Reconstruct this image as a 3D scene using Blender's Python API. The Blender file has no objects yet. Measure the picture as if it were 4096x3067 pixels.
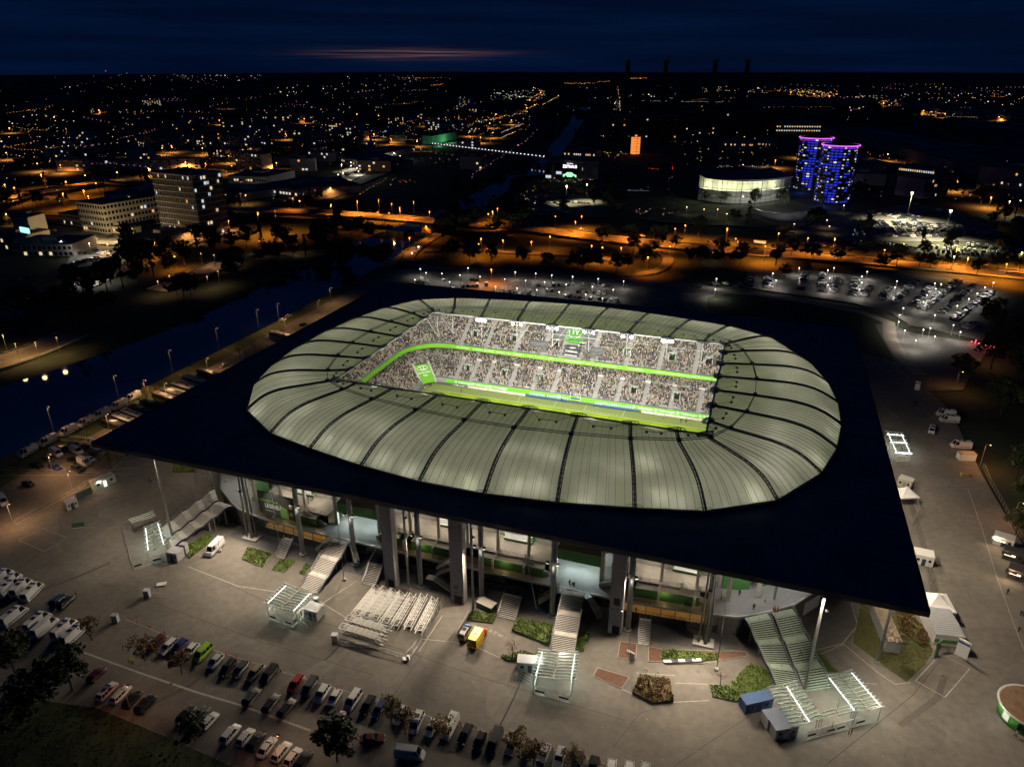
import bpy, bmesh, math, random
import numpy as np
from mathutils import Vector, Matrix
from mathutils.geometry import tessellate_polygon
R = random.Random(7)
C = bpy.context.scene.collection
S = bpy.context.scene
PI = math.pi

# ------------------------------------------------------------------ camera
FPX, CX, CY, HOR = 2890.0, 2048.0, 1533.5, 276.0          # photograph is 4096 x 3067
PITCH = math.atan((CY - HOR) / FPX)
TH = math.radians(-19.105)
CAM = Vector((60.07, -202.405, 116.3))
EX = (math.cos(TH), math.sin(TH)); EY = (-EX[1], EX[0])
cam_d = bpy.data.cameras.new('camera'); cam = bpy.data.objects.new('camera', cam_d); C.objects.link(cam)
cam_d.sensor_width = 36.0; cam_d.sensor_fit = 'HORIZONTAL'; cam_d.lens = 36.0 * FPX / 4096.0
cam_d.clip_start = 1.0; cam_d.clip_end = 60000.0
cam.location = CAM; cam.rotation_euler = (PI / 2 - PITCH, 0.0, -TH)
S.camera = cam

# ------------------------------------------------------------------ world: dusk sky
W = bpy.data.worlds.new('World'); S.world = W; W.use_nodes = True
nt = W.node_tree; nt.nodes.clear()
def wn(t, **k):
    n = nt.nodes.new(t)
    for a, b in k.items(): setattr(n, a, b)
    return n
out = wn('ShaderNodeOutputWorld'); bg = wn('ShaderNodeBackground')
sky = wn('ShaderNodeTexSky', sky_type='NISHITA', sun_disc=False, sun_elevation=math.radians(-4.0), sun_rotation=math.radians(-8.0),
         altitude=100.0, air_density=1.0, dust_density=0.6, ozone_density=3.0)
tc = wn('ShaderNodeTexCoord'); sep = wn('ShaderNodeSeparateXYZ')
nt.links.new(tc.outputs['Generated'], sep.inputs[0])
tint = wn('ShaderNodeMix', data_type='RGBA', blend_type='MULTIPLY'); tint.inputs['Factor'].default_value = 1.0
tint.inputs[7].default_value = (0.03, 0.10, 0.22, 1.0)
nt.links.new(sky.outputs[0], tint.inputs[6])
# bands of thin cloud: noise stretched along the horizon
mp = wn('ShaderNodeMapping'); mp.inputs['Scale'].default_value = (1.3, 1.3, 26.0)
nz = wn('ShaderNodeTexNoise'); nz.inputs['Scale'].default_value = 2.2; nz.inputs['Detail'].default_value = 5.0; nz.inputs['Roughness'].default_value = 0.55
nt.links.new(tc.outputs['Generated'], mp.inputs[0]); nt.links.new(mp.outputs[0], nz.inputs['Vector'])
cr = wn('ShaderNodeMapRange'); cr.inputs[1].default_value = 0.38; cr.inputs[2].default_value = 0.68; cr.inputs[3].default_value = 0.72; cr.inputs[4].default_value = 1.3
nt.links.new(nz.outputs[0], cr.inputs[0])
cl = wn('ShaderNodeMix', data_type='RGBA', blend_type='MULTIPLY'); cl.inputs['Factor'].default_value = 1.0
base = wn('ShaderNodeMix', data_type='RGBA', blend_type='ADD'); base.inputs['Factor'].default_value = 1.0
base.inputs[7].default_value = (0.004, 0.046, 0.225, 1.0)      # blue-hour glow of the high sky
nt.links.new(tint.outputs[2], base.inputs[6]); nt.links.new(base.outputs[2], cl.inputs[6]); nt.links.new(cr.outputs[0], cl.inputs[7])
# the last lit streak of cloud low over the horizon, where the sun went down
def vmath(op, a, b=None):
    n = wn('ShaderNodeMath', operation=op)
    for i, v in enumerate((a, b)):
        if v is None: continue
        if isinstance(v, (int, float)): n.inputs[i].default_value = v
        else: nt.links.new(v, n.inputs[i])
    return n.outputs[0]
az = vmath('ARCTAN2', sep.outputs[0], sep.outputs[1])
el = vmath('ARCSINE', sep.outputs[2])
def bump1(x, c, w):
    d = vmath('DIVIDE', vmath('SUBTRACT', x, c), w)
    return vmath('EXPONENT', vmath('MULTIPLY', vmath('MULTIPLY', d, d), -1.0))
mp2 = wn('ShaderNodeMapping'); mp2.inputs['Scale'].default_value = (4.0, 4.0, 210.0)
nz2 = wn('ShaderNodeTexNoise'); nz2.inputs['Scale'].default_value = 2.0; nz2.inputs['Detail'].default_value = 6.0
nt.links.new(tc.outputs['Generated'], mp2.inputs[0]); nt.links.new(mp2.outputs[0], nz2.inputs['Vector'])
r2 = wn('ShaderNodeMapRange'); r2.inputs[1].default_value = 0.38; r2.inputs[2].default_value = 0.64
nt.links.new(nz2.outputs[0], r2.inputs[0])
AZ0 = TH - math.radians(7.3)
streak = vmath('MULTIPLY', vmath('MULTIPLY', bump1(az, AZ0, 0.085), bump1(el, 0.0172, 0.0050)), r2.outputs[0])
add = wn('ShaderNodeMix', data_type='RGBA', blend_type='ADD')
add.inputs[7].default_value = (1.5, 0.72, 0.50, 1.0)
nt.links.new(cl.outputs[2], add.inputs[6]); nt.links.new(streak, add.inputs['Factor'])
nt.links.new(add.outputs[2], bg.inputs[0]); bg.inputs[1].default_value = 0.10
nt.links.new(bg.outputs[0], out.inputs[0])

# ------------------------------------------------------------------ render settings
S.view_settings.view_transform = 'Standard'; S.view_settings.look = 'None'
S.view_settings.exposure = 0.0; S.view_settings.gamma = 1.0; S.view_settings.use_curve_mapping = False
S.render.engine = 'CYCLES'
cy = S.cycles
cy.use_denoising = True; cy.denoiser = 'OPENIMAGEDENOISE'; cy.use_adaptive_sampling = True; cy.adaptive_threshold = 0.02
cy.max_bounces = 5; cy.diffuse_bounces = 2; cy.glossy_bounces = 2; cy.transmission_bounces = 4; cy.transparent_max_bounces = 6
cy.sample_clamp_indirect = 3.0; cy.caustics_reflective = False; cy.caustics_refractive = False
cy.use_light_tree = True

# ------------------------------------------------------------------ helpers
def P(px, py, z=0.0):
    """the point at height z that the photograph's pixel (px, py) looks at"""
    x = (px - CX) / FPX; y = -(py - CY) / FPX
    a, b, c = x, math.cos(PITCH) + y * math.sin(PITCH), -math.sin(PITCH) + y * math.cos(PITCH)
    d = Vector((a * EX[0] + b * EX[1], a * EY[0] + b * EY[1], c))
    return CAM + d * ((z - CAM.z) / d.z)
def rotz(v, a):
    c, s = math.cos(a), math.sin(a); return Vector((v[0] * c - v[1] * s, v[0] * s + v[1] * c, v[2] if len(v) > 2 else 0.0))
def tag(o, label=None, cat=None, group=None, kind=None):
    if label: o['label'] = label
    if cat: o['category'] = cat
    if group: o['group'] = group
    if kind: o['kind'] = kind
    return o
def empty(name, loc, label=None, cat=None, group=None, rz=0.0):
    o = bpy.data.objects.new(name, None); C.objects.link(o); o.location = loc; o.rotation_euler.z = rz; o.empty_display_size = 0.3
    return tag(o, label, cat, group)
def link(name, me, parent=None, loc=None, rz=0.0):
    o = bpy.data.objects.new(name, me); C.objects.link(o)
    if parent is not None: o.parent = parent
    if loc is not None: o.location = loc
    if rz: o.rotation_euler.z = rz
    return o
class MB:
    def __init__(s): s.v = []; s.f = []; s.m = []; s.cur = 0
    def add(s, vs, fs, m=None):
        n = len(s.v); s.v += [tuple(v) for v in vs]; s.f += [tuple(i + n for i in f) for f in fs]; s.m += [s.cur if m is None else m] * len(fs); return s
    def quad(s, a, b, c, d, m=None): return s.add([a, b, c, d], [(0, 1, 2, 3)], m)
    def hexa(s, p, m=None):   # p: 4 bottom ccw, 4 top ccw
        return s.add(p, [(3, 2, 1, 0), (4, 5, 6, 7), (0, 1, 5, 4), (1, 2, 6, 5), (2, 3, 7, 6), (3, 0, 4, 7)], m)
    def box(s, c, d, rz=0.0, m=None, taper=1.0):
        x, y, z = d[0] / 2, d[1] / 2, d[2] / 2; c = Vector(c); P8 = []
        for k, t in ((-1, 1.0), (1, taper)):
            for a, b in ((-1, -1), (1, -1), (1, 1), (-1, 1)): P8.append(c + rotz((a * x * t, b * y * t, k * z), rz))
        return s.hexa(P8, m)
    def b2(s, a, b, m=None):  # axis box from corner a to corner b
        return s.box([(i + j) / 2 for i, j in zip(a, b)], [abs(j - i) for i, j in zip(a, b)], 0, m)
    def prism(s, poly, z0, z1, m=None, side=None):
        n = len(poly); ar = sum(poly[i][0] * poly[(i + 1) % n][1] - poly[(i + 1) % n][0] * poly[i][1] for i in range(n))
        if ar < 0: poly = poly[::-1]
        zz = z0 if callable(z0) else (lambda p: z0); z2 = z1 if callable(z1) else (lambda p: z1)
        vs = [(p[0], p[1], zz(p)) for p in poly] + [(p[0], p[1], z2(p)) for p in poly]
        tr = tessellate_polygon([[Vector((p[0], p[1], 0)) for p in poly]])
        fs = []
        for t in tr:
            a, b, c = [poly[i] for i in t]
            if (b[0] - a[0]) * (c[1] - a[1]) - (c[0] - a[0]) * (b[1] - a[1]) < 0: t = t[::-1]
            fs.append(tuple(i + n for i in t)); 
        s.add(vs, fs, m)
        s.add(vs, [tuple(i for i in f[::-1]) for f in [tuple(j - n for j in f) for f in fs]], m)
        s.add(vs, [(i, (i + 1) % n, (i + 1) % n + n, i + n) for i in range(n)], side if side is not None else m); return s
    def sheet(s, poly, z, m=None):
        tr = tessellate_polygon([[Vector((p[0], p[1], 0)) for p in poly]]); fs = []
        for t in tr:
            a, b, c = [poly[i] for i in t]
            fs.append(t if (b[0] - a[0]) * (c[1] - a[1]) - (c[0] - a[0]) * (b[1] - a[1]) > 0 else t[::-1])
        return s.add([(p[0], p[1], z(p) if callable(z) else z) for p in poly], fs, m)
    def tube(s, a, b, r, n=6, r2=None, m=None, caps=True):
        a, b = Vector(a), Vector(b); d = b - a
        if d.length < 1e-6: return s
        d.normalize(); u = d.cross(Vector((0, 0, 1)) if abs(d.z) < 0.95 else Vector((1, 0, 0))).normalized(); w = d.cross(u); r2 = r if r2 is None else r2
        vs = []
        for p, q in ((a, r), (b, r2)):
            for i in range(n):
                t = 2 * PI * i / n; vs.append(p + u * (math.cos(t) * q) + w * (math.sin(t) * q))
        fs = [(i, (i + 1) % n, (i + 1) % n + n, i + n) for i in range(n)]
        if caps: fs += [tuple(range(n))[::-1], tuple(range(n, 2 * n))]
        return s.add(vs, [f[::-1] for f in fs], m)
    def bar(s, a, b, w, h=None, m=None):  # rectangular bar, h vertical
        a, b = Vector(a), Vector(b); h = w if h is None else h; d = (b - a)
        if d.length < 1e-6: return s
        d.normalize(); u = d.cross(Vector((0, 0, 1)) if abs(d.z) < 0.98 else Vector((0, 1, 0))).normalized() * (w / 2); k = u.cross(d).normalized() * (h / 2)
        return s.hexa([a - u - k, a + u - k, b + u - k, b - u - k, a - u + k, a + u + k, b + u + k, b - u + k], m)
    def path(s, pts, r, n=5, m=None):
        for a, b in zip(pts, pts[1:]): s.tube(a, b, r, n, m=m)
        return s
    def lathe(s, prof, n=16, c=(0, 0, 0), m=None, close=True):
        vs = []; c = Vector(c)
        for r, z in prof:
            for i in range(n): t = 2 * PI * i / n; vs.append(c + Vector((r * math.cos(t), r * math.sin(t), z)))
        fs = []
        for k in range(len(prof) - 1):
            for i in range(n): fs.append((k * n + i, k * n + (i + 1) % n, (k + 1) * n + (i + 1) % n, (k + 1) * n + i))
        if close: fs += [tuple(range(n))[::-1], tuple(range((len(prof) - 1) * n, len(prof) * n))]
        return s.add(vs, fs, m)
    def ball(s, c, r, m=None, k=1):
        n = 6 * k; prof = [(r * math.sin(t), -r * math.cos(t)) for t in [PI * i / (3 * k) for i in range(1, 3 * k)]]
        return s.lathe(prof, n, c, m)
    def mesh(s, name, mats, org=(0, 0, 0), smooth=False):
        me = bpy.data.meshes.new(name); o = Vector(org)
        me.from_pydata([tuple(Vector(v) - o) for v in s.v], [], s.f)
        for mm in (mats if isinstance(mats, (list, tuple)) else [mats]): me.materials.append(mm)
        if any(s.m): me.polygons.foreach_set('material_index', s.m)
        if smooth: me.polygons.foreach_set('use_smooth', [True] * len(s.f))
        me.update(); return me
    def build(s, name, mats, parent=None, org=None, smooth=False):
        """verts are in world space; a child's are made relative to its parents"""
        if parent is not None:
            o = Vector((0, 0, 0)); q = parent
            while q is not None: o += q.location; q = q.parent
            return link(name, s.mesh(name, mats, o, smooth), parent)
        if org is None:
            a = np.array(s.v); lo, hi = a.min(0), a.max(0); org = ((lo[0] + hi[0]) / 2, (lo[1] + hi[1]) / 2, lo[2])
        return link(name, s.mesh(name, mats, org, smooth), None, org)
def dup(o, parent=None):
    c = o.copy(); C.objects.link(c); c.parent = parent
    for ch in list(o.children): dup(ch, c)
    return c
def strip(pts, w):
    """left and right borders of a ribbon of width w along pts"""
    L, Rr = [], []
    for i, p in enumerate(pts):
        a = Vector(pts[max(i - 1, 0)][:2]); b = Vector(pts[min(i + 1, len(pts) - 1)][:2]); d = (b - a).normalized(); n = Vector((-d.y, d.x)) * (w / 2)
        L.append((p[0] + n.x, p[1] + n.y)); Rr.append((p[0] - n.x, p[1] - n.y))
    return L, Rr
def smooth_path(pts, k=6):
    pts = [Vector(p) for p in pts]; o = []
    for i in range(len(pts) - 1):
        p0 = pts[max(i - 1, 0)]; p1 = pts[i]; p2 = pts[i + 1]; p3 = pts[min(i + 2, len(pts) - 1)]
        for j in range(k):
            t = j / k; o.append(0.5 * ((2 * p1) + (p2 - p0) * t + (2 * p0 - 5 * p1 + 4 * p2 - p3) * t * t + (3 * p1 - p0 - 3 * p2 + p3) * t ** 3))
    o.append(pts[-1]); return o
ORD = ['first', 'second', 'third', 'fourth', 'fifth', 'sixth', 'seventh', 'eighth', 'ninth', 'tenth', 'eleventh', 'twelfth', 'thirteenth', 'fourteenth', 'fifteenth', 'sixteenth', 'seventeenth', 'eighteenth', 'nineteenth', 'twentieth']

def nth(k): return ORD[k] if k < 20 else '%d%s' % (k + 1, {1: 'st', 2: 'nd', 3: 'rd'}.get((k + 1) % 10, 'th') if (k + 1) // 10 != 1 else 'th')
# ------------------------------------------------------------------ materials
MATS = {}
def mat(name, col=(0.5, 0.5, 0.5), rough=0.7, metal=0.0, var=0.0, scale=1.0, bump=0.0, emit=None, estr=0.0, obj=False, attr=None, spec=0.5, col2=None, trans=0.0, alpha=1.0, ior=1.45):
    if name in MATS: return MATS[name]
    m = bpy.data.materials.new(name); m.use_nodes = True; t = m.node_tree; b = t.nodes['Principled BSDF']
    b.inputs['Base Color'].default_value = (*col, 1); b.inputs['Roughness'].default_value = rough; b.inputs['Metallic'].default_value = metal
    b.inputs['Specular IOR Level'].default_value = spec; b.inputs['IOR'].default_value = ior
    if trans: b.inputs['Transmission Weight'].default_value = trans
    if alpha < 1: b.inputs['Alpha'].default_value = alpha
    src = None
    if obj: n = t.nodes.new('ShaderNodeObjectInfo'); src = n.outputs['Color']
    if attr: n = t.nodes.new('ShaderNodeAttribute'); n.attribute_name = attr; src = n.outputs['Color']
    if var or bump or col2:
        g = t.nodes.new('ShaderNodeNewGeometry'); ns = t.nodes.new('ShaderNodeTexNoise'); ns.inputs['Scale'].default_value = scale; ns.inputs['Detail'].default_value = 6.0; ns.inputs['Roughness'].default_value = 0.6
        t.links.new(g.outputs['Position'], ns.inputs['Vector'])
        if var or col2:
            mr = t.nodes.new('ShaderNodeMapRange'); mr.inputs[1].default_value = 0.3; mr.inputs[2].default_value = 0.7
            mr.inputs[3].default_value = 0.0 if col2 else 1 - var; mr.inputs[4].default_value = 1.0 if col2 else 1 + var
            t.links.new(ns.outputs[0], mr.inputs[0])
            mx = t.nodes.new('ShaderNodeMix'); mx.data_type = 'RGBA'
            if col2:
                mx.inputs[7].default_value = (*col2, 1); t.links.new(mr.outputs[0], mx.inputs['Factor'])
            else:
                mx.blend_type = 'MULTIPLY'; mx.inputs['Factor'].default_value = 1.0; t.links.new(mr.outputs[0], mx.inputs[7])
            if src: t.links.new(src, mx.inputs[6])
            else: mx.inputs[6].default_value = (*col, 1)
            src = mx.outputs[2]
        if bump:
            bp = t.nodes.new('ShaderNodeBump'); bp.inputs['Strength'].default_value = bump; bp.inputs['Distance'].default_value = 0.05
            t.links.new(ns.outputs[0], bp.inputs['Height']); t.links.new(bp.outputs[0], b.inputs['Normal'])
    if src: t.links.new(src, b.inputs['Base Color'])
    if emit:
        b.inputs['Emission Color'].default_value = (*emit, 1); b.inputs['Emission Strength'].default_value = estr
    MATS[name] = m; return m
def lamp_mat(name, col=None, s=1):
    """glowing lamp glass; far lamps are seen, the light they shed comes from their lamp objects"""
    if name in MATS: return MATS[name]
    m = bpy.data.materials.new(name); m.use_nodes = True; t = m.node_tree; t.nodes.clear()
    o = t.nodes.new('ShaderNodeOutputMaterial'); e = t.nodes.new('ShaderNodeEmission'); e.inputs[0].default_value = (*col, 1); e.inputs[1].default_value = s
    t.links.new(e.outputs[0], o.inputs[0]); m.cycles.emission_sampling = 'NONE'; MATS[name] = m; return m
def light(name, kind, loc, power, col, parent=None, radius=0.3, target=None, angle=60, blend=0.5, size=None):
    d = bpy.data.lights.new(name, kind); d.energy = power; d.color = col
    if kind in ('POINT', 'SPOT'): d.shadow_soft_size = radius
    if kind == 'SPOT': d.spot_size = math.radians(angle); d.spot_blend = blend
    if kind == 'AREA' and size: d.shape = 'RECTANGLE'; d.size, d.size_y = size
    o = bpy.data.objects.new(name, d); C.objects.link(o); loc = Vector(loc)
    if target is not None: o.rotation_euler = (Vector(target) - loc).to_track_quat('-Z', 'Y').to_euler()
    if parent is not None:
        q = parent; off = Vector((0, 0, 0))
        while q is not None: off += q.location; q = q.parent
        o.parent = parent; loc = loc - off
    o.location = loc; return o
def text(s, name, size, mt, parent, loc, rx=PI / 2, rz=0.0, bold=0.0, ry=0.0, ext=0.01, align='CENTER', sx=1.0, matrix=None):
    cu = bpy.data.curves.new(name, 'FONT'); cu.body = s; cu.size = size; cu.extrude = ext; cu.offset = bold; cu.align_x = align; cu.align_y = 'CENTER'; cu.resolution_u = 2
    cu.materials.append(mt); o = bpy.data.objects.new(name, cu); C.objects.link(o)
    off = Vector((0, 0, 0)); q = parent
    while q is not None: off += q.location; q = q.parent
    o.parent = parent
    if matrix is not None:
        mm = matrix.copy(); mm.translation = mm.translation - off; o.matrix_local = mm @ Matrix.Diagonal((sx, 1, 1, 1))
    else:
        o.location = Vector(loc) - off; o.rotation_euler = (rx, ry, rz); o.scale.x = sx
    return o
WARM, WHITE, COOL, SODIUM, GREENW = (1.0, 0.83, 0.62), (1.0, 0.95, 0.86), (0.86, 0.93, 1.0), (1.0, 0.36, 0.06), (0.85, 1.0, 0.8)
concrete = mat('concrete', (0.40, 0.39, 0.37), 0.85, var=0.12, scale=0.8, bump=0.1)
concrete_l = mat('light_concrete', (0.58, 0.56, 0.51), 0.85, var=0.10, scale=1.5)
steel = mat('galvanised_steel', (0.45, 0.46, 0.47), 0.45, 0.7)
steel_w = mat('white_steel', (0.62, 0.62, 0.60), 0.5)
dark_steel = mat('dark_steel', (0.035, 0.045, 0.085), 0.6, 0.0)
black = mat('black', (0.012, 0.012, 0.014), 0.6)
white = mat('white_paint', (0.75, 0.75, 0.73), 0.6)
green = mat('green_paint', (0.075, 0.225, 0.065), 0.55, var=0.10, scale=0.6)
lime = mat('lime_print', (0.17, 0.47, 0.03), 0.5)
glass_d = mat('dark_glass', (0.012, 0.014, 0.016), 0.08, spec=0.8)
rubber = mat('tyre_rubber', (0.015, 0.015, 0.015), 0.8)
# ------------------------------------------------------------------ stadium roof
ZR = 27.45
def sym(q):   # quarter nodes (x>0, y<0 from the near middle round to the right middle) -> full ring, ccw
    r = list(q) + [(x, -y) for x, y in q[::-1]]
    return r + [(-x, -y) for x, y in r]
OUT = sym([(8.2, -72.0), (24.8, -70.0), (41.5, -66.6), (56.3, -62.8), (71.3, -53.0), (81.2, -37.0), (85.5, -22.3), (87.5, -7.5)])
INN = sym([(6.7, -34.3), (20.3, -34.3), (34.2, -34.3), (46.0, -34.3), (53.3, -34.3), (53.3, -26.3), (53.3, -16.2), (53.3, -5.4)])
MID = sym([(6.8, -47.5), (21.5, -46.0), (36.0, -43.7), (47.4, -40.4), (54.7, -36.4), (59.0, -29.3), (62.4, -18.0), (64.1, -6.0)])
NT = len(OUT)
roof = empty('stadium_roof', (0, 0, ZR), 'flat dark square roof with glowing fabric oval over the football stadium', 'roof')
deck_m = mat('roof_deck', (0.11, 0.11, 0.12), 0.55, var=0.3, scale=0.12)
memb = bpy.data.materials.new('roof_fabric'); memb.use_nodes = True
t = memb.node_tree; t.nodes.clear(); o_ = t.nodes.new('ShaderNodeOutputMaterial'); mx = t.nodes.new('ShaderNodeMixShader'); d1 = t.nodes.new('ShaderNodeBsdfDiffuse'); d2 = t.nodes.new('ShaderNodeBsdfTranslucent')
g_ = t.nodes.new('ShaderNodeNewGeometry'); n_ = t.nodes.new('ShaderNodeTexNoise'); n_.inputs['Scale'].default_value = 0.16; n_.inputs['Detail'].default_value = 7
r_ = t.nodes.new('ShaderNodeMapRange'); r_.inputs[1].default_value = 0.3; r_.inputs[2].default_value = 0.7; r_.inputs[3].default_value = 0.74; r_.inputs[4].default_value = 1.12
cm = t.nodes.new('ShaderNodeMix'); cm.data_type = 'RGBA'; cm.blend_type = 'MULTIPLY'; cm.inputs['Factor'].default_value = 1; cm.inputs[6].default_value = (0.62, 0.63, 0.50, 1)
t.links.new(g_.outputs['Position'], n_.inputs['Vector']); t.links.new(n_.outputs[0], r_.inputs[0]); t.links.new(r_.outputs[0], cm.inputs[7]); t.links.new(cm.outputs[2], d2.inputs[0])
d1.inputs[0].default_value = (0.55, 0.55, 0.50, 1); mx.inputs[0].default_value = 0.45
t.links.new(d1.outputs[0], mx.inputs[1]); t.links.new(d2.outputs[0], mx.inputs[2]); t.links.new(mx.outputs[0], o_.inputs[0])

def arch(tt):     # height of the arched girders from the outer (0) to the inner (1) end
    k = [(0, 27.75), (0.05, 28.7), (0.10, 29.7), (0.16, 30.7), (0.23, 31.5), (0.32, 32.1), (0.43, 32.4), (0.6, 32.4), (0.8, 32.3), (1.0, 32.2)]
    for (a, za), (b, zb) in zip(k, k[1:]):
        if tt <= b: return za + (zb - za) * (tt - a) / (b - a)
    return k[-1][1]
def tmid(i):
    o, m, n = Vector(OUT[i]), Vector(MID[i]), Vector(INN[i]); return (m - o).length / ((m - o).length + (n - m).length)
TM = [tmid(i) for i in range(NT)]
def rp(i, tt, dz=0.0):   # point on girder i
    o, m, n = Vector(OUT[i % NT]), Vector(MID[i % NT]), Vector(INN[i % NT]); tm = TM[i % NT]
    p = o.lerp(m, tt / tm) if tt < tm else m.lerp(n, (tt - tm) / (1 - tm))
    return Vector((p.x, p.y, arch(tt) + dz))
# deck: square slab with the polygonal hole
HX, HY = 97.3, 81.7
b = MB(); rect = [(-HX, -HY), (HX, -HY), (HX, HY), (-HX, HY)]
allp = rect + OUT
tri = tessellate_polygon([[Vector((*p, 0)) for p in rect], [Vector((*p, 0)) for p in OUT[::-1]]])
idx = list(range(4)) + [4 + i for i in range(NT)][::-1]
top = []
for tq in tri:
    q = [idx[k] for k in tq]; a, c, d = [allp[k] for k in q]
    if (c[0] - a[0]) * (d[1] - a[1]) - (d[0] - a[0]) * (c[1] - a[1]) < 0: q = q[::-1]
    top.append(tuple(q))
n = len(allp)
b.add([(x, y, ZR) for x, y in allp] + [(x, y, ZR - 1.15) for x, y in allp], top + [tuple(k + n for k in q[::-1]) for q in top]
      + [(k, k + n, (k + 1) % 4 + n, (k + 1) % 4)[::-1] for k in range(4)] + [(4 + k, 4 + (k + 1) % NT, 4 + (k + 1) % NT + n, 4 + k + n)[::-1] for k in range(NT)])
b.build('roof_deck', deck_m, roof)
b = MB()
for i in range(NT): b.bar((*OUT[i], ZR + 0.25), (*OUT[(i + 1) % NT], ZR + 0.25), 0.9, 0.55)
b.build('edge_beam', dark_steel, roof)
b = MB()
for k in range(4):
    p, q = Vector(rect[k]) * 0.9985, Vector(rect[(k + 1) % 4]) * 0.9985; b.bar((*p, ZR + 0.10), (*q, ZR + 0.10), 0.25, 0.22)
b.build('rim_flashing', dark_steel, roof)
b = MB()
for k in range(-15, 16): b.b2((k * 6.2 - .06, -HY + .4, ZR), (k * 6.2 + .06, -72.5, ZR + .05)); b.b2((k * 6.2 - .06, 72.5, ZR), (k * 6.2 + .06, HY - .4, ZR + .05))
for k in range(-11, 12): b.b2((-HX + .4, k * 6.2 - .06, ZR), (-88, k * 6.2 + .06, ZR + .05)); b.b2((88, k * 6.2 - .06, ZR), (HX - .4, k * 6.2 + .06, ZR + .05))
b.build('deck_seam', dark_steel, roof)['kind'] = 'stuff'
rnd = random.Random(3)
b = MB()   # small vents and roof fittings on the deck
for x, y in [(-60, -74), (-20, -77.5), (5, -78), (64, -70), (66, -71.5), (90, -30), (92, 10), (-88, -20), (80, 60), (82, 63), (75, 66)]:
    b.box((x, y, ZR + 0.25), (0.9, 0.7, 0.5), rnd.random())
b.build('roof_vent', deck_m, roof)
# fabric bays with their seams
TS = [0.0, 0.05, 0.09, 0.14, 0.2, 0.28, 0.37, 0.47, 0.58, 0.7, 0.85, 1.0]
seam_m = mat('seam_cable', (0.035, 0.04, 0.04), 0.7)
for i in range(NT):
    b = MB(); nu = 8; g = []
    for tt in TS:
        a, c = rp(i, tt), rp(i + 1, tt)
        g.append([a.lerp(c, u / nu) + Vector((0, 0, 0.10 * math.sin(PI * u / nu) * min(1, tt * 5) * min(1, (1.02 - tt) * 5) - 0.12)) for u in range(nu + 1)])
    vs = [p for r in g for p in r]; fs = [(r * (nu + 1) + u, r * (nu + 1) + u + 1, (r + 1) * (nu + 1) + u + 1, (r + 1) * (nu + 1) + u) for r in range(len(TS) - 1) for u in range(nu)]
    b.add(vs, fs); pan = b.build('membrane_panel', memb, roof, smooth=True)
    s = MB()
    for u in range(1, nu):
        for r in range(len(TS) - 1): s.bar(g[r][u] + Vector((0, 0, 0.03)), g[r + 1][u] + Vector((0, 0, 0.03)), 0.065, 0.05)
    if (Vector(OUT[i]) - Vector(OUT[(i + 1) % NT])).length > 15.5:
        for u in (2.5, 5.5):   # doubled seams
            for r in range(len(TS) - 1):
                f = lambda k: g[k][int(u)].lerp(g[k][int(u) + 1], 0.72 if u < 4 else 0.28) + Vector((0, 0, 0.03))
                s.bar(f(r), f(r + 1), 0.05, 0.05)
    s.build('seam', seam_m, pan)
# arched lattice girders lying over the fabric, with hoops at both ends
N_ST = 14
for i in range(NT):
    b = MB(); d = Vector((INN[i][0] - OUT[i][0], INN[i][1] - OUT[i][1], 0)).normalized(); u = Vector((-d.y, d.x, 0)) * 0.36
    pts = [rp(i, k / N_ST) for k in range(N_ST + 1)]
    for k in range(N_ST):
        p, q = pts[k], pts[k + 1]; hi = Vector((0, 0, 0.42)); lo = Vector((0, 0, 0.05))
        b.bar(p + u + lo, q + u + lo, 0.24, 0.22); b.bar(p - u + lo, q - u + lo, 0.24, 0.22); b.bar(p + hi, q + hi, 0.22, 0.2)
        m_ = (p + q) / 2
        for e in (u, -u): b.bar(p + e + lo, m_ + hi, 0.09); b.bar(m_ + hi, q + e + lo, 0.09)
        b.bar(p + u + lo, p - u + lo, 0.1)
    b.build('girder', dark_steel, roof)
    h = MB(); o, e = pts[0], pts[-1]
    ring = [Vector((o.x, o.y, ZR + 0.9)) - d * 0.3 + Vector((-d.y, d.x, 0)) * (1.9 * math.cos(a)) + d * (1.5 * math.sin(a)) for a in [PI * k / 8 for k in range(9)]]
    h.path(ring, 0.06, 4)
    h.build('anchor_hoop', dark_steel, roof)
    h = MB()
    v = Vector((-d.y, d.x, 0))
    ring = [e + d * 0.2 + v * (2.3 * math.cos(a)) + d * (1.25 * math.sin(a)) + Vector((0, 0, 0.15)) for a in [2 * PI * k / 14 for k in range(15)]]
    h.path(ring, 0.13, 5)
    for k in (-1.4, -0.7, 0, 0.7, 1.4): h.bar(e - d * 1.0 + v * k + Vector((0, 0, 0.2)), e + d * 1.4 + v * (k + 0.45) + Vector((0, 0, 0.2)), 0.2)
    h.build('tension_ring_node', steel_w if 17 <= i <= 30 else dark_steel, roof)
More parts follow.
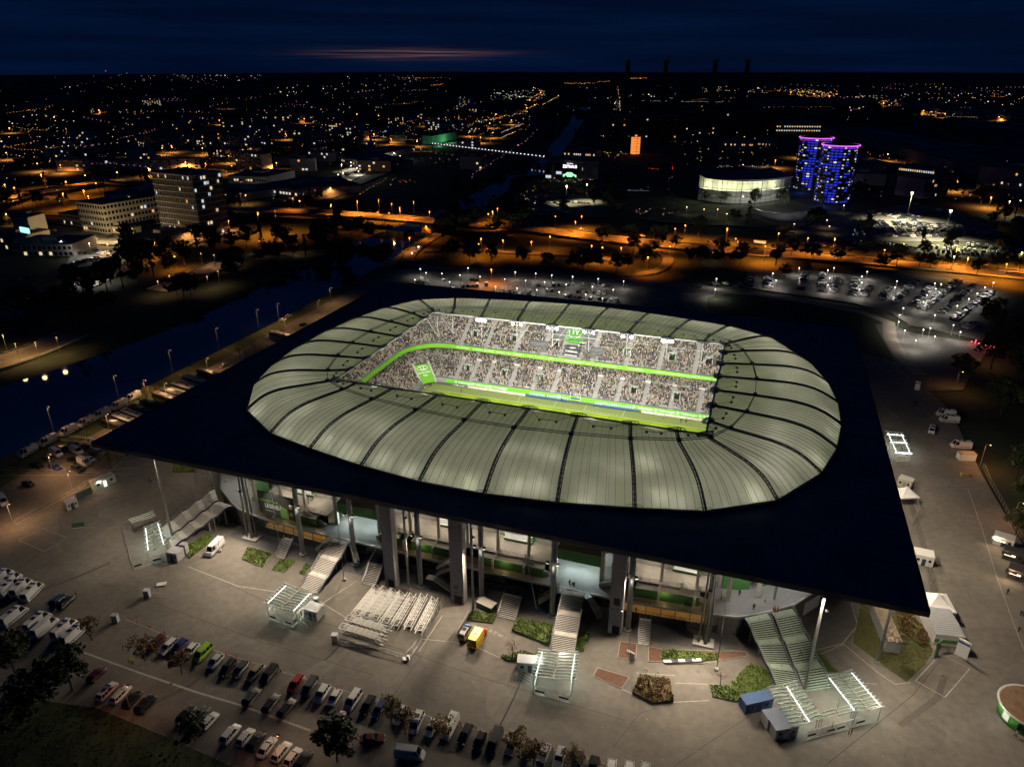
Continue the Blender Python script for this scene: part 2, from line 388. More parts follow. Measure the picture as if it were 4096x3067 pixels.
# ring cable, its nodes, and the little struts inside it
b = MB()
for i in range(NT):
    a, c = rp(i, TM[i], 0.35), rp(i + 1, TM[(i + 1) % NT], 0.35)
    for dz in (0, 0.28):
        off = Vector((0, 0, dz)); b.bar(a + off * 2, c + off * 2, 0.17, 0.14)
b.build('ring_cable', dark_steel, roof)
for i in range(NT):
    b = MB(); b.lathe([(0.55, 0.0), (0.75, 0.35), (0.45, 0.8)], 8, rp(i, TM[i], 0.15)); b.build('cable_node', dark_steel, roof)
    a, c = rp(i, (TM[i] + 1) / 2, 0.55), rp(i + 1, (TM[(i + 1) % NT] + 1) / 2, 0.55)
    if (a - c).length > 6:
        b = MB(); p, q = a.lerp(c, 0.34), a.lerp(c, 0.66); b.bar(p, q, 0.11)
        for w in (p, q): b.box(w - Vector((0, 0, 0.2)), (0.6, 0.45, 0.5), 0.3)
        b.bar(p, rp(i, 1.0, 0.3), 0.06); b.bar(q, rp(i + 1, 1.0, 0.3), 0.06); b.build('tie_strut', dark_steel, roof)
b = MB()
for i in range(NT):
    a, c = rp(i, 1.0, -0.05), rp(i + 1, 1.0, -0.05); b.bar(a, c, 0.5, 0.55)
b.build('inner_edge_beam', mat('pale_steel', (0.35, 0.36, 0.36), 0.5), roof)
# ------------------------------------------------------------------ pitch and stands
turf = mat('pitch_turf', (0.25, 0.38, 0.012), 0.9, var=0.12, scale=3.0)
turf2 = mat('pitch_turf_pale', (0.31, 0.44, 0.02), 0.9, var=0.12, scale=3.0)
runoff = mat('run_off_turf', (0.27, 0.34, 0.10), 0.95, var=0.15, scale=1.2)
track = mat('rubber_track', (0.16, 0.15, 0.14), 0.9, var=0.1, scale=2)
pitch = empty('football_pitch', (0, 0, 0.05), 'striped green football pitch with white lines inside the stadium', 'pitch')
b = MB(); b.sheet([(-60.4, -41.8), (60.4, -41.8), (60.4, 41.8), (-60.4, 41.8)], 0.05); b.build('perimeter_track', track, pitch)
b = MB(); b.sheet([(-58.5, -39.6), (58.5, -39.6), (58.5, 39.6), (-58.5, 39.6)], 0.06); b.build('run_off_strip', runoff, pitch)
for k in range(20):
    b = MB(); x0 = -52.5 + k * 5.25; b.sheet([(x0, -34), (x0 + 5.25, -34), (x0 + 5.25, 34.2), (x0, 34.2)], 0.075); b.build('mown_band', turf if k % 2 else turf2, pitch)
b = MB()
def ln(x0, y0, x1, y1): b.b2((min(x0, x1) - 0.07, min(y0, y1) - 0.07, 0.076), (max(x0, x1) + 0.07, max(y0, y1) + 0.07, 0.09))
for y in (-34, 34): ln(-52.5, y, 52.5, y)
for x in (-52.5, 0, 52.5): ln(x, -34, x, 34)
for s in (-1, 1):
    ln(s * 36, -20.15, s * 36, 20.15); ln(s * 36, -20.15, s * 52.5, -20.15); ln(s * 36, 20.15, s * 52.5, 20.15)
for s in (-20, 6):   # technical areas
    for k in range(10): ln(s + k * 1.5, 35.2, s + k * 1.5 + 0.8, 35.2)
    for k in range(4):
        for e in (0, 14.5): ln(s + e, 35.4 + k * 1.2, s + e, 36.0 + k * 1.2)
b.path([(9.15 * math.cos(a), 9.15 * math.sin(a), 0.082) for a in [2 * PI * k / 40 for k in range(41)]], 0.06, 4)
b.build('pitch_marking', white, pitch)

stand = empty('grandstand', (0, 0, 0), 'two tier concrete grandstand bowl ringing the pitch under the roof', 'stand')
seat_c = mat('stand_concrete', (0.30, 0.29, 0.28), 0.9, var=0.1, scale=1.0)
def loop(d, na=10, xs=()):
    """plan of the bowl, d metres behind the front wall; ccw from the near right"""
    hx, hy, r = 60.6 + d, 42.3 + d, 6.0 + d; pts = []
    for cx_, cy_, a0 in ((hx - r, -(hy - r), -90), (hx - r, hy - r, 0), (-(hx - r), hy - r, 90), (-(hx - r), -(hy - r), 180)):
        for k in range(na + 1):
            a = math.radians(a0 + 90 * k / na); pts.append((cx_ + r * math.cos(a), cy_ + r * math.sin(a)))
        if a0 == 0: pts += [(x, hy) for x in sorted(xs, reverse=True)]
    return pts
def ring(b, prof, m=None, holes=()):
    """sweep a profile of (offset, z) round the bowl"""
    xs = [x for h in holes for x in h[:2]]; ls = [loop(d, 10, xs) for d, z in prof]; n = len(ls[0]); vs = []
    def cut(k, i):
        (xa, ya), (xb, yb) = ls[k][i], ls[k][(i + 1) % n]; dm = (prof[k][0] + prof[k + 1][0]) / 2
        return ya > 42 and yb > 42 and any(h[0] < (xa + xb) / 2 < h[1] and h[2] < dm < h[3] for h in holes)
    for l, (d, z) in zip(ls, prof): vs += [(x, y, z) for x, y in l]
    fs = [(k * n + i, k * n + (i + 1) % n, (k + 1) * n + (i + 1) % n, (k + 1) * n + i) for k in range(len(prof) - 1) for i in range(n) if not (holes and cut(k, i))]
    b.add(vs, fs, m)
NL, NU = 13, 22
LOW = [(0.7 + 0.78 * k, 1.85 + 0.395 * k) for k in range(NL)]
UPP = [(10.4 + 0.80 * k, 12.75 + 0.50 * k) for k in range(NU)]
LOU = [(11.0 + 0.85 * k, 7.1 + 0.30 * k) for k in range(4)]
VOM_U = [(-46, 5), (-29.0, 5), (-11.5, 5), (-0.8, 5), (17, 5), (34, 5), (47.5, 5)]
VOM_L = [(-45.5, 5), (-30.0, 5), (-16.0, 5), (22, 5), (38, 5)]
def terr(rows, pre, post, name, holes=()):
    p = list(pre)
    for (d, z), (d2, z2) in zip(rows, rows[1:] + [(rows[-1][0] + 0.8, rows[-1][1])]): p += [(d, z), (d2, z)]
    b = MB(); ring(b, p + post, None, holes); return b.build(name, seat_c, stand)
terr(LOW, [(0.0, 0.0), (0.0, 1.9), (0.65, 1.9)], [], 'lower_tier', [(x - 1.2, x + 1.2, LOW[k][0] - .1, LOW[k][0] + 3.3) for x, k in VOM_L])
b = MB(); ring(b, [(10.75, 6.4), (10.75, 7.55), (10.95, 7.55), (10.95, 6.9)]); b.build('concourse_parapet', concrete_l, stand)
terr(LOU, [(10.95, 7.0)], [(16.5, 8.1)], 'lounge_terrace')
b = MB(); ring(b, [(9.75, 11.15), (9.75, 12.9), (10.0, 12.9), (10.0, 12.7), (10.4, 12.7)]); b.build('fascia', lime, stand)
b = MB(); ring(b, [(9.8, 11.1), (16.0, 11.1)]); b.build('lounge_ceiling', concrete_l, stand)
terr(UPP, [(10.0, 12.7)], [(29.0, 24.5)], 'upper_tier', [(x - 1.3, x + 1.3, UPP[k][0] - .1, UPP[k][0] + 3.3) for x, k in VOM_U])
b = MB(); ring(b, [(29.0, 24.4), (29.2, 23.4), (17.2, 11.2), (17.2, 5.5)]); b.build('rear_soffit', concrete, stand)
b = MB(); ring(b, [(16.0, 8.0), (16.0, 11.1)]); b.build('lounge_glazing', mat('warm_lounge_wall', (0.20, 0.11, 0.045), 0.5, var=0.5, scale=0.35), stand)
for x in range(-52, 54, 4):
    if x % 3: b = MB(); b.box((x + 2, 58.15, 9.3), (2.8, .1, 1.7)); b.build('lounge_window', lamp_mat('lounge_glow', (1, .55, .18), .55), stand)
for x in range(-52, 56, 4): b = MB(); b.box((x, 57.8, 9.6), (0.25, 0.25, 3.0)); b.build('lounge_post', dark_steel, stand)
# glass balustrade and rail at the edge of the upper tier
b = MB(); lp = loop(10.2)
for i in range(len(lp)): b.bar((*lp[i], 13.75), (*lp[(i + 1) % len(lp)], 13.75), 0.07)
b.build('rail', steel, stand)
# white walkway beam half way up the upper tier
b = MB(); lp = loop(19.2)
for i in range(len(lp)): b.bar((*lp[i], 18.9), (*lp[(i + 1) % len(lp)], 18.9), 0.25, 0.18)
b.build('walkway_rail', steel_w, stand)

# where people may sit: distance run along the bowl from the near left corner over the left end and the far side
def far_pt(d, s):
    """plan point and inward angle at arc position s (m, measured on the seat row itself) on left end + far side, going from left end to far right"""
    hx, hy, r = 60.6 + d, 42.3 + d, 6.0 + d; a_len = r * PI / 2; ly = 2 * (hy - r)
    if s < ly: return -hx, -(hy - r) + s, 0.0           # left end, facing +x
    s -= ly
    if s < a_len:
        a = PI - s / r; return -(hx - r) + r * math.cos(a), (hy - r) + r * math.sin(a), a - PI
    s -= a_len
    return -(hx - r) + s, hy, -PI / 2
def far_len(d): 
    hx, hy, r = 60.6 + d, 42.3 + d, 6.0 + d; return 2 * (hy - r), r * PI / 2, 2 * (hx - r)
# aisles in the far side given by x, in the left end by y
AIS_U = [-50.5, -39.5, -27.0, -15.5, -8.0, -1.0, 4.5, 17.5, 30.0, 43.0, 53.0]
AIS_L = [-49.0, -42.5, -36.0, -26.0, -16.5, -8.5, 8.0, 16.5, 26.5, 36.5, 46.5]
AIS_Y = [-20.0, -6.0, 8.0, 20.0, 31.0]
step_m = mat('aisle_step', (0.44, 0.42, 0.39), 0.9)
def aisles(rows, xs, ys, rise, name):
    for x in xs:
        b = MB()
        for (d, z) in rows:
            y = 42.3 + d; b.b2((x - 0.8, y + 0.02, z), (x + 0.8, y + 0.40, z + rise * 0.5)); b.b2((x - 0.6, y - 0.02, z - 0.02), (x + 0.6, y + 0.06, z + 0.02))
        b.build(name, step_m, stand)
    for yv in ys:
        b = MB()
        for (d, z) in rows:
            x = -(60.6 + d); b.b2((x - 0.40, yv - 0.6, z), (x - 0.02, yv + 0.6, z + rise * 0.5))
        b.build(name, step_m, stand)
aisles(UPP, AIS_U, AIS_Y, 0.5, 'upper_aisle'); aisles(LOW, AIS_L, AIS_Y, 0.395, 'lower_aisle')
# vomitories: pale framed gangways cut into the tiers
def vom(x, rows, k0, dep, w, h, name):
    d, z = rows[k0]; y = 42.3 + d; zt = z + h
    v = MB(); v.b2((x - w / 2 - 0.25, y, z - 0.3), (x - w / 2, y + dep, zt)); v.b2((x + w / 2, y, z - 0.3), (x + w / 2 + 0.25, y + dep, zt)); v.b2((x - w / 2 - 0.25, y + dep - 1.2, zt), (x + w / 2 + 0.25, y + dep, zt + 0.25))
    f = v.build('vomitory', concrete_l, stand)
    v = MB(); v.b2((x - w / 2, y + dep - 0.9, z - 0.3), (x + w / 2, y + dep - 0.8, zt)); v.build('dark_opening', black, f)
    v = MB(); v.b2((x - w / 2, y - .1, z - 0.5), (x + w / 2, y + dep, z - .38)); v.build('gangway_floor', mat('gangway_grey', (.16, .155, .15), .9), f)
    v = MB(); v.b2((x - 0.25, y + dep - 1.25, zt - 0.45), (x + 0.25, y + dep - 1.2, zt - 0.1)); v.build('exit_sign', lamp_mat('exit_sign_glow', (0.2, 1.0, 0.3), 1.2), f)
    return (x - w / 2 - 0.4, x + w / 2 + 0.4, y - 0.3, y + dep)
HOLES = []
for x, k in VOM_U: HOLES.append(('U',) + vom(x, UPP, k, 3.3, 2.4, 2.3, 'upper'))
for x, k in VOM_L: HOLES.append(('L',) + vom(x, LOW, k, 3.3, 2.2, 2.2, 'lower'))

# ---- the crowd: thousands of seated and standing people, and the seats they leave empty
cols_c = [(0.02, 0.02, 0.025)] * 9 + [(0.05, 0.05, 0.06)] * 4 + [(0.10, 0.10, 0.12)] * 3 + [(0.55, 0.55, 0.55)] * 5 + [(0.35, 0.34, 0.32)] * 2 + [(0.06, 0.16, 0.05)] * 3 + [(0.16, 0.36, 0.05)] * 2 + [(0.04, 0.07, 0.18)] * 2 + [(0.22, 0.07, 0.06), (0.30, 0.27, 0.12), (0.25, 0.18, 0.12), (0.30, 0.17, 0.12), (0.20, 0.24, 0.30)]
skin_c = [(0.50, 0.32, 0.23), (0.42, 0.26, 0.18), (0.55, 0.38, 0.28), (0.05, 0.035, 0.03), (0.12, 0.07, 0.04)]
def crowd_mesh(name, items):
    """items: (x, y, z, angle, height, colour, headcolour)"""
    base = np.array([(-.20, -.14, 0), (.20, -.14, 0), (.20, .14, 0), (-.20, .14, 0), (-.23, -.11, .62), (.23, -.11, .62), (.23, .12, .62), (-.23, .12, .62),
                     (-.10, -.10, .66), (.10, -.10, .66), (.10, .10, .66), (-.10, .10, .66), (0, -.02, .95), (-.12, -.12, .80), (.12, -.12, .80), (.12, .12, .80), (-.12, .12, .80)])
    F = [(0, 1, 5, 4), (1, 2, 6, 5), (2, 3, 7, 6), (3, 0, 4, 7), (4, 5, 6, 7), (8, 9, 14, 13), (9, 10, 15, 14), (10, 11, 16, 15), (11, 8, 13, 16), (13, 14, 12), (14, 15, 12), (15, 16, 12), (16, 13, 12)]
    vs = []; fs = []; cs = []
    for n, (x, y, z, a, h, c, hc) in enumerate(items):
        co, si = math.cos(a), math.sin(a); q = base * np.array((1, 1, h)); 
        w = np.stack([x + q[:, 0] * co - q[:, 1] * si, y + q[:, 0] * si + q[:, 1] * co, z + q[:, 2]], 1); vs.append(w); k = n * 17
        for i, f in enumerate(F): fs.append(tuple(j + k for j in f)); cs.append(c if i < 5 else hc)
    me = bpy.data.meshes.new(name); me.from_pydata(np.concatenate(vs).tolist(), [], fs)
    at = me.attributes.new('Col', 'FLOAT_COLOR', 'FACE'); at.data.foreach_set('color', np.array([(*c, 1.0) for c in cs], dtype=np.float32).ravel())
    me.materials.append(mat('crowd_clothing', attr='Col', rough=0.85)); return me
def in_hole(kind, x, y):
    for k, x0, x1, y0, y1 in HOLES:
        if k == kind and x0 < x < x1 and y0 < y < y1: return True
    return False
ppl = []; seats = []
rc = random.Random(11)
for kind, rows, fill in (('L', LOW, 0.93), ('O', LOU, 0.8), ('U', UPP[:20], 0.95)):
    for ri, (d, z) in enumerate(rows):
        l0, l1, l2 = far_len(d + 0.35); s = l0 * 0.36; end = l0 + l1 + l2 * 0.995
        while s < end:
            x, y, a = far_pt(d + 0.38, s); s += 0.54 * rc.uniform(0.97, 1.03)
            onfar = y > 42 and a < -1.5
            if kind != 'O':
                if onfar and min(abs(x - q) for q in (AIS_U if kind == 'U' else AIS_L)) < 0.98: continue
                if not onfar and a == 0.0 and min(abs(y - q) for q in AIS_Y) < 0.75: continue
            if in_hole(kind, x, y): continue
            if kind == 'L' and x < -55.5 and y > 34.5: 
                if (Vector((x, y)) - Vector((-58.9, 38.2))).dot(Vector((-0.707, 0.707))) < 9.0 and abs((Vector((x, y)) - Vector((-58.9, 38.2))).dot(Vector((0.707, 0.707)))) < 3.6: continue
            box_zone = kind == 'U' and onfar and ((-13.5 < x < -9 or -1.5 < x < 3.4) and ri > 7 or -8.5 < x < -1.5 or (-22 < x < -14.5 and 2 < ri < 7) or (3 < x < 8 and 2 < ri < 7))
            if box_zone: continue
            f = fill * (0.85 if kind == 'L' and ri < 3 else 1.0)
            if rc.random() < f:
                st = rc.random() < 0.12; c = rc.choice(cols_c)
                if rc.random() < (.38 if kind == 'L' else .30) * (.4 + .9 * (math.sin(x * .21 + y * .3 + ri * .25) > .1)): c = (0.54, 0.48, 0.41)
                elif rc.random() < .25: c = (.015, .015, .018)
                k = rc.uniform(0.8, 1.2); c = tuple(min(0.8, v * k) for v in c)
                ppl.append((x + rc.uniform(-.06, .06), y + rc.uniform(-.08, .08), z + (0.45 if not st else 0.75), a + rc.uniform(-.3, .3), rc.uniform(0.9, 1.08), c, rc.choice(skin_c)))
            if kind != 'O' or True: seats.append((x, y, z, a))
o = link('crowd', crowd_mesh('crowd', ppl)); tag(o, 'packed crowd of spectators filling the far and left stands', 'crowd', kind='stuff')
vs = []; fs = []
for n, (x, y, z, a) in enumerate(seats):
    co, si = math.cos(a), math.sin(a)
    for q in ((-.22, -.30, .42), (.22, -.30, .42), (.22, .16, .42), (-.22, .16, .42), (.22, .24, .85), (-.22, .24, .85)): 
        # local -y is towards the pitch... rotated by a + 90 deg
        vs.append((x + q[1] * -co - q[0] * si, y + q[1] * -si + q[0] * co, z + q[2]))
    k = n * 6; fs += [(k, k + 1, k + 2, k + 3), (k + 3, k + 2, k + 4, k + 5)]
me = bpy.data.meshes.new('seat_rows'); me.from_pydata(vs, [], fs); me.materials.append(mat('seat_plastic', (0.16, 0.19, 0.18), 0.5, var=0.5, scale=0.4, col2=(0.42, 0.44, 0.43)))
o = link('seat_rows', me, stand); o['kind'] = 'stuff'
# press desks and hospitality rows between the aisles of the upper tier
for x0, x1, k0, k1 in ((-13.3, -9.1, 8, 20), (-1.3, 3.3, 8, 20), (-22, -14.6, 2, 7), (3.2, 8, 2, 7)):
    for k in range(k0, k1, 2):
        d, z = UPP[k]; b = MB(); y = 42.3 + d; b.b2((x0, y - 0.1, z + 0.75), (x1, y + 0.5, z + 0.82)); b.b2((x0, y - 0.15, z), (x1, y - 0.1, z + 0.75)); t_ = b.build('press_desk', mat('desk_grey', (0.09, 0.095, 0.10), 0.6), stand)
        b = MB(); b.b2((x0, y - 0.13, z + 0.821), (x1, y - 0.02, z + 0.86)); b.build('desk_edge', white, t_)

# ---- banners, boards and fascia lettering
printw = mat('white_print', (0.80, 0.82, 0.78), 0.6)
def vw_logo(parent, c, r, ux, uy, mt, name='round_logo'):
    """ring with a V over a W, drawn in the plane ux, uy"""
    c, ux, uy = Vector(c), Vector(ux), Vector(uy); nrm = ux.cross(uy).normalized() * 0.012; b = MB(); n = 24
    q = lambda x, y: c + ux * (x * r) + uy * (y * r) + nrm
    for k in range(n):
        a0, a1 = 2 * PI * k / n, 2 * PI * (k + 1) / n
        b.quad(q(0.86 * math.cos(a0), 0.86 * math.sin(a0)), q(math.cos(a0), math.sin(a0)), q(math.cos(a1), math.sin(a1)), q(0.86 * math.cos(a1), 0.86 * math.sin(a1)))
    def seg(p0, p1, w=0.075): 
        d = Vector((p1[0] - p0[0], p1[1] - p0[1])).normalized(); e = Vector((-d.y, d.x)) * w
        b.quad(q(p0[0] - e.x, p0[1] - e.y), q(p1[0] - e.x, p1[1] - e.y), q(p1[0] + e.x, p1[1] + e.y), q(p0[0] + e.x, p0[1] + e.y))
    for p in (((-.32, .80), (-.02, .12)), ((.32, .80), (.02, .12)), ((-.68, .52), (-.32, -.72)), ((-.32, -.72), (0, -.02)), ((0, -.02), (.32, -.72)), ((.32, -.72), (.68, .52))): seg(*p)
    return b.build(name, mt, parent)
# front wall print along the far side
board = empty('wall_print', (0, 42.2, 0.05), 'lime green wall print with white lettering below the far stand', 'banner')
b = MB(); b.b2((-53, 42.16, 0.15), (53.5, 42.26, 1.86)); b.build('print_cloth', mat('bright_lime', (0.14, 0.55, 0.03), 0.5), board)
for x in [-48.5, -41.0, -33.5, 23.5, 31.5, 39.5, 47.5]:
    text('Volkswagen', 'lettering', 1.25, printw, board, (x + 4.0, 42.14, 1.0), bold=0.03); vw_logo(board, (x + 0.0, 42.14, 1.0), 0.62, (1, 0, 0), (0, 0, 1), printw)
for x in (-5.5, 2.2): vw_logo(board, (x, 42.14, 1.0), 0.62, (1, 0, 0), (0, 0, 1), printw)
# fascia sponsors
fas = empty('fascia_lettering', (0, 52.0, 12), 'white sponsor lettering along the green fascia of the far stand', 'sign')
names2 = [(-49.5, 'VfL-LOUNGE', .9), (-43, 'VOLKSWAGEN', .6), (-38, 'JOYNEXT', .85), (-33.3, 'GlassDollar', .7), (-29.5, 'trigo', .8), (-25.5, 'KIRSCH', .9), (-20.5, 'HAGEMANN', .4), (-16.2, 'VOLKSWAGEN', .4), (-11.8, '·APTIV·', .75), (-8.4, 'b', .8), (-4.6, 'COMMERZBANK', .5), (-0.6, 'LeasePlan', .75), (3.2, 'we.drive', .6), (6.8, 'Siemens', .5), (9.9, 'SCHNELLECKE', .5), (13.2, 'Volksbank', .5), (21.5, 'VFL WOLFSBURG', .75), (29.3, 'VOLKSWAGEN', .45), (32.6, 'VOLKSWAGEN', .45), (36.0, 'LINGLONG TIRE', .45), (39.3, 'BRAWOGROUP', .5), (42.3, 'VFL WOLFSBURG', .38), (44.9, 'WL', 1.0), (47.6, 'ROHRDANZ', .55), (50.6, 'Sparkasse', .4), (53.4, 'nice', .6)]
for x, s_, z_ in names2: text(s_, 'lettering', z_, printw, fas, (x, 52.0, 12.0), bold=0.012)
for x in (-46.5, -40.5, -36, -31.3, -27.5, -23.2, -18.3, -14, -9.6, -7.2, -2.4, 1.4, 5.0, 8.3, 11.6, 15.5, 27.3, 31.0, 34.2, 37.7, 41, 43.7, 46, 49.2, 52): b = MB(); b.b2((x - 0.03, 52.0, 11.2), (x + 0.03, 52.04, 12.85)); b.build('divider', printw, fas)
# big tyre-sponsor sheet laid over the corner gap
ban = empty('corner_banner', (-61, 40, 0), 'sloping lime banner with white LINGLONG TIRE lettering in the left corner', 'banner')
bl, br_, tl_, tr_ = Vector((-61.0, 36.2, 0.3)), Vector((-56.8, 40.2, 0.3)), Vector((-66.0, 40.0, 6.1)), Vector((-61.7, 44.2, 6.1))
b = MB(); uu = (br_ - bl).normalized(); vv = (tl_ - bl).normalized(); nn = uu.cross(vv).normalized()
if nn.z < 0: nn = -nn
lift = nn * 0.9
b.hexa([bl + lift, br_ + lift, tr_ + lift, tl_ + lift, bl + lift + nn * .06, br_ + lift + nn * .06, tr_ + lift + nn * .06, tl_ + lift + nn * .06]); b.build('sheet', lime, ban)
def on_ban(u, v): return bl + (br_ - bl) * u + (tl_ - bl) * v + lift + nn * 0.09
M3 = Matrix((uu, vv, nn)).transposed().to_4x4()
for s_, v_, z_ in (('LINGLONG', 0.56, 1.02), ('TIRE', 0.40, 1.02)):
    m_ = M3.copy(); m_.translation = on_ban(0.5, v_); text(s_, 'lettering', z_, printw, ban, None, bold=0.03, matrix=m_)
b = MB(); el_ = [on_ban(0.5, 0.80) + uu * (2.2 * math.cos(a)) + vv * (0.95 * math.sin(a)) for a in [2 * PI * k / 24 for k in range(25)]]
b.path(el_, 0.13, 4)
for dx in (-0.75, 0.45):
    p = on_ban(0.5, 0.80) + uu * dx; b.bar(p + vv * 0.85, p - vv * 0.7, 0.36, 0.05); b.bar(p - vv * 0.6 - uu * 0.1, p - vv * 0.6 + uu * 1.0, 0.36, 0.3)
b.build('ring_emblem', printw, ban)
b = MB()
for a_, c_ in ((bl, tl_), (br_, tr_)):
    w_ = uu * (-0.55 if a_ is bl else 0.55); b.hexa([a_, a_ + w_, c_ + w_, c_, a_ + Vector((0, 0, 1.6)), a_ + w_ + Vector((0, 0, 1.6)), c_ + w_ + Vector((0, 0, 1.6)), c_ + Vector((0, 0, 1.6))])
b.build('gangway_wall', concrete_l, ban)
# blue round-logo cover over the tunnel
tun = empty('tunnel_cover', (1.0, 43, 0.05), 'blue tunnel cover with round white logo at the halfway line', 'cover')
b = MB(); b.hexa([(-0.9, 41.7, 0.9), (2.9, 41.7, 0.9), (2.9, 45.6, 3.3), (-0.9, 45.6, 3.3), (-0.9, 41.7, 1.1), (2.9, 41.7, 1.1), (2.9, 45.6, 3.5), (-0.9, 45.6, 3.5)]); b.build('cover', mat('navy_sheet', (0.03, 0.075, 0.17), 0.5), tun)
vw_logo(tun, (1.0, 43.65, 2.36), 1.35, (1, 0, 0), Vector((0, 3.9, 2.4)).normalized(), printw)
for x in (-1.05, 2.9): b = MB(); b.b2((x, 41.75, 0), (x + 0.15, 46, 3.3)); b.build('side_wall', concrete_l, tun)
# club crest sheets and motto boards in the middle of the upper tier
crest = empty('crest_banner', (-5, 60, 18), 'green crest banner in strips across the middle of the upper far tier', 'banner')
for k in range(8, 20, 2):
    d, z = UPP[k]; y = 42.3 + d; b = MB(); b.hexa([(-8.2, y - 0.2, z + 0.35), (-1.9, y - 0.2, z + 0.35), (-1.9, y + .6, z + .95), (-8.2, y + .6, z + .95), (-8.2, y - 0.2, z + 0.4), (-1.9, y - 0.2, z + 0.4), (-1.9, y + .6, z + 1.0), (-8.2, y + .6, z + 1.0)]); b.build('strip', mat('crest_green', (0.10, 0.42, 0.05), 0.6), crest)
cc = Vector((-5.05, 42.3 + UPP[14][0], UPP[14][1] + 0.95)); sl = Vector((0, 0.8, 0.5)).normalized(); b = MB()
for k in range(20):
    a0, a1 = 2 * PI * k / 20, 2 * PI * (k + 1) / 20; 
    if k % 5 == 4: continue
    b.bar(cc + Vector((2.6 * math.cos(a0), 0, 0)) + sl * (4.4 * math.sin(a0)), cc + Vector((2.6 * math.cos(a1), 0, 0)) + sl * (4.4 * math.sin(a1)), 0.25, 0.05)
for x0, y0, x1, y1 in ((-1.5, 2.0, -0.8, -2.2), (-0.8, -2.2, 0, 1.4), (0, 1.4, 0.8, -2.2), (0.8, -2.2, 1.5, 2.0)): b.bar(cc + Vector((x0, 0, 0)) + sl * y0, cc + Vector((x1, 0, 0)) + sl * y1, 0.32, 0.05)
b.build('crest_mark', printw, crest)
motto = empty('motto_board', (-4, 55, 15), 'dark motto boards reading ARBEIT FUSSBALL LEIDENSCHAFT in the upper tier', 'banner')
for k, s_, z_ in ((5, 'ARBEIT', 0.75), (3, 'FUSSBALL', 1.15), (1, 'LEIDENSCHAFT', 0.75)):
    d, z = UPP[k]; y = 42.3 + d - 0.25; b = MB(); b.b2((-7.7, y, z + 0.1), (-1.0, y + 0.12, z + 1.25)); b.build('board', mat('charcoal_board', (0.05, 0.055, 0.06), 0.6), motto)
    text(s_, 'lettering', z_, printw, motto, (-4.35, y - 0.02, z + 0.68), bold=0.02)
# perimeter advertising boards along the touchline
per = empty('perimeter_board', (0, 40.2, 0.05), 'row of low advertising boards along the far touchline', 'advertising board')
per_d, per_w, per_o = mat('board_grey', (0.16, 0.15, 0.15), 0.5), mat('board_white', (0.66, 0.64, 0.58), 0.5), mat('board_amber', (0.75, 0.45, 0.12), 0.5)
x = -50.0; k = 0
while x < 52.5:
    if -22.5 < x < -18: x = -7.5 if False else -17.0
    w_ = 7.5 if k in (0, 15) else 4.0; b = MB(); b.b2((x, 40.15, 0.08), (x + w_ - 0.05, 40.3, 0.98)); 
    if not (-18 < x < 24): 
        p_ = b.build('panel', per_d if w_ > 5 else per_w, per)
        if w_ > 5: text('Wir ♥ Regionalität', 'lettering', 0.55, printw, p_, (x + w_ / 2, 40.13, 0.5))
        else:
            b = MB(); b.b2((x + 0.2, 40.12, 0.18), (x + 0.85, 40.14, 0.88)); b.build('emblem', per_o, p_); text('ENGELMANN', 'lettering', 0.42, mat('amber_letters', (0.45, 0.22, 0.05), 0.6), p_, (x + 2.4, 40.13, 0.5))
    x += w_; k += 1
# dugouts
for x0, lab in ((-17.5, 'left'), (8.5, 'right')):
    dg = empty('team_bench', (x0 + 8, 41, 0.05), 'long %s team bench with white seats under a blue front board' % lab, 'bench', 'team benches at the far touchline')
    b = MB(); b.b2((x0, 40.1, 0.1), (x0 + 16, 40.25, 0.75)); b.build('front_board', mat('navy_sheet'), dg)
    b = MB(); b.b2((x0, 40.9, 0.05), (x0 + 16, 42.1, 0.35)); b.build('plinth', concrete, dg)
    for k in range(18):
        b = MB(); xx = x0 + 0.5 + k * 0.88; b.b2((xx - 0.3, 41.1, 0.4), (xx + 0.3, 41.6, 0.52)); b.hexa([(xx - 0.3, 41.55, 0.5), (xx + 0.3, 41.55, 0.5), (xx + 0.3, 41.65, 0.5), (xx - 0.3, 41.65, 0.5), (xx - 0.26, 41.75, 1.3), (xx + 0.26, 41.75, 1.3), (xx + 0.26, 41.85, 1.3), (xx - 0.26, 41.85, 1.3)]); b.build('seat', mat('bench_seat', (0.35, 0.55, 0.45), 0.5), dg)
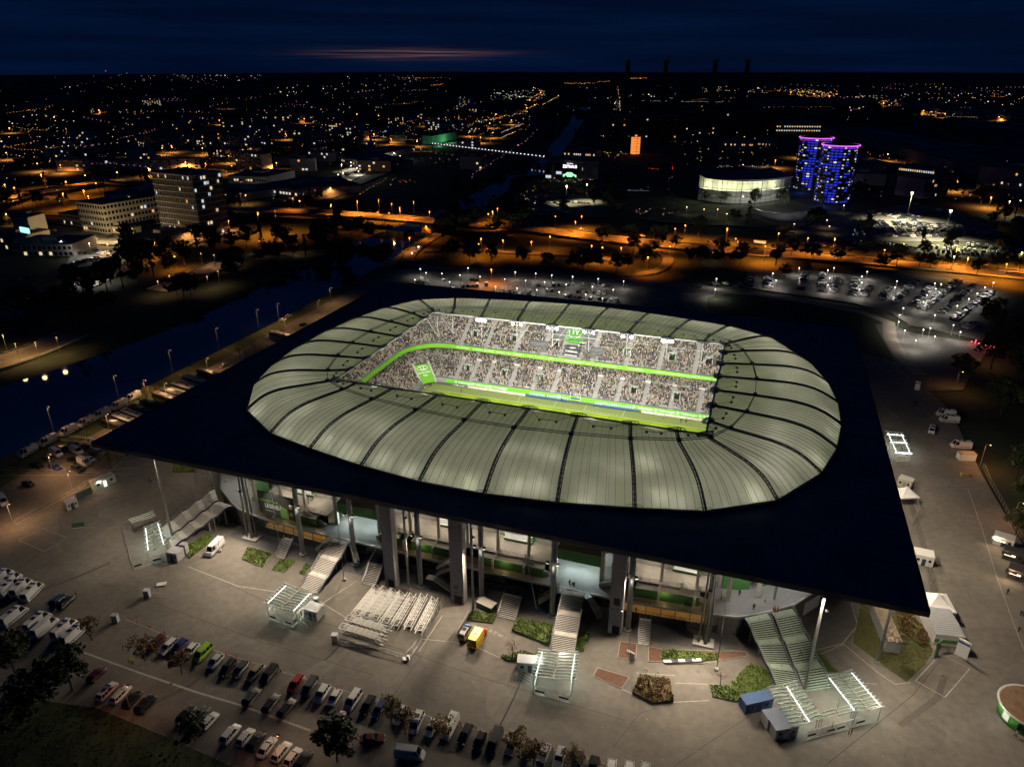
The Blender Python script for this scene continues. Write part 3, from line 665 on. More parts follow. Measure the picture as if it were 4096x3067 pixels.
# floodlights on their posts at the far edge of the opening
flood_glow = lamp_mat('floodlight_glow', (1.0, 0.97, 0.92), 60.0)
FL = [(-34.2, 4), (-20.3, 2), (-6.7, 2), (6.7, 2), (20.3, 2), (34.2, 4)]
for k, (x, n) in enumerate(FL):
    f = empty('floodlight_mast', (x, 34.9, 24.5), '%s of the lit floodlight posts along the far roof edge, from the left' % ORD[k], 'floodlight', 'floodlights at the far roof edge')
    b = MB(); b.tube((x, 35.3, 32), (x, 35.3, 24.0), 0.18, 8); b.build('post', mat('pale_steel'), f)
    b = MB(); b.bar((x - 1.7, 35.0, 30.6), (x + 1.7, 35.0, 30.6), 0.15); b.build('crossbar', mat('pale_steel'), f)
    for j in range(n):
        xx = x + (-1.55, 1.55, -0.8, 0.8)[j]; b = MB(); b.box((xx, 34.95, 30.9), (0.75, 0.35, 0.7)); b.build('lamp_housing', mat('pale_steel'), f)
        b = MB(); b.box((xx, 34.74, 30.85), (0.85, 0.05, 0.8)); b.build('lamp_glass', flood_glow, f)
    light('flood_beam', 'SPOT', (x, 34.4, 30.8), 8000 * n, WHITE, f, 0.5, (x * 0.9, -8, 0), 110, 0.6)
    b = MB(); b.bar((x + 0.3, 35.3, 24.2), (x + 5.5, 34.6, 32.0), 0.14); b.build('brace', mat('pale_steel'), f)
for k, (x, y) in enumerate(((-50.0, 30.5), (-46.0, 35.2), (46.0, 35.2))):
    f = empty('roof_post', (x, y, 24), ('pale post hanging under the left roof corner', 'pale post beside the leftmost floodlight', 'pale braced post under the right roof corner')[k], 'post')
    b = MB(); b.tube((x, y, 32), (x, y, 24.0), 0.18, 8); b.build('post', mat('pale_steel'), f)
    b = MB(); b.bar((x, y, 24.2), (x + (6.8 if k == 2 else -2.9), y - 3.5, 32.0), 0.25); b.build('brace', mat('pale_steel'), f)
# matching banks on the near roof edge, out of sight under it, light the far stand
for k, x in enumerate((-40, -24, -8, 8, 24, 40)):
    f = empty('floodlight_bank', (x, -35.2, 30.6), '%s floodlight bank under the near roof edge, from the left' % ORD[k], 'floodlight', 'floodlights under the near roof edge')
    b = MB(); b.box((x, -35.2, 30.9), (2.6, 0.5, 0.9)); b.build('lamp_housing', steel_w, f)
    b = MB(); b.box((x, -34.9, 30.85), (2.4, 0.05, 0.7)); b.build('lamp_glass', flood_glow, f)
    light('flood_beam', 'SPOT', (x, -34.6, 30.6), 85000, WHITE, f, 0.6, (x * 0.8, 52, 10), 75, 0.7)
    light('pitch_beam', 'SPOT', (x, -34.6, 30.6), 46000, WHITE, f, 0.6, (x * 0.9, 25, 0), 100, 0.7)
# lamps hung over the stands, just below the fabric: they make it glow from inside
hung = mat('lamp_body', (0.3, 0.3, 0.3), 0.5)
rg = random.Random(5)
for i in range(NT):
    ul = roof
    wdt = (Vector(OUT[i]) - Vector(OUT[(i + 1) % NT])).length; k = 0
    for u in (0.27, 0.75):
        for tt, dz, pw in ((0.07 + 0.06 * rg.random(), 2.9, 200), (0.28 + 0.16 * rg.random(), 3.8, 240)):
            if rg.random() < 0.22: continue
            uu_ = u + rg.uniform(-.1, .1); p = rp(i, tt).lerp(rp(i + 1, tt), uu_) - Vector((0, 0, dz))
            light('uplight', 'POINT', p, pw * rg.uniform(0.3, 1.7), WHITE, ul, 0.35)
            b = MB(); b.lathe([(0.3, -0.35), (0.38, -0.05), (0.3, -0.02)], 8, p - Vector((0, 0, 0.45))); b.build('roof_lamp', hung, ul)
    p = rp(i, 0.45).lerp(rp(i + 1, 0.45), 0.5) - Vector((0, 0, 9.0)); light('stand_fill', 'POINT', p, 720 * min(1.0, wdt / 15), WHITE, ul, 1.0)  # stand and edge fills: points added to light the fabric, no lamps hang there
    p = rp(i, 0.85).lerp(rp(i + 1, 0.85), 0.5) - Vector((0, 0, 7.0)); light('edge_fill', 'POINT', p, 240 * min(1.0, wdt / 15), WHITE, ul, 0.8)
# ------------------------------------------------------------------ near side of the stadium building
ZT, ZP = 5.5, 8.5
FE = [(-95, -20), (-91, -38), (-86, -50), (-78.5, -60.5), (-67, -67.8), (-57, -69.6), (-40, -70.6), (0, -71.0), (40, -70.4), (57, -69.0), (67, -67.2), (77.5, -59.5), (86, -48), (91, -36), (95, -20)]
def fy(x):
    for (a, ya), (c, yc) in zip(FE, FE[1:]):
        if a <= x <= c: return ya + (yc - ya) * (x - a) / (c - a)
    return FE[0][1] if x < 0 else FE[-1][1]
bld = empty('stadium_building', (0, -66, 0), 'lit concourse building of the stadium with green walls, terraces and glazed ground floor', 'building')
tan = mat('warm_lit_floor', (0.34, 0.27, 0.15), 0.8, var=0.15, scale=1.2)  # tan puts the warm lamp light of the terrace into the floor colour
pave = mat('forecourt_paving', (0.29, 0.29, 0.30), 0.75, var=0.12, scale=1.6, bump=0.1)
soil_wall = mat('dark_plinth', (0.06, 0.06, 0.065), 0.7, var=0.2, scale=1)
room_m = mat('amber_room', (0.62, 0.42, 0.14), 0.8, var=0.15, scale=0.7)
glass_c = mat('clear_glass', (0.55, 0.65, 0.60), 0.05, alpha=0.18)
glass_g = mat('canopy_glass', (0.30, 0.42, 0.36), 0.12, alpha=0.42)
GATE = [(-38.5, -22.5), (22.5, 38.0)]            # the two recessed gates
def xs_between(a, c, st): 
    n = max(1, round((c - a) / st)); return [a + (c - a) * k / n for k in range(n + 1)]
def band(b, a, c, off0, z0, off1, z1, st=4.0):   # strip following the curved front
    xs = xs_between(a, c, st)
    for x0, x1 in zip(xs, xs[1:]): b.quad((x0, fy(x0) + off0, z0), (x1, fy(x1) + off0, z0), (x1, fy(x1) + off1, z1), (x0, fy(x0) + off1, z1))
b = MB(); band(b, -90, 90, 0, ZT, 14.5, ZT); band(b, -90, 90, 0, ZT - 0.55, 0, ZT); band(b, -90, 90, 0.4, ZT - 0.55, 0, ZT - 0.55); b.build('terrace_slab', [tan], bld)
b = MB(); band(b, -90, 90, -0.06, ZT - 0.45, -0.06, ZT + 0.05); band(b, -90, 90, -0.06, ZT + 0.05, 0.3, ZT + 0.05); b.build('slab_edge', steel, bld)
for a, c in GATE + [(60.5, 82), (-82, -60.5)]: b = MB(); band(b, a, c, 0.32, ZT + 0.03, 15.5, ZT + 0.03); b.build('forecourt_floor', pave, bld)
b = MB(); band(b, -84, 84, .55, 0, .55, 2.25); b.build('plinth_wall', soil_wall, bld)
b = MB(); band(b, -84, 84, 5.5, 2.2, 5.5, ZT - 0.4); band(b, -84, 84, .55, 2.25, 5.5, 2.2); b.build('ground_floor_room', [mat('dark_room', (0.10, 0.10, 0.10), 0.8)], bld)
for a, c in ((39.0, 60.0), (-57.5, -33.0)):
    b = MB(); band(b, a, c, 5.3, 2.3, 5.3, ZT - 0.45, 2.0); band(b, a, c, .6, 2.3, 5.3, 2.3, 2.0); b.build('lit_room', room_m, bld)
    n = 5 if a > 0 else 6
    for k in range(n):
        x = a + (c - a) * (k + 0.5) / n; light('room_light', 'POINT', (x, fy(x) + 3.4, 4.6), 62, (1.0, 0.68, 0.30), bld, 0.3)
# glazing: every pane and mullion of the ground floor
for a, c in ((-60, -38), (-37, -20), (-13, 0), (5.5, 13), (19, 27), (34, 38.5), (43, 62.5)):
    xs = xs_between(a, c, 3.0)
    for x0, x1 in zip(xs, xs[1:]):
        lit = 39 < x0 < 60 or -57.5 < x0 < -34
        b = MB(); y0, y1 = fy(x0) + .4, fy(x1) + .4; b.hexa([(x0 + .05, y0, 2.3), (x1 - .05, y1, 2.3), (x1 - .05, y1 + .04, 2.3), (x0 + .05, y0 + .04, 2.3), (x0 + .05, y0, 5.0), (x1 - .05, y1, 5.0), (x1 - .05, y1 + .04, 5.0), (x0 + .05, y0 + .04, 5.0)])
        b.build('glass_pane', glass_c if lit else glass_d, bld)
        b = MB(); b.b2((x0 - .06, y0 - .08, 2.25), (x0 + .06, y0 + .08, 5.0)); b.b2((x0, y0 - .06, 3.2), (x1, y0 - .02, 3.28)); b.build('mullion', dark_steel, bld)
# green walls on the terrace, their pale tops, and the dark gap below the promenade
for a, c in ((5.6, 21.5), (43.2, 57.5), (-13, -1.0), (-22, -16.5), (-55, -41)):
    xs = xs_between(a, c, 4.5)
    for x0, x1 in zip(xs, xs[1:]):
        b = MB(); y0, y1 = fy(x0) + 2.1, fy(x1) + 2.1; b.hexa([(x0 + .02, y0, ZT), (x1 - .02, y1, ZT), (x1 - .02, y1 + 2, ZT), (x0 + .02, y0 + 2, ZT), (x0 + .02, y0, ZP - .55), (x1 - .02, y1, ZP - .55), (x1 - .02, y1 + 2, ZP - .55), (x0 + .02, y0 + 2, ZP - .55)])
        b.build('green_panel', green, bld)
    b = MB(); band(b, a, c, 2.0, ZP - 0.53, 4.2, ZP - 0.53); b.build('panel_coping', concrete_l, bld)
for a, c in ((-60.5, -38.5), (-22.5, 22.5), (38.0, 60.5)): b = MB(); band(b, a, c, 4.3, ZT, 4.3, ZP - 0.3); b.build('recess_shade', black, bld)  # black sheet stands in for the shade of the recess
prom = mat('promenade_floor', (0.50, 0.48, 0.45), 0.8, var=0.12, scale=1.0, bump=0.1)
for a, c in ((-60.5, -38.5), (-22.5, 22.5), (38.0, 60.5)):
    b = MB(); band(b, a, c, 4.0, ZP, 14.0, ZP); band(b, a, c, 4.0, ZP - 0.35, 4.0, ZP); b.build('promenade_floor', prom, bld)
    b = MB()
    xs = xs_between(a, c, 2.0)
    for x0, x1 in zip(xs, xs[1:]):
        p, q = Vector((x0, fy(x0) + 4.1, ZP)), Vector((x1, fy(x1) + 4.1, ZP))
        for h in (0.55, 1.05): b.bar(p + Vector((0, 0, h)), q + Vector((0, 0, h)), 0.05)
        b.bar(p, p + Vector((0, 0, 1.05)), 0.05)
    b.build('promenade_railing', steel, bld)
b = MB(); xs = xs_between(-80, 80, 2.0)
for x0, x1 in zip(xs, xs[1:]):
    if any(l < (x0 + x1) / 2 < h for l, h in ((27.0, 32.8), (-33.3, -27.6), (66.5, 79), (-79.5, -67))): continue
    p, q = Vector((x0, fy(x0) + 0.15, ZT)), Vector((x1, fy(x1) + 0.15, ZT))
    for h in (0.4, 0.75, 1.05): b.bar(p + Vector((0, 0, h)), q + Vector((0, 0, h)), 0.04)
    b.bar(p, p + Vector((0, 0, 1.05)), 0.05)
b.build('terrace_railing', steel, bld)
# sloping bank of fair-faced concrete behind the promenade and kiosks with lit counters
b = MB(); band(b, -60, 60, 11.5, ZP, 15.5, ZP + 5.0); b.build('raked_wall', mat('raked_concrete', (.30, .27, .23), .9, var=.15, scale=2.5), bld)
for k, (x0, x1) in enumerate(((-9, -1.5), (9, 16.5), (-52, -47), (50.5, 57))):
    b = MB(); y = fy(x0) + 9.6; b.b2((x0, y, ZP), (x1, y + 3, ZP + 3.0)); kk = b.build('kiosk', green, bld)
    b = MB(); b.b2((x0 + .3, y - .05, ZP + 1.1), (x1 - .3, y + .02, ZP + 2.2)); b.build('lit_counter', lamp_mat('counter_glow', (1, .93, .78), .6), kk)
    b = MB(); b.b2((x0 + .1, y - .55, ZP + 1.0), (x1 - .1, y, ZP + 1.08)); b.build('counter', white, kk)
    b = MB(); b.b2((x0, y - .1, ZP + 2.35), (x1, y - .02, ZP + 2.95)); b.build('menu_board', white, kk)
# gates: piers, green lintel boxes and side stairs up to the promenade
for gx0, gx1 in ((-36.0, -24.0), (24.0, 34.6)):
    b = MB(); b.b2((gx0, -65.2, 9.3), (gx1, -57.5, 12.2)); lb = b.build('lintel_box', green, bld)
    b = MB(); b.b2((gx0 - .1, -65.3, 12.2), (gx1 + .1, -57.5, 12.35)); b.build('lintel_roof', mat('gravel_roof', (0.22, 0.18, 0.15), 0.9, var=0.2, scale=2), lb)
    for x in (gx0 - .4, gx1 + .4):
        b = MB(); b.b2((x - .45, -65.8, ZT), (x + .45, -64.9, 16)); b.build('pier', concrete_l, bld)
        b = MB(); b.b2((x - .3 + (0.9 if x < (gx0 + gx1) / 2 else -1.9), -64.2, 8.9), (x + .9 + (.9 if x < (gx0 + gx1) / 2 else -1.9), -63.8, 9.2)); b.build('gate_lamp', lamp_mat('gate_glow', (0.9, 1.0, 0.75), 9.0), bld)
    for x in (gx0 + 3, gx1 - 3): light('gate_light', 'POINT', (x, -64.0, 8.6), 520, (.9, .97, 1), bld, 0.4)
    b = MB(); b.b2((gx0, -56.5, ZT), (gx1, -56.3, 9.4)); b.build('gate_backwall', mat('gate_grey', (.22, .24, .23), .7), bld)
def flight(parent, x0, x1, y, w, z0, z1, n, name='flight'):
    """stairs running along x from (x0, z0) to (x1, z1)"""
    for k in range(n):
        a = x0 + (x1 - x0) * k / n; c = x0 + (x1 - x0) * (k + 1) / n; z = z0 + (z1 - z0) * (k + 1) / n
        b = MB(); b.b2((min(a, c), y - w / 2, z - 0.35), (max(a, c), y + w / 2, z)); b.build('stair_step', concrete_l, parent)
    for s in (-1, 1):
        b = MB(); yy = y + s * (w / 2 + .08); b.hexa([(x0, yy - .06, z0 - .3), (x1, yy - .06, z1 - .3), (x1, yy + .06, z1 - .3), (x0, yy + .06, z0 - .3), (x0, yy - .06, z0 + .95), (x1, yy - .06, z1 + .95), (x1, yy + .06, z1 + .95), (x0, yy + .06, z0 + .95)]) if s < 0 else b.bar((x0, yy, z0 + 1), (x1, yy, z1 + 1), 0.06)
        b.build('balustrade', concrete_l if s < 0 else steel, parent)
for x0, x1 in ((22.8, 16.0), (34.8, 41.0), (-38.8, -45.0), (-23.4, -17.5), (60.5, 53.0)): flight(bld, x0, x1, fy((x0 + x1) / 2) + 4.2, 2.3, ZT, ZP, 15)
# big concrete pylons, round columns with floodlights, slender masts
pyl_m = mat('pylon_concrete', (0.46, 0.46, 0.46), 0.8, var=0.06, scale=0.5)
for k, (x0, x1) in enumerate(((-16.0, -13.2), (1.5, 4.8), (38.9, 41.9))):
    lab = ('concrete pylon nearest the left gate stairs', 'concrete pylon with a small blue plate beside the truss stack', 'concrete pylon with a lift door right of the centre stairs')[k]
    py = empty('concrete_pylon', ((x0 + x1) / 2, -76.5, 0), 'tall square ' + lab, 'pylon', 'pylons under the roof')
    y0, y1 = (-77.6, -75.4) if k < 2 else (-75.4, -73.2)
    nseg = 6
    for j in range(nseg): b = MB(); b.b2((x0, y0, 26.2 * j / nseg + .015), (x1, y1, 26.2 * (j + 1) / nseg - .015)); b.build('cast_block', pyl_m, py)
    b = MB(); b.b2((x0 + .03, y0 + .03, 0), (x1 - .03, y1 - .03, 26.2)); b.build('joint_core', mat('joint_grey', (0.22, 0.22, 0.22), 0.9), py)
    b = MB(); b.b2((x0 + .9, y0 - .03, 0.05), (x1 - .4, y0 + .05, 2.3)); b.build('door', black, py)
    if k == 1:
        b = MB(); b.b2((x0 + .8, y0 - .02, 4.0), (x0 + 1.9, y0 + .02, 5.3)); b.build('blue_plate', mat('blue_plate', (0.12, 0.26, 0.33), .5), py)
        b = MB(); b.b2((x0 + .8, y0 - .02, 3.0), (x0 + 2.0, y0 + .02, 3.3)); b.build('green_plate', mat('green_plate', (0.10, 0.22, 0.10), .5), py)
    if k == 2: b = MB(); b.b2((x0 + .9, y0 - .04, 8.0), (x1 - .7, y0 + .02, 10.0)); b.build('opening', soil_wall, py); b = MB(); b.b2((x0 - .1, y0 - .5, 7.0), (x1 + .2, y0, 7.1)); b.bar((x0 - .1, y0 - .5, 8.1), (x1 + .2, y0 - .5, 8.1), .05); b.build('balcony', steel, py)
col_m = mat('column_paint', (0.52, 0.53, 0.53), 0.5)
flood_b = mat('floodlight_body', (0.05, 0.05, 0.055), 0.5)
cw = ['between the left gate stairs and the first pylon', 'between the two left pylons', 'right of the second pylon', 'beside the centre stairs', 'in front of the amber windows', 'in front of the left banner']
for k, (x, y) in enumerate(((-27.4, -72.6), (-7.7, -75.0), (8.0, -74.2), (25.6, -74.4), (43.0, -73.2), (-42.4, -73.4))):
    co = empty('round_column', (x, y, 0), 'round steel column ' + cw[k], 'column', 'round columns under the near roof edge')
    b = MB(); b.lathe([(.62, 1.3), (.62, 26.2)], 14, (x, y, 0)); b.build('shaft', col_m, co, smooth=True)
    b = MB(); b.lathe([(.2, 0), (.35, .5), (.62, 1.3)], 14, (x, y, 0)); b.build('pin_foot', steel, co, smooth=True)
    b = MB(); b.lathe([(1.0, 0), (1.0, .35), (.85, .35), (.85, .1)], 16, (x, y, 0)); b.build('base_ring', concrete, co)
    for s in (-1, 1):
        b = MB(); b.bar((x, y, 15.6), (x + s * 1.1, y - .5, 15.6), .1); b.box((x + s * 1.15, y - .75, 15.45), (.75, .5, .3), s * .4); b.build('floodlight', flood_b, co)
        b = MB(); b.box((x + s * 1.15, y - .8, 15.28), (.62, .4, .04), s * .4); b.build('floodlight_glass', lamp_mat('flood_small', (1, .9, .72), 8), co)
    light('apron_flood', 'SPOT', (x, y - 1.4, 15.2), 20000, WARM, co, .4, (x, y - 24, 0), 130, .8)
    light('column_wash', 'SPOT', (x + .2, y - 1.0, 15.2), 500, WHITE, co, .2, (x, y, 3), 50, .8)
for sx, lab in ((-1, 'left of the hanging banner'), (1, 'right of the amber windows')):
    x, y = 59.6 * sx, -71.8
    co = empty('mast_cluster', (x, y, 0), 'cluster of slim steel masts on a square plinth ' + lab, 'mast')
    b = MB(); b.box((x, y, .25), (4.5, 3.0, .5)); b.build('plinth', concrete, co)
    for dx, dy in ((-1.1, -.5), (-.3, .5), (.4, -.5), (1.1, .4)): b = MB(); b.tube((x + dx, y + dy, .5), (x + dx * .6, y + dy * .6, 26), .2 if dx not in (.4,) else .38, 8); b.build('mast', steel, co, smooth=True)
    light('apron_flood', 'SPOT', (x, y - 1.4, 15.2), 30000, WARM, co, .4, (x + sx * 4, y - 20, 0), 130, .8)
    b = MB(); b.box((x, y - 1.4, 15.6), (.8, .6, .35)); b.build('floodlight', flood_b, co)
poles = [((1636, 2360), 'in front of the second truss from the left pylon'), ((1893, 2445), 'beside the planted bed and the emergency vehicles'), ((3216, 2765), 'at the foot of the right double stairs'), ((3507, 2652), 'on the lawn by the container'), ((690, 2150), 'at the foot of the left double stairs'), ((1377, 2320), 'with white foot left of the small stairs'), ((2513, 2610), 'in the bark bed beside the small right stairs'), ((2865, 2680), 'with white foot on the right plaza'), ((880, 2205), 'beside the white van'), ((1120, 2190), 'by the leftmost small stairs'), ((860, 2000), 'at the top of the left double stairs'), ((3083, 2470), 'between the right double stairs')]
for k, ((px, py_), lab) in enumerate(poles):
    p = P(px, py_); top = 26.2 if abs(p.y) < 81 and abs(p.x) < 96 else 19.0
    rr = .30 if k in (0, 1, 2, 3, 4, 11, 10) else .07
    if k >= 10: p.z = 0
    co = empty('slender_pole', p, 'slender grey pole ' + lab, 'pole', 'slender poles on the plaza')
    b = MB(); b.tube(p, p + Vector((0, 0, top)), rr, 8); b.build('shaft', steel, co, smooth=True)
    b = MB(); b.lathe([(.5, 0), (.48, .55), (.25, .75)], 12, p); b.build('foot', concrete, co)
    if k < 4 or k == 10:
        q = p + Vector((.8, -.6, min(top - 3, 21.5))); b = MB(); b.box(q, (.5, .5, .3)); b.build('lamp_housing', flood_b, co); light('pole_wash', 'SPOT', q - Vector((0, 0, .3)), 130, WARM, co, .2, p + Vector((0, 0, 8)), 40, .8)
# slanted tie rods down to the plaza
for k, (a, c) in enumerate((((18.2, -72.0, 14), (21.8, -74.5, 1)), ((-20, -73.0, 8), (-23.5, -76.0, .6)))):
    b = MB(); b.tube(a, c, .12, 6); o = b.build('tie_rod', steel); tag(o, ('slanted steel tie rod left of the centre stairs', 'slanted steel tie rod right of the left gate stairs')[k], 'rod')
# printed player banner hung over the left terrace
pb = empty('player_banner', (-50, -71.5, 9), 'dark hanging banner with LEGENDÄR lettering and two players in jerseys', 'banner')
bp0, bp1 = Vector((-56.2, -70.9, 8.6)), Vector((-44.0, -71.6, 8.6)); ud = (bp1 - bp0).normalized(); BH = 6.8
b = MB(); nb = Vector((ud.y, -ud.x, 0)); b.hexa([bp0, bp1, bp1 - nb * .1, bp0 - nb * .1] + [q + Vector((0, 0, BH)) for q in (bp0, bp1, bp1 - nb * .1, bp0 - nb * .1)]); b.build('cloth', mat('banner_dark', (0.055, 0.06, 0.05), .7, var=.35, scale=.5), pb)
rzb = math.atan2(ud.y, ud.x)
def bpt(u, z, o=.03): return bp0 + ud * u + nb * o + Vector((0, 0, z))
text('LEGENDÄR.', 'lettering', 1.75, printw, pb, bpt(5.3, 2.6), rz=rzb, bold=.05, sx=.72); light('banner_fill', 'SPOT', bpt(5, 10, 5), 2200, WHITE, pb, .3, bpt(6, 3), 80, .8); text('EINFACH NUR...', 'lettering', 1.0, mat('lime_letters', (.25, .5, .08), .6), pb, bpt(3.6, 4.1), rz=rzb, bold=.02)  # the spot is added to brighten the cloth, no lamp is known there
text('Jetzt Mitglied werden', 'lettering', .35, printw, pb, bpt(3.6, 1.2), rz=rzb)
for u, jm, sk, h in ((8.2, mat('jersey_lime', (.22, .40, .10), .7), (.10, .055, .035), 4.9), (10.4, mat('jersey_black', (.02, .022, .024), .7), (.45, .28, .19), 4.4)):
    b = MB(); pts = [(-1.25, 0), (1.25, 0), (1.35, 2.4), (.75, 3.2), (-.75, 3.2), (-1.35, 2.4)]; b.add([bpt(u + x, z, .05) for x, z in pts], [(0, 1, 2, 3, 4, 5)]); b.build('printed_jersey', jm, pb)
    b = MB(); b.add([bpt(u + .55 * math.cos(a), h - .35 + .8 * math.sin(a) * 1.0, .06) for a in [2 * PI * k / 12 for k in range(12)]], [tuple(range(12))]); b.build('printed_head', mat('print_skin%d' % int(h * 10), sk, .7), pb)
vw_logo(pb, bpt(10.4, 1.7, .08), .55, ud, (0, 0, 1), mat('gold_print', (.45, .42, .15), .6))

# ---- outdoor staircases
def stairs(a0, a1, c0, c1, z1, label, flights=3, n=11, green_tint=False, split=False):
    """a0, a1: left and right foot; c0, c1: left and right head at height z1"""
    st = empty('outdoor_stairs', ((a0 + a1) / 2), label, 'stairs', 'broad stairs up to the terrace')
    sm = mat('stair_green', (.42, .52, .42), .8, var=.1, scale=1.5) if green_tint else concrete_l
    L = lambda t, z: Vector((a0.x + (c0.x - a0.x) * t, a0.y + (c0.y - a0.y) * t, z)); Rr = lambda t, z: Vector((a1.x + (c1.x - a1.x) * t, a1.y + (c1.y - a1.y) * t, z))
    tot = n * flights; lf = .09; run = (1 - lf * flights) / tot; t = 0; z = 0; dz = z1 / tot; prof = [(0, 0)]
    for f in range(flights):
        for k in range(n):
            z += dz; b = MB(); l0, l1, r0, r1 = L(t, 0), L(t + run * .66, 0), Rr(t, 0), Rr(t + run * .66, 0); zb = z - .09
            # tread with an open, dark riser gap below
            b.hexa([Vector((q.x, q.y, zb)) for q in (l0, r0, r1, l1)] + [Vector((q.x, q.y, z)) for q in (l0, r0, r1, l1)]); b.build('step', sm, st); t += run
        prof.append((t, z)); b = MB(); l0, l1, r0, r1 = L(t, 0), L(t + lf, 0), Rr(t, 0), Rr(t + lf, 0)
        b.hexa([Vector((q.x, q.y, z - .22)) for q in (l0, r0, r1, l1)] + [Vector((q.x, q.y, z - .001)) for q in (l0, r0, r1, l1)]); b.build('landing', sm, st); t += lf; prof.append((t, z))
    for F, s in ((L, -1), (Rr, 1)):
        b = MB()
        for (t0, z0), (t1, z2) in zip(prof, prof[1:]): b.bar(F(t0, z0 - .15), F(t1, z2 - .15), .12, .5)
        b.build('stringer', dark_steel, st)
        b = MB()
        for (t0, z0), (t1, z2) in zip(prof, prof[1:]):
            for h in (.5, 1.0): b.bar(F(t0, z0 + h), F(t1, z2 + h), .06)
            b.bar(F(t0, z0), F(t0, z0 + 1), .06)
        b.build('handrail', steel, st)
    b = MB()
    for (t0, z0), (t1, z2) in zip(prof, prof[1:]): b.bar(L(t0, z0 + .9).lerp(Rr(t0, z0 + .9), .5), L(t1, z2 + .9).lerp(Rr(t1, z2 + .9), .5), .05); b.bar(L(t0, z0).lerp(Rr(t0, z0), .5), L(t0, z0 + .9).lerp(Rr(t0, z0 + .9), .5), .05)
    b.build('centre_rail', steel, st)
    b = MB()   # closed soffit painted dark as the shade of the riser gaps, and its props
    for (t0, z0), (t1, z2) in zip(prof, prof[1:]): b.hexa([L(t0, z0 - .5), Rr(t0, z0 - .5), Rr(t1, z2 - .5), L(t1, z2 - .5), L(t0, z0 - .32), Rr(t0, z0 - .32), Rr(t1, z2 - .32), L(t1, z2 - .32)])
    b.build('shade_soffit', mat('stair_shadow_gap', (.035, .033, .03), .9), st)
    if z1 > 4:
        for tt in (.62, .9):
            for u in (.2, .8): b = MB(); q = L(tt, 0).lerp(Rr(tt, 0), u); b.tube(q, q + Vector((0, 0, z1 * tt - 1.0)), .22, 8); b.build('prop', concrete, st)
    return st
V = Vector
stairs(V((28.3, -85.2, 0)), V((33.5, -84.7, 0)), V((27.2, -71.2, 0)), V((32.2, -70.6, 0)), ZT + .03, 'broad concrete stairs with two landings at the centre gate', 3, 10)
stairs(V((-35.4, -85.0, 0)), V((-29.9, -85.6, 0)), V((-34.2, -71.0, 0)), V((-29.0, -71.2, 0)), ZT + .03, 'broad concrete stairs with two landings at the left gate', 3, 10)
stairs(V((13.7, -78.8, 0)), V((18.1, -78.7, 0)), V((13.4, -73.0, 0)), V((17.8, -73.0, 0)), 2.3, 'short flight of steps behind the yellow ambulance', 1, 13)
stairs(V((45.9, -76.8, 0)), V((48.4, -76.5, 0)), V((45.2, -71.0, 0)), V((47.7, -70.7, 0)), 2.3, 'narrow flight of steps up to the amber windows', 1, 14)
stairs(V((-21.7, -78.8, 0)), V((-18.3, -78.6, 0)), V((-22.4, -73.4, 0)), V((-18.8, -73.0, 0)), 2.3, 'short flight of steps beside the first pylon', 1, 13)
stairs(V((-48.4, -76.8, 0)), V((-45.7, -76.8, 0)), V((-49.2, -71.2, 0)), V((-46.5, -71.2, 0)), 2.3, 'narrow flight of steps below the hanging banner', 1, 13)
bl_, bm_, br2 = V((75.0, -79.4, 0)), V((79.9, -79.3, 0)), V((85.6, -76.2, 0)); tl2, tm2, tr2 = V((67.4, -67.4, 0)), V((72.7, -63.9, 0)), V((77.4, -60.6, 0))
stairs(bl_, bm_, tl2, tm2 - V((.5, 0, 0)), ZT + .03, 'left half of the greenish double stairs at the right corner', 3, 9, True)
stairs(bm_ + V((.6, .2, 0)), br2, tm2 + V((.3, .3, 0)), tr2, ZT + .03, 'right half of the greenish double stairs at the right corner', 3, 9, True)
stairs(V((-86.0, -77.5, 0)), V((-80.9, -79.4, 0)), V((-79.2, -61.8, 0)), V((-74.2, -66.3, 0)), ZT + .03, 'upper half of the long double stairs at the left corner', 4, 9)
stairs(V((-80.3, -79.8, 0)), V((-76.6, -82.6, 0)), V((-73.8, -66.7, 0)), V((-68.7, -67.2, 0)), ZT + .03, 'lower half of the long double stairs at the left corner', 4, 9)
# slim steel service stairs beside the broad ones
def steel_stair(p, q, w, label):
    p, q = Vector(p), Vector(q); st = empty('steel_stair', p, label, 'stairs', 'steel service stairs'); d = (q - p); u = Vector((-d.y, d.x, 0)).normalized() * w; n = 12
    for k in range(n): b = MB(); a, c = p.lerp(q, k / n), p.lerp(q, (k + .6) / n); z = Vector((0, 0, (q.z - p.z) / n)); a.z = c.z = p.z + (q.z - p.z) * (k + 1) / n; b.hexa([a - u - V((0, 0, .06)), a + u - V((0, 0, .06)), c + u - V((0, 0, .06)), c - u - V((0, 0, .06)), a - u, a + u, c + u, c - u]); b.build('tread', steel, st)
    for s in (-1, 1):
        b = MB(); b.bar(p + u * s, q + u * s, .08, .25); 
        for h in (.55, 1.05): b.bar(p + u * s + V((0, 0, h)), q + u * s + V((0, 0, h)), .05)
        for k in range(4): a = p.lerp(q, k / 3) + u * s; b.bar(a, a + V((0, 0, 1.05)), .05)
        b.build('balustrade', steel, st)
    b = MB(); b.box(q + d.normalized() * V((1, 1, 0)) * .8, (2.2, 1.8, .1), math.atan2(d.y, d.x)); b.build('platform', steel, st); return st
steel_stair((22.0, -73.6, 2.4), (26.3, -71.6, 5.4), .6, 'zigzag steel stair left of the centre stairs')
steel_stair((36.8, -74.0, 2.2), (33.3, -71.6, 5.4), .6, 'zigzag steel stair right of the centre stairs')
steel_stair((-25.6, -74.4, 2.2), (-28.2, -71.9, 5.4), .6, 'steel stair right of the left gate stairs')
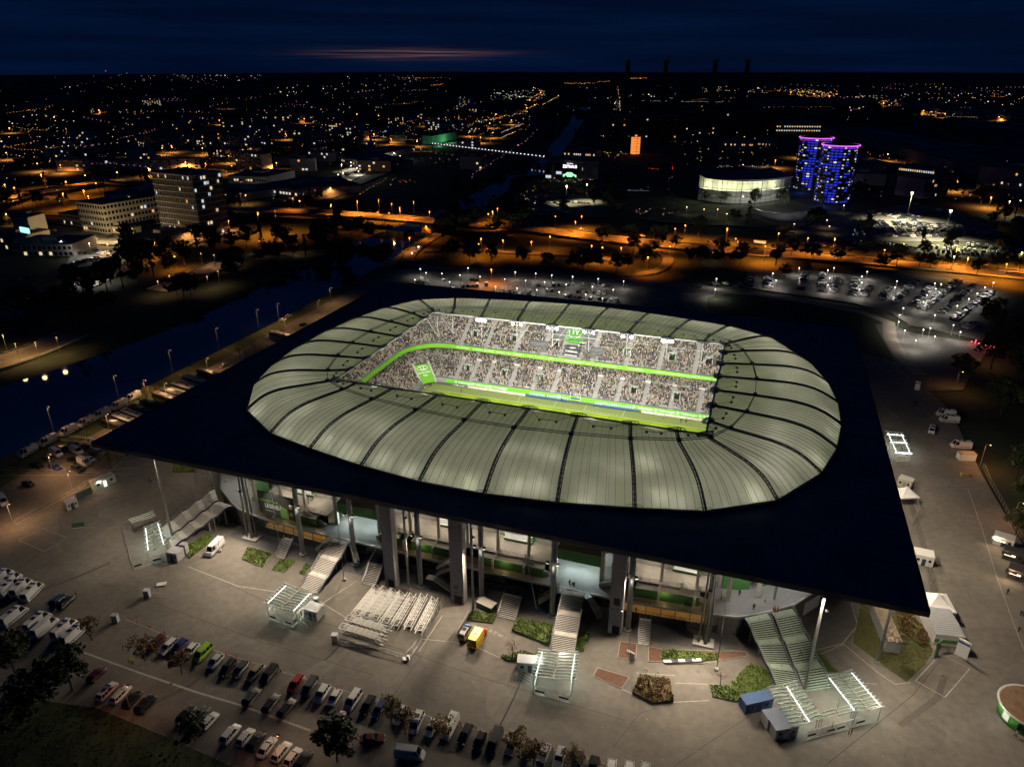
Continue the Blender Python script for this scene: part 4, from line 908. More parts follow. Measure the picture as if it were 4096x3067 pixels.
steel_stair((-38.0, -73.6, 2.6), (-35.2, -71.8, 5.4), .6, 'steel stair left of the left gate stairs')
steel_stair((1.0, -74.6, .4), (-4.2, -74.6, 3.2), .7, 'lower flight of the escape stair left of the second pylon')
steel_stair((-4.0, -73.0, 3.4), (.6, -73.0, 6.2), .7, 'middle flight of the escape stair left of the second pylon')
steel_stair((-4.5, -71.8, 4.2), (.3, -71.8, 8.0), .7, 'upper flight of the escape stair left of the second pylon')
# posts of the concourse, closed walls below the corner forecourts, floodlights under the other roof edges
for k in range(-7, 8):
    x = k * 7.9 + 1.2
    if any(a - 1 < x < c + 1 for a, c in GATE): continue
    b = MB(); b.b2((x - .35, fy(x) + 5.0, ZP), (x + .35, fy(x) + 5.7, 17)); b.build('concourse_post', concrete_l, bld); b = MB(); b.b2((x - .25, fy(x) + .9, ZT), (x + .25, fy(x) + 1.4, ZP - .3)); b.build('terrace_post', concrete_l, bld); b = MB(); b.bar((x, fy(x) + 1.1, ZP - .5), (x, fy(x) + 4.6, ZP - .2), .4); b.build('bracket', concrete_l, bld)
for a, c in ((62, 84), (-84, -62)): b = MB(); band(b, a, c, .25, 0, .25, ZT - .5, 3); b.build('corner_wall', mat('grey_render', (.13, .125, .12), .8, var=.15, scale=.5), bld)
b = MB(); p, q = V((80.5, fy(80.5) + .1, 0)), V((84, fy(84) + .1, 0)); b.hexa([p, q, q + V((.1, .1, 0)), p + V((.1, .1, 0))] + [w + V((0, 0, 3.6)) for w in (p, q, q + V((.1, .1, 0)), p + V((.1, .1, 0)))]); b.build('roller_shutter', white, bld)
for (x, y), (tx, ty), pw in (((88, -79), (100, -108), 24000), ((95, -66), (122, -72), 60000), ((95, -38), (128, -34), 52000), ((95, -8), (128, 2), 42000), ((95, 22), (125, 38), 20000), ((-92, -79), (-104, -100), 16000), ((-95, -50), (-118, -52), 9000), ((60, -80.5), (66, -112), 14000), ((80, -81), (75, -68), 9000), ((-86, -81), (-78, -70), 8000)):  # last two are added to brighten the corner stairs, no known lamps
    b = MB(); b.box((x, y, 25.8), (.9, .9, .5)); b.build('edge_floodlight', flood_b, roof); light('edge_flood', 'SPOT', (x, y, 25.3), pw, WARM, roof, .5, (tx, ty, 0), 140, .9)
for a, c in ((62, 68), (70, 77), (-68, -62), (-78, -70)): b = MB(); band(b, a, c, 9.5, ZT, 9.5, ZT + 4.2); b.build('green_panel', green, bld); b = MB(); band(b, a, c, 9.4, ZT + 4.2, 13, ZT + 4.3); b.build('panel_coping', concrete_l, bld)
for x, o in ((63.5, 5), (70, 6), (76, 7.5), (-64, 5), (-71, 6), (-76.5, 7)): b = MB(); b.b2((x - .5, fy(x) + o, ZT), (x + .5, fy(x) + o + .8, 18)); b.build('concourse_post', concrete_l, bld)
b = MB(); band(b, -66, 66, -5.2, .006, .5, .006); tag(b.build('paving_strip', mat('grey_pavers', (.105, .105, .11), .8, var=.2, scale=1.4), org=(0, 0, 0)), kind='structure')
# light in the concourse
for x in (-54, -44, -16, -8, 0, 8, 16, 46, 55): light('concourse_light', 'POINT', (x, fy(x) + 8.0, 12.3), 420, WARM, bld, .6)
for x in (-74, -68, 66, 73, 79): light('concourse_light', 'POINT', (x, fy(x) + 6, 12.0), 520, WHITE, bld, .6)
for x in (-50, -10, 12, 50): light('terrace_light', 'POINT', (x, fy(x) + 1.2, 8.0), 60, (1, .75, .35), bld, .3)
# ------------------------------------------------------------------ ground, roads and water
earth = mat('night_grass', (0.030, 0.036, 0.018), 0.95, var=0.4, scale=0.06)
def asphalt_mat(name, col):
    m = bpy.data.materials.new(name); m.use_nodes = True; t = m.node_tree; b = t.nodes['Principled BSDF']; b.inputs['Roughness'].default_value = .82
    g = t.nodes.new('ShaderNodeNewGeometry'); src = None
    def noise(s, d=5): n = t.nodes.new('ShaderNodeTexNoise'); n.inputs['Scale'].default_value = s; n.inputs['Detail'].default_value = d; t.links.new(g.outputs['Position'], n.inputs['Vector']); return n.outputs[0]
    def mr(x, a, c, lo, hi): n = t.nodes.new('ShaderNodeMapRange'); n.inputs[1].default_value, n.inputs[2].default_value, n.inputs[3].default_value, n.inputs[4].default_value = a, c, lo, hi; t.links.new(x, n.inputs[0]); return n.outputs[0]
    def mul(a, c): n = t.nodes.new('ShaderNodeMath'); n.operation = 'MULTIPLY'; t.links.new(a, n.inputs[0]); t.links.new(c, n.inputs[1]); return n.outputs[0]
    v = t.nodes.new('ShaderNodeTexVoronoi'); v.feature = 'DISTANCE_TO_EDGE'; v.inputs['Scale'].default_value = .055; t.links.new(g.outputs['Position'], v.inputs['Vector'])
    v2 = t.nodes.new('ShaderNodeTexVoronoi'); v2.inputs['Scale'].default_value = .085; t.links.new(g.outputs['Position'], v2.inputs['Vector'])   # old repair patches
    sp = t.nodes.new('ShaderNodeSeparateColor'); t.links.new(v2.outputs['Color'], sp.inputs[0])
    f = mul(mul(mr(noise(.045), .35, .65, .78, 1.2), mr(noise(.6, 8), .3, .7, .85, 1.15)), mul(mr(noise(7, 3), .3, .7, .88, 1.12), mul(mr(v.outputs['Distance'], 0, .006, .86, 1.0), mr(sp.outputs[0], 0, 1, .88, 1.1))))
    mx = t.nodes.new('ShaderNodeMix'); mx.data_type = 'RGBA'; mx.blend_type = 'MULTIPLY'; mx.inputs['Factor'].default_value = 1; mx.inputs[6].default_value = (*col, 1); t.links.new(f, mx.inputs[7]); t.links.new(mx.outputs[2], b.inputs['Base Color'])
    MATS[name] = m; return m
asphalt = asphalt_mat('plaza_asphalt', (0.145, 0.130, 0.112))
road_m = asphalt_mat('road_asphalt', (0.085, 0.080, 0.075))
lane_w = mat('lane_paint', (0.42, 0.40, 0.36), .8, var=.3, scale=2)
kerb_m = mat('kerb_stone', (0.30, 0.285, 0.26), .85, var=.15, scale=1)
b = MB(); b.sheet([(-15000, -1500), (15000, -1500), (15000, 30000), (-15000, 30000)], -0.6)
# the sheet lies lower than the plaza, with a hole-free canal bed cut as a darker sheet above it
tag(b.build('ground', earth, org=(0, 0, -0.6)), kind='structure')
def PP(l, z=0.0): return [(P(x, y, z).x, P(x, y, z).y) for x, y in l]
def area(name, px, z, mt, th=.0):
    b = MB(); b.prism(PP(px), z - .35 if not th else z - th, z, 0); o = b.build(name, mt); tag(o, kind='structure'); return o
bank_near = [(-260, 1965), (0, 1838), (430, 1625), (830, 1425), (1060, 1310), (1290, 1187), (1530, 1062), (1640, 985)]
area('plaza', [(-300, 2130), (0, 1950), (430, 1705), (830, 1475), (1060, 1345), (1280, 1225), (1420, 1150), (1560, 1085), (1700, 1060), (2600, 1110), (3060, 1180), (3480, 1300), (3600, 1460), (3800, 1640), (3930, 1900), (4180, 2330), (4400, 3300), (-500, 3700)], 0.0, asphalt)
area('grass_verge', bank_near + [(1560, 1085), (1420, 1150), (1280, 1225), (1060, 1345), (830, 1475), (430, 1705), (0, 1950), (-300, 2130)], -.05, mat('verge_grass', (0.055, 0.075, 0.022), .95, var=.4, scale=.4))
# canal: glossy dark water
wat = bpy.data.materials.new('canal_water'); wat.use_nodes = True; t = wat.node_tree; pb_ = t.nodes['Principled BSDF']; pb_.inputs['Base Color'].default_value = (.004, .010, .024, 1); pb_.inputs['Roughness'].default_value = .06; pb_.inputs['IOR'].default_value = 2.5
pb_.inputs['Specular IOR Level'].default_value = 1.0
nw = t.nodes.new('ShaderNodeTexNoise'); nw.inputs['Scale'].default_value = .5; gw = t.nodes.new('ShaderNodeNewGeometry'); bw = t.nodes.new('ShaderNodeBump'); bw.inputs['Strength'].default_value = .12; bw.inputs['Distance'].default_value = .03
t.links.new(gw.outputs['Position'], nw.inputs['Vector']); t.links.new(nw.outputs[0], bw.inputs['Height']); t.links.new(bw.outputs[0], pb_.inputs['Normal'])
canal = [(-260, 1960), (0, 1833), (430, 1620), (830, 1420), (1060, 1305), (1290, 1182), (1530, 1058), (1650, 975), (1800, 890), (1930, 830), (2060, 740), (2110, 690), (2180, 610), (2255, 520), (2310, 440), (2345, 395), (2372, 395), (2345, 460), (2300, 540), (2240, 625), (2170, 700), (2010, 700), (1960, 740), (1850, 800), (1740, 850), (1500, 935), (1395, 985), (1290, 1055), (1150, 1095), (960, 1190), (740, 1290), (500, 1380), (200, 1480), (-300, 1640)]
far_bank = canal[21:]
near_bank = canal[:16]
b = MB(); pc = PP(near_bank + canal[16:21] + far_bank); b.sheet(pc, -.45); tag(b.build('canal_water', wat), kind='structure')
def ribbon(name, px, w, z, mt, k=5, th=.3, zs=None):
    pts = smooth_path([P(x, y, z) for x, y in px], k); L, Rr = strip(pts, w); b = MB()
    for i in range(len(pts) - 1): b.hexa([(*L[i], z - th), (*Rr[i], z - th), (*Rr[i + 1], z - th), (*L[i + 1], z - th), (*L[i], z), (*Rr[i], z), (*Rr[i + 1], z), (*L[i + 1], z)])
    return pts, b
def line(b, px, w, z=.006):
    pts = [P(x, y, 0) for x, y in px]; L, Rr = strip(pts, w)
    for i in range(len(pts) - 1): b.quad((*L[i], z), (*Rr[i], z), (*Rr[i + 1], z), (*L[i + 1], z))
marks = [([(754, 2266), (951, 2343), (1110, 2367)], .18), ([(1210, 2357), (1290, 2412), (1385, 2470)], .15), ([(1430, 2320), (1290, 2412)], .15), ([(75, 2160), (170, 2112), (268, 2150), (180, 2205), (75, 2160)], .12),
         ([(3662, 2721), (3763, 2613), (3879, 2673), (3780, 2787), (3662, 2721)], .18), ([(500, 2475), (640, 2530), (851, 2597), (1125, 2684), (1450, 2782), (1559, 2812), (1744, 2872), (2021, 2945), (2276, 3013), (2420, 3052)], .10),
         ([(335, 2608), (560, 2690), (796, 2770), (953, 2816), (1242, 2920)], .45), ([(1690, 2555), (1805, 2565), (1905, 2585), (2010, 2635), (2090, 2647)], .15), ([(1805, 2565), (1875, 2440)], .12), ([(1675, 2605), (1770, 2460)], .2),
         ([(2373, 2704), (2485, 2753), (2531, 2774), (2612, 2815), (2693, 2807), (2836, 2800)], .15), ([(3260, 2600), (3370, 2573), (3430, 2500), (3400, 2390)], .15), ([(3270, 2620), (3375, 2575), (3514, 2690), (3580, 2735), (3640, 2728)], .15),
         ([(3870, 1950), (3930, 2120), (3985, 2300), (4050, 2480), (4096, 2600)], .12), ([(0, 1878), (150, 1878), (420, 1878), (560, 1870)], .16), ([(0, 1900), (330, 1900), (530, 1893)], .14), ([(60, 2100), (260, 1985), (430, 1890), (560, 1790)], .14), ([(240, 1742), (430, 1760)], .25), ([(240, 1757), (400, 1775)], .25),
         ([(710, 1495), (790, 1525)], .2), ([(890, 1395), (990, 1430)], .2), ([(1050, 1330), (1150, 1370)], .2), ([(1060, 1440), (1190, 1370)], .15), ([(3526, 1618), (3592, 1670), (3530, 1674)], .12), ([(2545, 2690), (2700, 2700)], .12), ([(2700, 2730), (2830, 2735)], .12), ([(3510, 2735), (3440, 2730)], .14)]
mk = MB()
for l, w in marks: 
    m_ = MB(); line(m_, l, w); o = m_.build('painted_line', lane_w, org=(0, 0, 0)); tag(o, kind='structure')
m_ = MB()
for k in range(9):
    p = P(275 + k * 11, 1740 + k * 1.2); m_.box((p.x, p.y, .008), (.35, 1.3, .004), .5)
    p = P(335 + k * 8, 1888); m_.box((p.x, p.y, .008), (.3, 1.0, .004), .5)
tag(m_.build('painted_bars', lane_w, org=(0, 0, 0)), kind='structure')
rtw = empty('bay_lettering', P(1983, 2533), 'letters RTW painted on the asphalt beside the ambulance', 'lettering')
text('R T W', 'lettering', 1.3, lane_w, rtw, P(1983, 2533) + Vector((0, 0, .008)), rx=0, rz=-.25, ext=.002)
m_ = MB()
for px, py in ((682, 2735), (757, 2722), (907, 2608), (950, 2583), (1755, 2780), (975, 2215), (500, 2000), (525, 1990), (2793, 2685), (3435, 2545), (3647, 2660)): 
    p = P(px, py); m_ = MB(); m_.lathe([(.42, .0), (.42, .012), (.3, .014)], 12, (p.x, p.y, .002)); o = m_.build('manhole_cover', mat('iron_cover', (.10, .095, .09), .6)); tag(o, 'round iron manhole cover set in the plaza asphalt', 'manhole cover', 'manhole covers')
rl_ = random.Random(2); m_ = MB()
for _ in range(420):
    p = P(rl_.uniform(300, 3900), rl_.uniform(2150, 3050)); s_ = rl_.uniform(.05, .16); m_.box((p.x, p.y, .012), (s_, s_ * .7, .01), rl_.uniform(0, 3))
tag(m_.build('litter', mat('paper_scrap', (.5, .48, .42), .9), org=(0, 0, 0)), 'scraps of litter and leaves over the plaza', 'litter', kind='stuff')
for l, w in (([(900, 2330), (1100, 2420), (1500, 2560), (1900, 2700), (2500, 2880)], .12), ([(1560, 2800), (1700, 2600), (1740, 2480)], .1), ([(2450, 2990), (2560, 2850), (2640, 2830)], .1), ([(2700, 3060), (3000, 2860), (3060, 2800)], .1), ([(3300, 3060), (3500, 2900), (3650, 2780), (3760, 2640)], .12), ([(400, 2330), (700, 2440), (1060, 2570), (1500, 2700)], .1), ([(2000, 2900), (2060, 2780), (2100, 2680)], .35), ([(1300, 2640), (1380, 2560)], .4)):
    m_ = MB(); line(m_, l, w, .004); tag(m_.build('surface_joint', mat('joint_tar', (.05, .045, .04), .8), org=(0, 0, 0)), kind='structure')
# dark wear strip and tyre marks
for l, w in (([(520, 2860), (760, 2740), (860, 2660)], 1.0), ([(3600, 2900), (3750, 2790), (3780, 2700)], 1.2), ([(3640, 2000), (3700, 2200), (3760, 2480)], 1.5), ([(0, 2420), (300, 2310), (440, 2250)], .9)):
    m_ = MB(); line(m_, l, w, .003); tag(m_.build('worn_strip', mat('worn_asphalt', (.095, .085, .075), .85, var=.25, scale=1.5), org=(0, 0, 0)), kind='structure')

# ------------------------------------------------------------------ planting
leaf_g = mat('hedge_leaf', (0.065, 0.115, 0.018), .7, var=.5, scale=1.3, col2=(.11, .14, .025)); bark_bed = mat('bark_mulch', (.12, .06, .04), .95, var=.4, scale=3); leaf_o = mat('autumn_leaf', (.20, .095, .03), .7, var=.3, scale=2, col2=(.12, .09, .02)); grass_m = mat('lawn', (.075, .10, .025), .95, var=.35, scale=.7, col2=(.12, .10, .045))
bark = mat('tree_bark', (.05, .04, .032), .9)
def inside(p, poly):
    c = False; n = len(poly)
    for i in range(n):
        a, d = poly[i], poly[i - 1]
        if (a[1] > p[1]) != (d[1] > p[1]) and p[0] < (d[0] - a[0]) * (p[1] - a[1]) / (d[1] - a[1]) + a[0]: c = not c
    return c
def leaves(b, pts, s, rnd, m=None):
    for p in pts:
        p = Vector(p); u = Vector((rnd.uniform(-1, 1), rnd.uniform(-1, 1), rnd.uniform(-.7, .7))).normalized(); w = u.cross(Vector((rnd.uniform(-1, 1), rnd.uniform(-1, 1), rnd.uniform(-1, 1)))).normalized(); k = s * rnd.uniform(.6, 1.4); u *= k; w *= k * .7
        b.add([p - u, p - w * .8, p + u, p + w * .8], [(0, 1, 2, 3)], m)
def bed(name, label, px, h, mt, base=None, dens=22, s=.22, cat='hedge'):
    poly = PP(px); xs = [p[0] for p in poly]; ys = [p[1] for p in poly]; c = Vector((sum(xs) / len(xs), sum(ys) / len(ys), 0)); t_ = empty(name, c, label, cat); rnd = random.Random(len(label) + int(abs(c.x) * 7))
    base = base or (mt if h else bark_bed); b = MB(); b.prism(poly, .0, .10 + h * .35); b.build('soil', base, t_)
    b = MB()
    for i in range(len(poly)): p, q = poly[i], poly[i - 1]; b.bar((*p, .07), (*q, .07), .16, .16)
    b.build('kerb', kerb_m, t_)
    if h > 0:
        ar = abs(sum(poly[i][0] * poly[i - 1][1] - poly[i - 1][0] * poly[i][1] for i in range(len(poly)))) / 2; pts = []
        hump = [Vector((rnd.uniform(min(xs), max(xs)), rnd.uniform(min(ys), max(ys)))) for _ in range(5)]
        while len(pts) < min(5200, int(ar * dens * (1 + h))):
            p = (rnd.uniform(min(xs), max(xs)), rnd.uniform(min(ys), max(ys)))
            if inside(p, poly):
                top = h * (.65 + .35 * math.sin(p[0] * 1.7 + p[1]) * math.cos(p[1] * 1.3)); pts.append((p[0], p[1], .1 + top * rnd.random() ** .45))
        b = MB(); leaves(b, pts, s, rnd); o = b.build('foliage', mt, t_); o['kind'] = 'stuff'
    return t_
bed('planted_bed', 'green planted bed left of the leftmost small steps', [(992, 2189), (1085, 2215), (1065, 2248), (1053, 2270), (967, 2237)], .45, leaf_g, cat='plant bed')
bed('planted_bed', 'small square green bed right of the leftmost small steps', [(1126, 2237), (1183, 2245), (1138, 2290), (1087, 2280)], .45, leaf_g, cat='plant bed')
bed('planted_bed', 'narrow green bed beside the left gate stairs', [(1222, 2258), (1250, 2262), (1234, 2303), (1198, 2295)], .45, leaf_g, cat='plant bed')
bed('hedge', 'low hedge above the yellow ambulance', [(1880, 2448), (1987, 2461), (1970, 2495), (1868, 2480)], .8, leaf_g)
bed('hedge', 'broad clipped hedge left of the centre stairs', [(2063, 2482), (2212, 2503), (2198, 2583), (2048, 2524)], 1.2, leaf_g)
bed('hedge', 'dark hedge strip right of the centre stairs', [(2306, 2537), (2357, 2535), (2335, 2604), (2293, 2600)], 1.0, leaf_g)
bed('hedge', 'dark hedge in the pit beside the left double stairs', [(745, 2185), (830, 2140), (860, 2160), (760, 2235)], .6, leaf_g)
bed('shrub_bed', 'scrubby shrub bed in front of the grey container', [(2005, 2628), (2086, 2609), (2151, 2617), (2086, 2647), (2032, 2644)], .8, leaf_g)
bed('bark_bed', 'reddish bark bed right of the glass gate pavilion', [(2390, 2671), (2517, 2709), (2485, 2753), (2373, 2704)], 0, leaf_g, cat='plant bed')
bed('bark_bed', 'reddish bark bed around a pole foot', [(2481, 2566), (2547, 2575), (2542, 2638), (2470, 2630)], 0, leaf_g, cat='plant bed')
bed('bark_bed', 'long bark bed below the amber windows', [(2595, 2587), (2650, 2597), (2984, 2608), (2992, 2623), (2801, 2655), (2593, 2645)], 0, leaf_g, cat='plant bed')
bed('hedge', 'long low hedge in the bark bed below the amber windows', [(2652, 2600), (2883, 2622), (2870, 2640), (2790, 2648), (2640, 2636)], .8, leaf_g)
bed('shrub_bed', 'rounded shrub bed of green and rusty leaves on the right plaza', [(2558, 2704), (2677, 2720), (2693, 2807), (2612, 2815), (2531, 2774)], 1.0, mat('rust_leaf', (.06, .08, .02), .8, col2=(.16, .07, .03), scale=.5))
bed('hedge', 'angular ground cover bed left of the right double stairs', [(3003, 2654), (3072, 2680), (3091, 2736), (2952, 2809), (2851, 2787), (2836, 2740), (2908, 2746)], .5, leaf_g)
bed('hedge', 'narrow strip of ground cover right of the right double stairs', [(3250, 2590), (3330, 2670), (3350, 2690), (3310, 2690), (3240, 2620)], .5, leaf_g)
bed('lawn', 'lawn with rusty shrubs around the long container', [(3441, 2396), (3500, 2405), (3600, 2430), (3700, 2540), (3735, 2604), (3700, 2660), (3628, 2727), (3514, 2648), (3407, 2572), (3426, 2503)], .16, grass_m, base=grass_m, dens=10, cat='lawn')
bed('shrub_bed', 'rust red shrubs behind the long container', [(3575, 2425), (3640, 2440), (3720, 2560), (3690, 2590), (3600, 2520)], .9, mat('russet_leaf', (.17, .075, .025), .8, col2=(.09, .07, .02), scale=.6), base=grass_m)
bed('hedge', 'clipped hedge by the back left entrance cage', [(700, 1862), (790, 1872), (790, 1890), (690, 1890)], 1.2, leaf_g)
bed('lawn', 'narrow dark lawn at the bottom left corner', [(-200, 2780), (150, 2800), (380, 2830), (700, 2960), (1000, 3100), (1000, 3300), (-300, 3300)], .2, mat('dark_lawn', (.03, .04, .014), .95), base=mat('dark_lawn'), dens=2, cat='lawn')

# ---- trees
def crown_pts(rnd, n, rx, rz, zc, clumps):
    pts = []; cs = [(Vector((rnd.gauss(0, .5) * rx, rnd.gauss(0, .5) * rx, zc + rnd.uniform(-.8, .8) * rz)), rnd.uniform(.25, .5) * rx) for _ in range(clumps)]
    for k in range(n):
        c, r = rnd.choice(cs); d = Vector((rnd.gauss(0, 1), rnd.gauss(0, 1), rnd.gauss(0, 1))).normalized() * r * rnd.random() ** .4; pts.append(c + d)
    return pts, cs
TREE = {}
def tree_mesh(kind, seed):
    key = (kind, seed)
    if key in TREE: return TREE[key]
    rnd = random.Random(seed * 31 + len(kind)); h, rx, rz, n, ls = dict(round=(10, 3.6, 3.2, 1500, .42), tall=(14, 4.2, 4.6, 1900, .5), small=(5.5, 1.7, 1.5, 700, .2), bare=(5.5, 1.5, 1.5, 90, .16), poplar=(16, 1.5, 6.5, 1100, .4), bush=(2.2, 1.6, .9, 500, .2))[kind]
    zc = h - rz * .95; pts, cs = crown_pts(rnd, n, rx, rz, zc, 26 if kind != 'bare' else 12)
    b = MB(); leaves(b, pts, ls, rnd); cm_ = b
    t_ = MB(); lean = Vector((rnd.uniform(-.3, .3), rnd.uniform(-.3, .3), 0)); top = Vector((0, 0, zc)) + lean
    t_.tube((0, 0, 0), Vector((0, 0, zc * .55)) + lean * .5, h * .018, 7, h * .013); t_.tube(Vector((0, 0, zc * .55)) + lean * .5, top, h * .013, 6, h * .007)
    for c, r in cs[:12 if kind != 'bare' else 12]:
        s = Vector((0, 0, zc * .45)) .lerp(top, rnd.uniform(.2, 1)); t_.tube(s, c, h * .006, 5, h * .002)
    TREE[key] = (cm_, t_); return TREE[key]
TM_ = {}
def tree(kind, seed, loc, label, leaf, sc=1.0, group=None, name='tree'):
    k = (kind, seed, leaf.name)
    if k not in TM_:
        c, t_ = tree_mesh(kind, seed); TM_[k] = (c.mesh('crown', leaf), t_.mesh('trunk', bark))
    e = empty(name, loc, label, 'tree' if kind != 'bush' else 'shrub', group, rz=R.uniform(0, 6)); e.scale = (sc, sc, sc * R.uniform(.92, 1.1))
    link('crown', TM_[k][0], e); link('trunk', TM_[k][1], e); return e
leaf_d = mat('dark_leaf', (.035, .050, .016), .8, var=.3, scale=.8); leaf_y = mat('yellow_leaf', (.21, .15, .03), .75, var=.3, scale=.9); leaf_b = mat('brown_leaf', (.14, .085, .03), .8, var=.3, scale=.9)
near_trees = [('small', (1110 / 1.91, 2200 + 850 / 1.91), leaf_b, 'thin brown tree left of the row with the lime van', 1.25), ('small', (1390 / 1.91, 2200 + 945 / 1.91), leaf_b, 'thin brown tree in front of the lime van', 1.2),
    ('small', (150 / 1.91 + 290, 2560), leaf_b, 'brown tree beside the grey cabinet', 1.1), ('tall', (1350, 3045), leaf_d, 'large dark tree at the bottom edge between the parked rows', .72), ('round', (775, 2960), leaf_d, 'dark round tree beside the white car in the lower row', .55),
    ('small', (1570, 2900), leaf_y, 'yellowing tree beside the police car', 1.15), ('small', (1620, 2935), leaf_b, 'yellowing tree right of the police car', 1.0), ('small', (1760, 2960), leaf_y, 'yellowing tree beside the white delivery van', 1.1), ('small', (2075, 3040), leaf_y, 'yellowing tree between parked cars at the bottom', 1.2), ('small', (2135, 3060), leaf_b, 'brown tree at the bottom edge right of the dark van', 1.1), ('small', (2290, 3080), leaf_b, 'brown tree top at the bottom edge right of the striped car', 1.0),
    ('round', (215, 2790), leaf_d, 'large dark tree behind the red and white car', .9), ('round', (110, 2880), leaf_d, 'dark tree at the bottom left corner', 1.0), ('tall', (290, 2760), leaf_d, 'broad dark tree left of the red and white car', .75), ('round', (60, 2690), leaf_d, 'dark tree below the left police vans', .9),
    ('bare', (2050, 2640), leaf_b, 'bare young tree by the scrubby bed', 1.0), ('bare', (2590, 2760), leaf_b, 'bare reddish tree left in the rounded shrub bed', .9), ('bare', (2640, 2775), leaf_b, 'bare reddish tree right in the rounded shrub bed', .9), ('bare', (2880, 2745), leaf_b, 'bare reddish tree at the tip of the ground cover bed', .8), ('bare', (3190, 2660), leaf_b, 'bare tree beside the right double stairs', .7),
    ('small', (445, 1875), leaf_y, 'golden tree beside the parked vans at the roof tip', 1.25), ('bare', (350, 1735), leaf_b, 'bare tree behind the police vans', 1.1), ('bare', (590, 1590), leaf_b, 'bare tree between police van and coaches', 1.0), ('bare', (780, 1500), leaf_b, 'bare tree by the coach bays', 1.0), ('bare', (960, 1430), leaf_b, 'first bare tree beyond the coaches', 1.0), ('bare', (985, 1435), leaf_b, 'second bare tree beyond the coaches', 1.0), ('bare', (1020, 1415), leaf_b, 'third bare tree beyond the coaches', 1.0), ('small', (1130, 1345), leaf_b, 'rusty tree beside the far car bay', .9), ('small', (630, 1590), leaf_b, 'rusty tree standing among the coaches', .8), ('bare', (75, 1880), leaf_b, 'bare tree at the left edge of the van row', .9),
    ('tall', (4060, 1920), leaf_d, 'tall dark tree behind the food stalls', .9), ('tall', (4100, 2020), mat('olive_leaf', (.06, .06, .018), .8, var=.3, scale=.8), 'olive tree beside the right fence', .8), ('tall', (4120, 1720), leaf_d, 'tall dark tree above the white ambulance', 1.1), ('tall', (4000, 1660), leaf_d, 'dark tree behind the trailer stall', 1.0), ('round', (3840, 1530), leaf_d, 'tree lit orange by a street lamp', 1.1), ('tall', (3960, 1480), leaf_d, 'dark tree on the right embankment', 1.2), ('tall', (4080, 1560), leaf_d, 'dark tree at the right edge above the road', 1.2), ('tall', (4090, 1400), leaf_d, 'black tree at the right edge by the roadworks', 1.3), ('tall', (3950, 1340), leaf_d, 'black tree on the right slope', 1.2), ('tall', (4060, 2140), mat('olive_leaf'), 'olive tree in front of the food stalls at the right edge', .6)]
for k, (kind, (px, py), lf, lab, sc) in enumerate(near_trees): tree(kind, k % 4, P(px, py), lab, lf, sc)
# ------------------------------------------------------------------ vehicles
paint = mat('car_paint', obj=True, rough=.28, spec=.6); chrome = mat('wheel_rim', (.35, .35, .36), .35, .8); glassv = mat('car_glass', (.012, .014, .017), .06, spec=.9)
head_m = mat('headlight_lens', (.6, .6, .58), .1); tail_m = mat('tail_lens', (.30, .01, .01), .2)
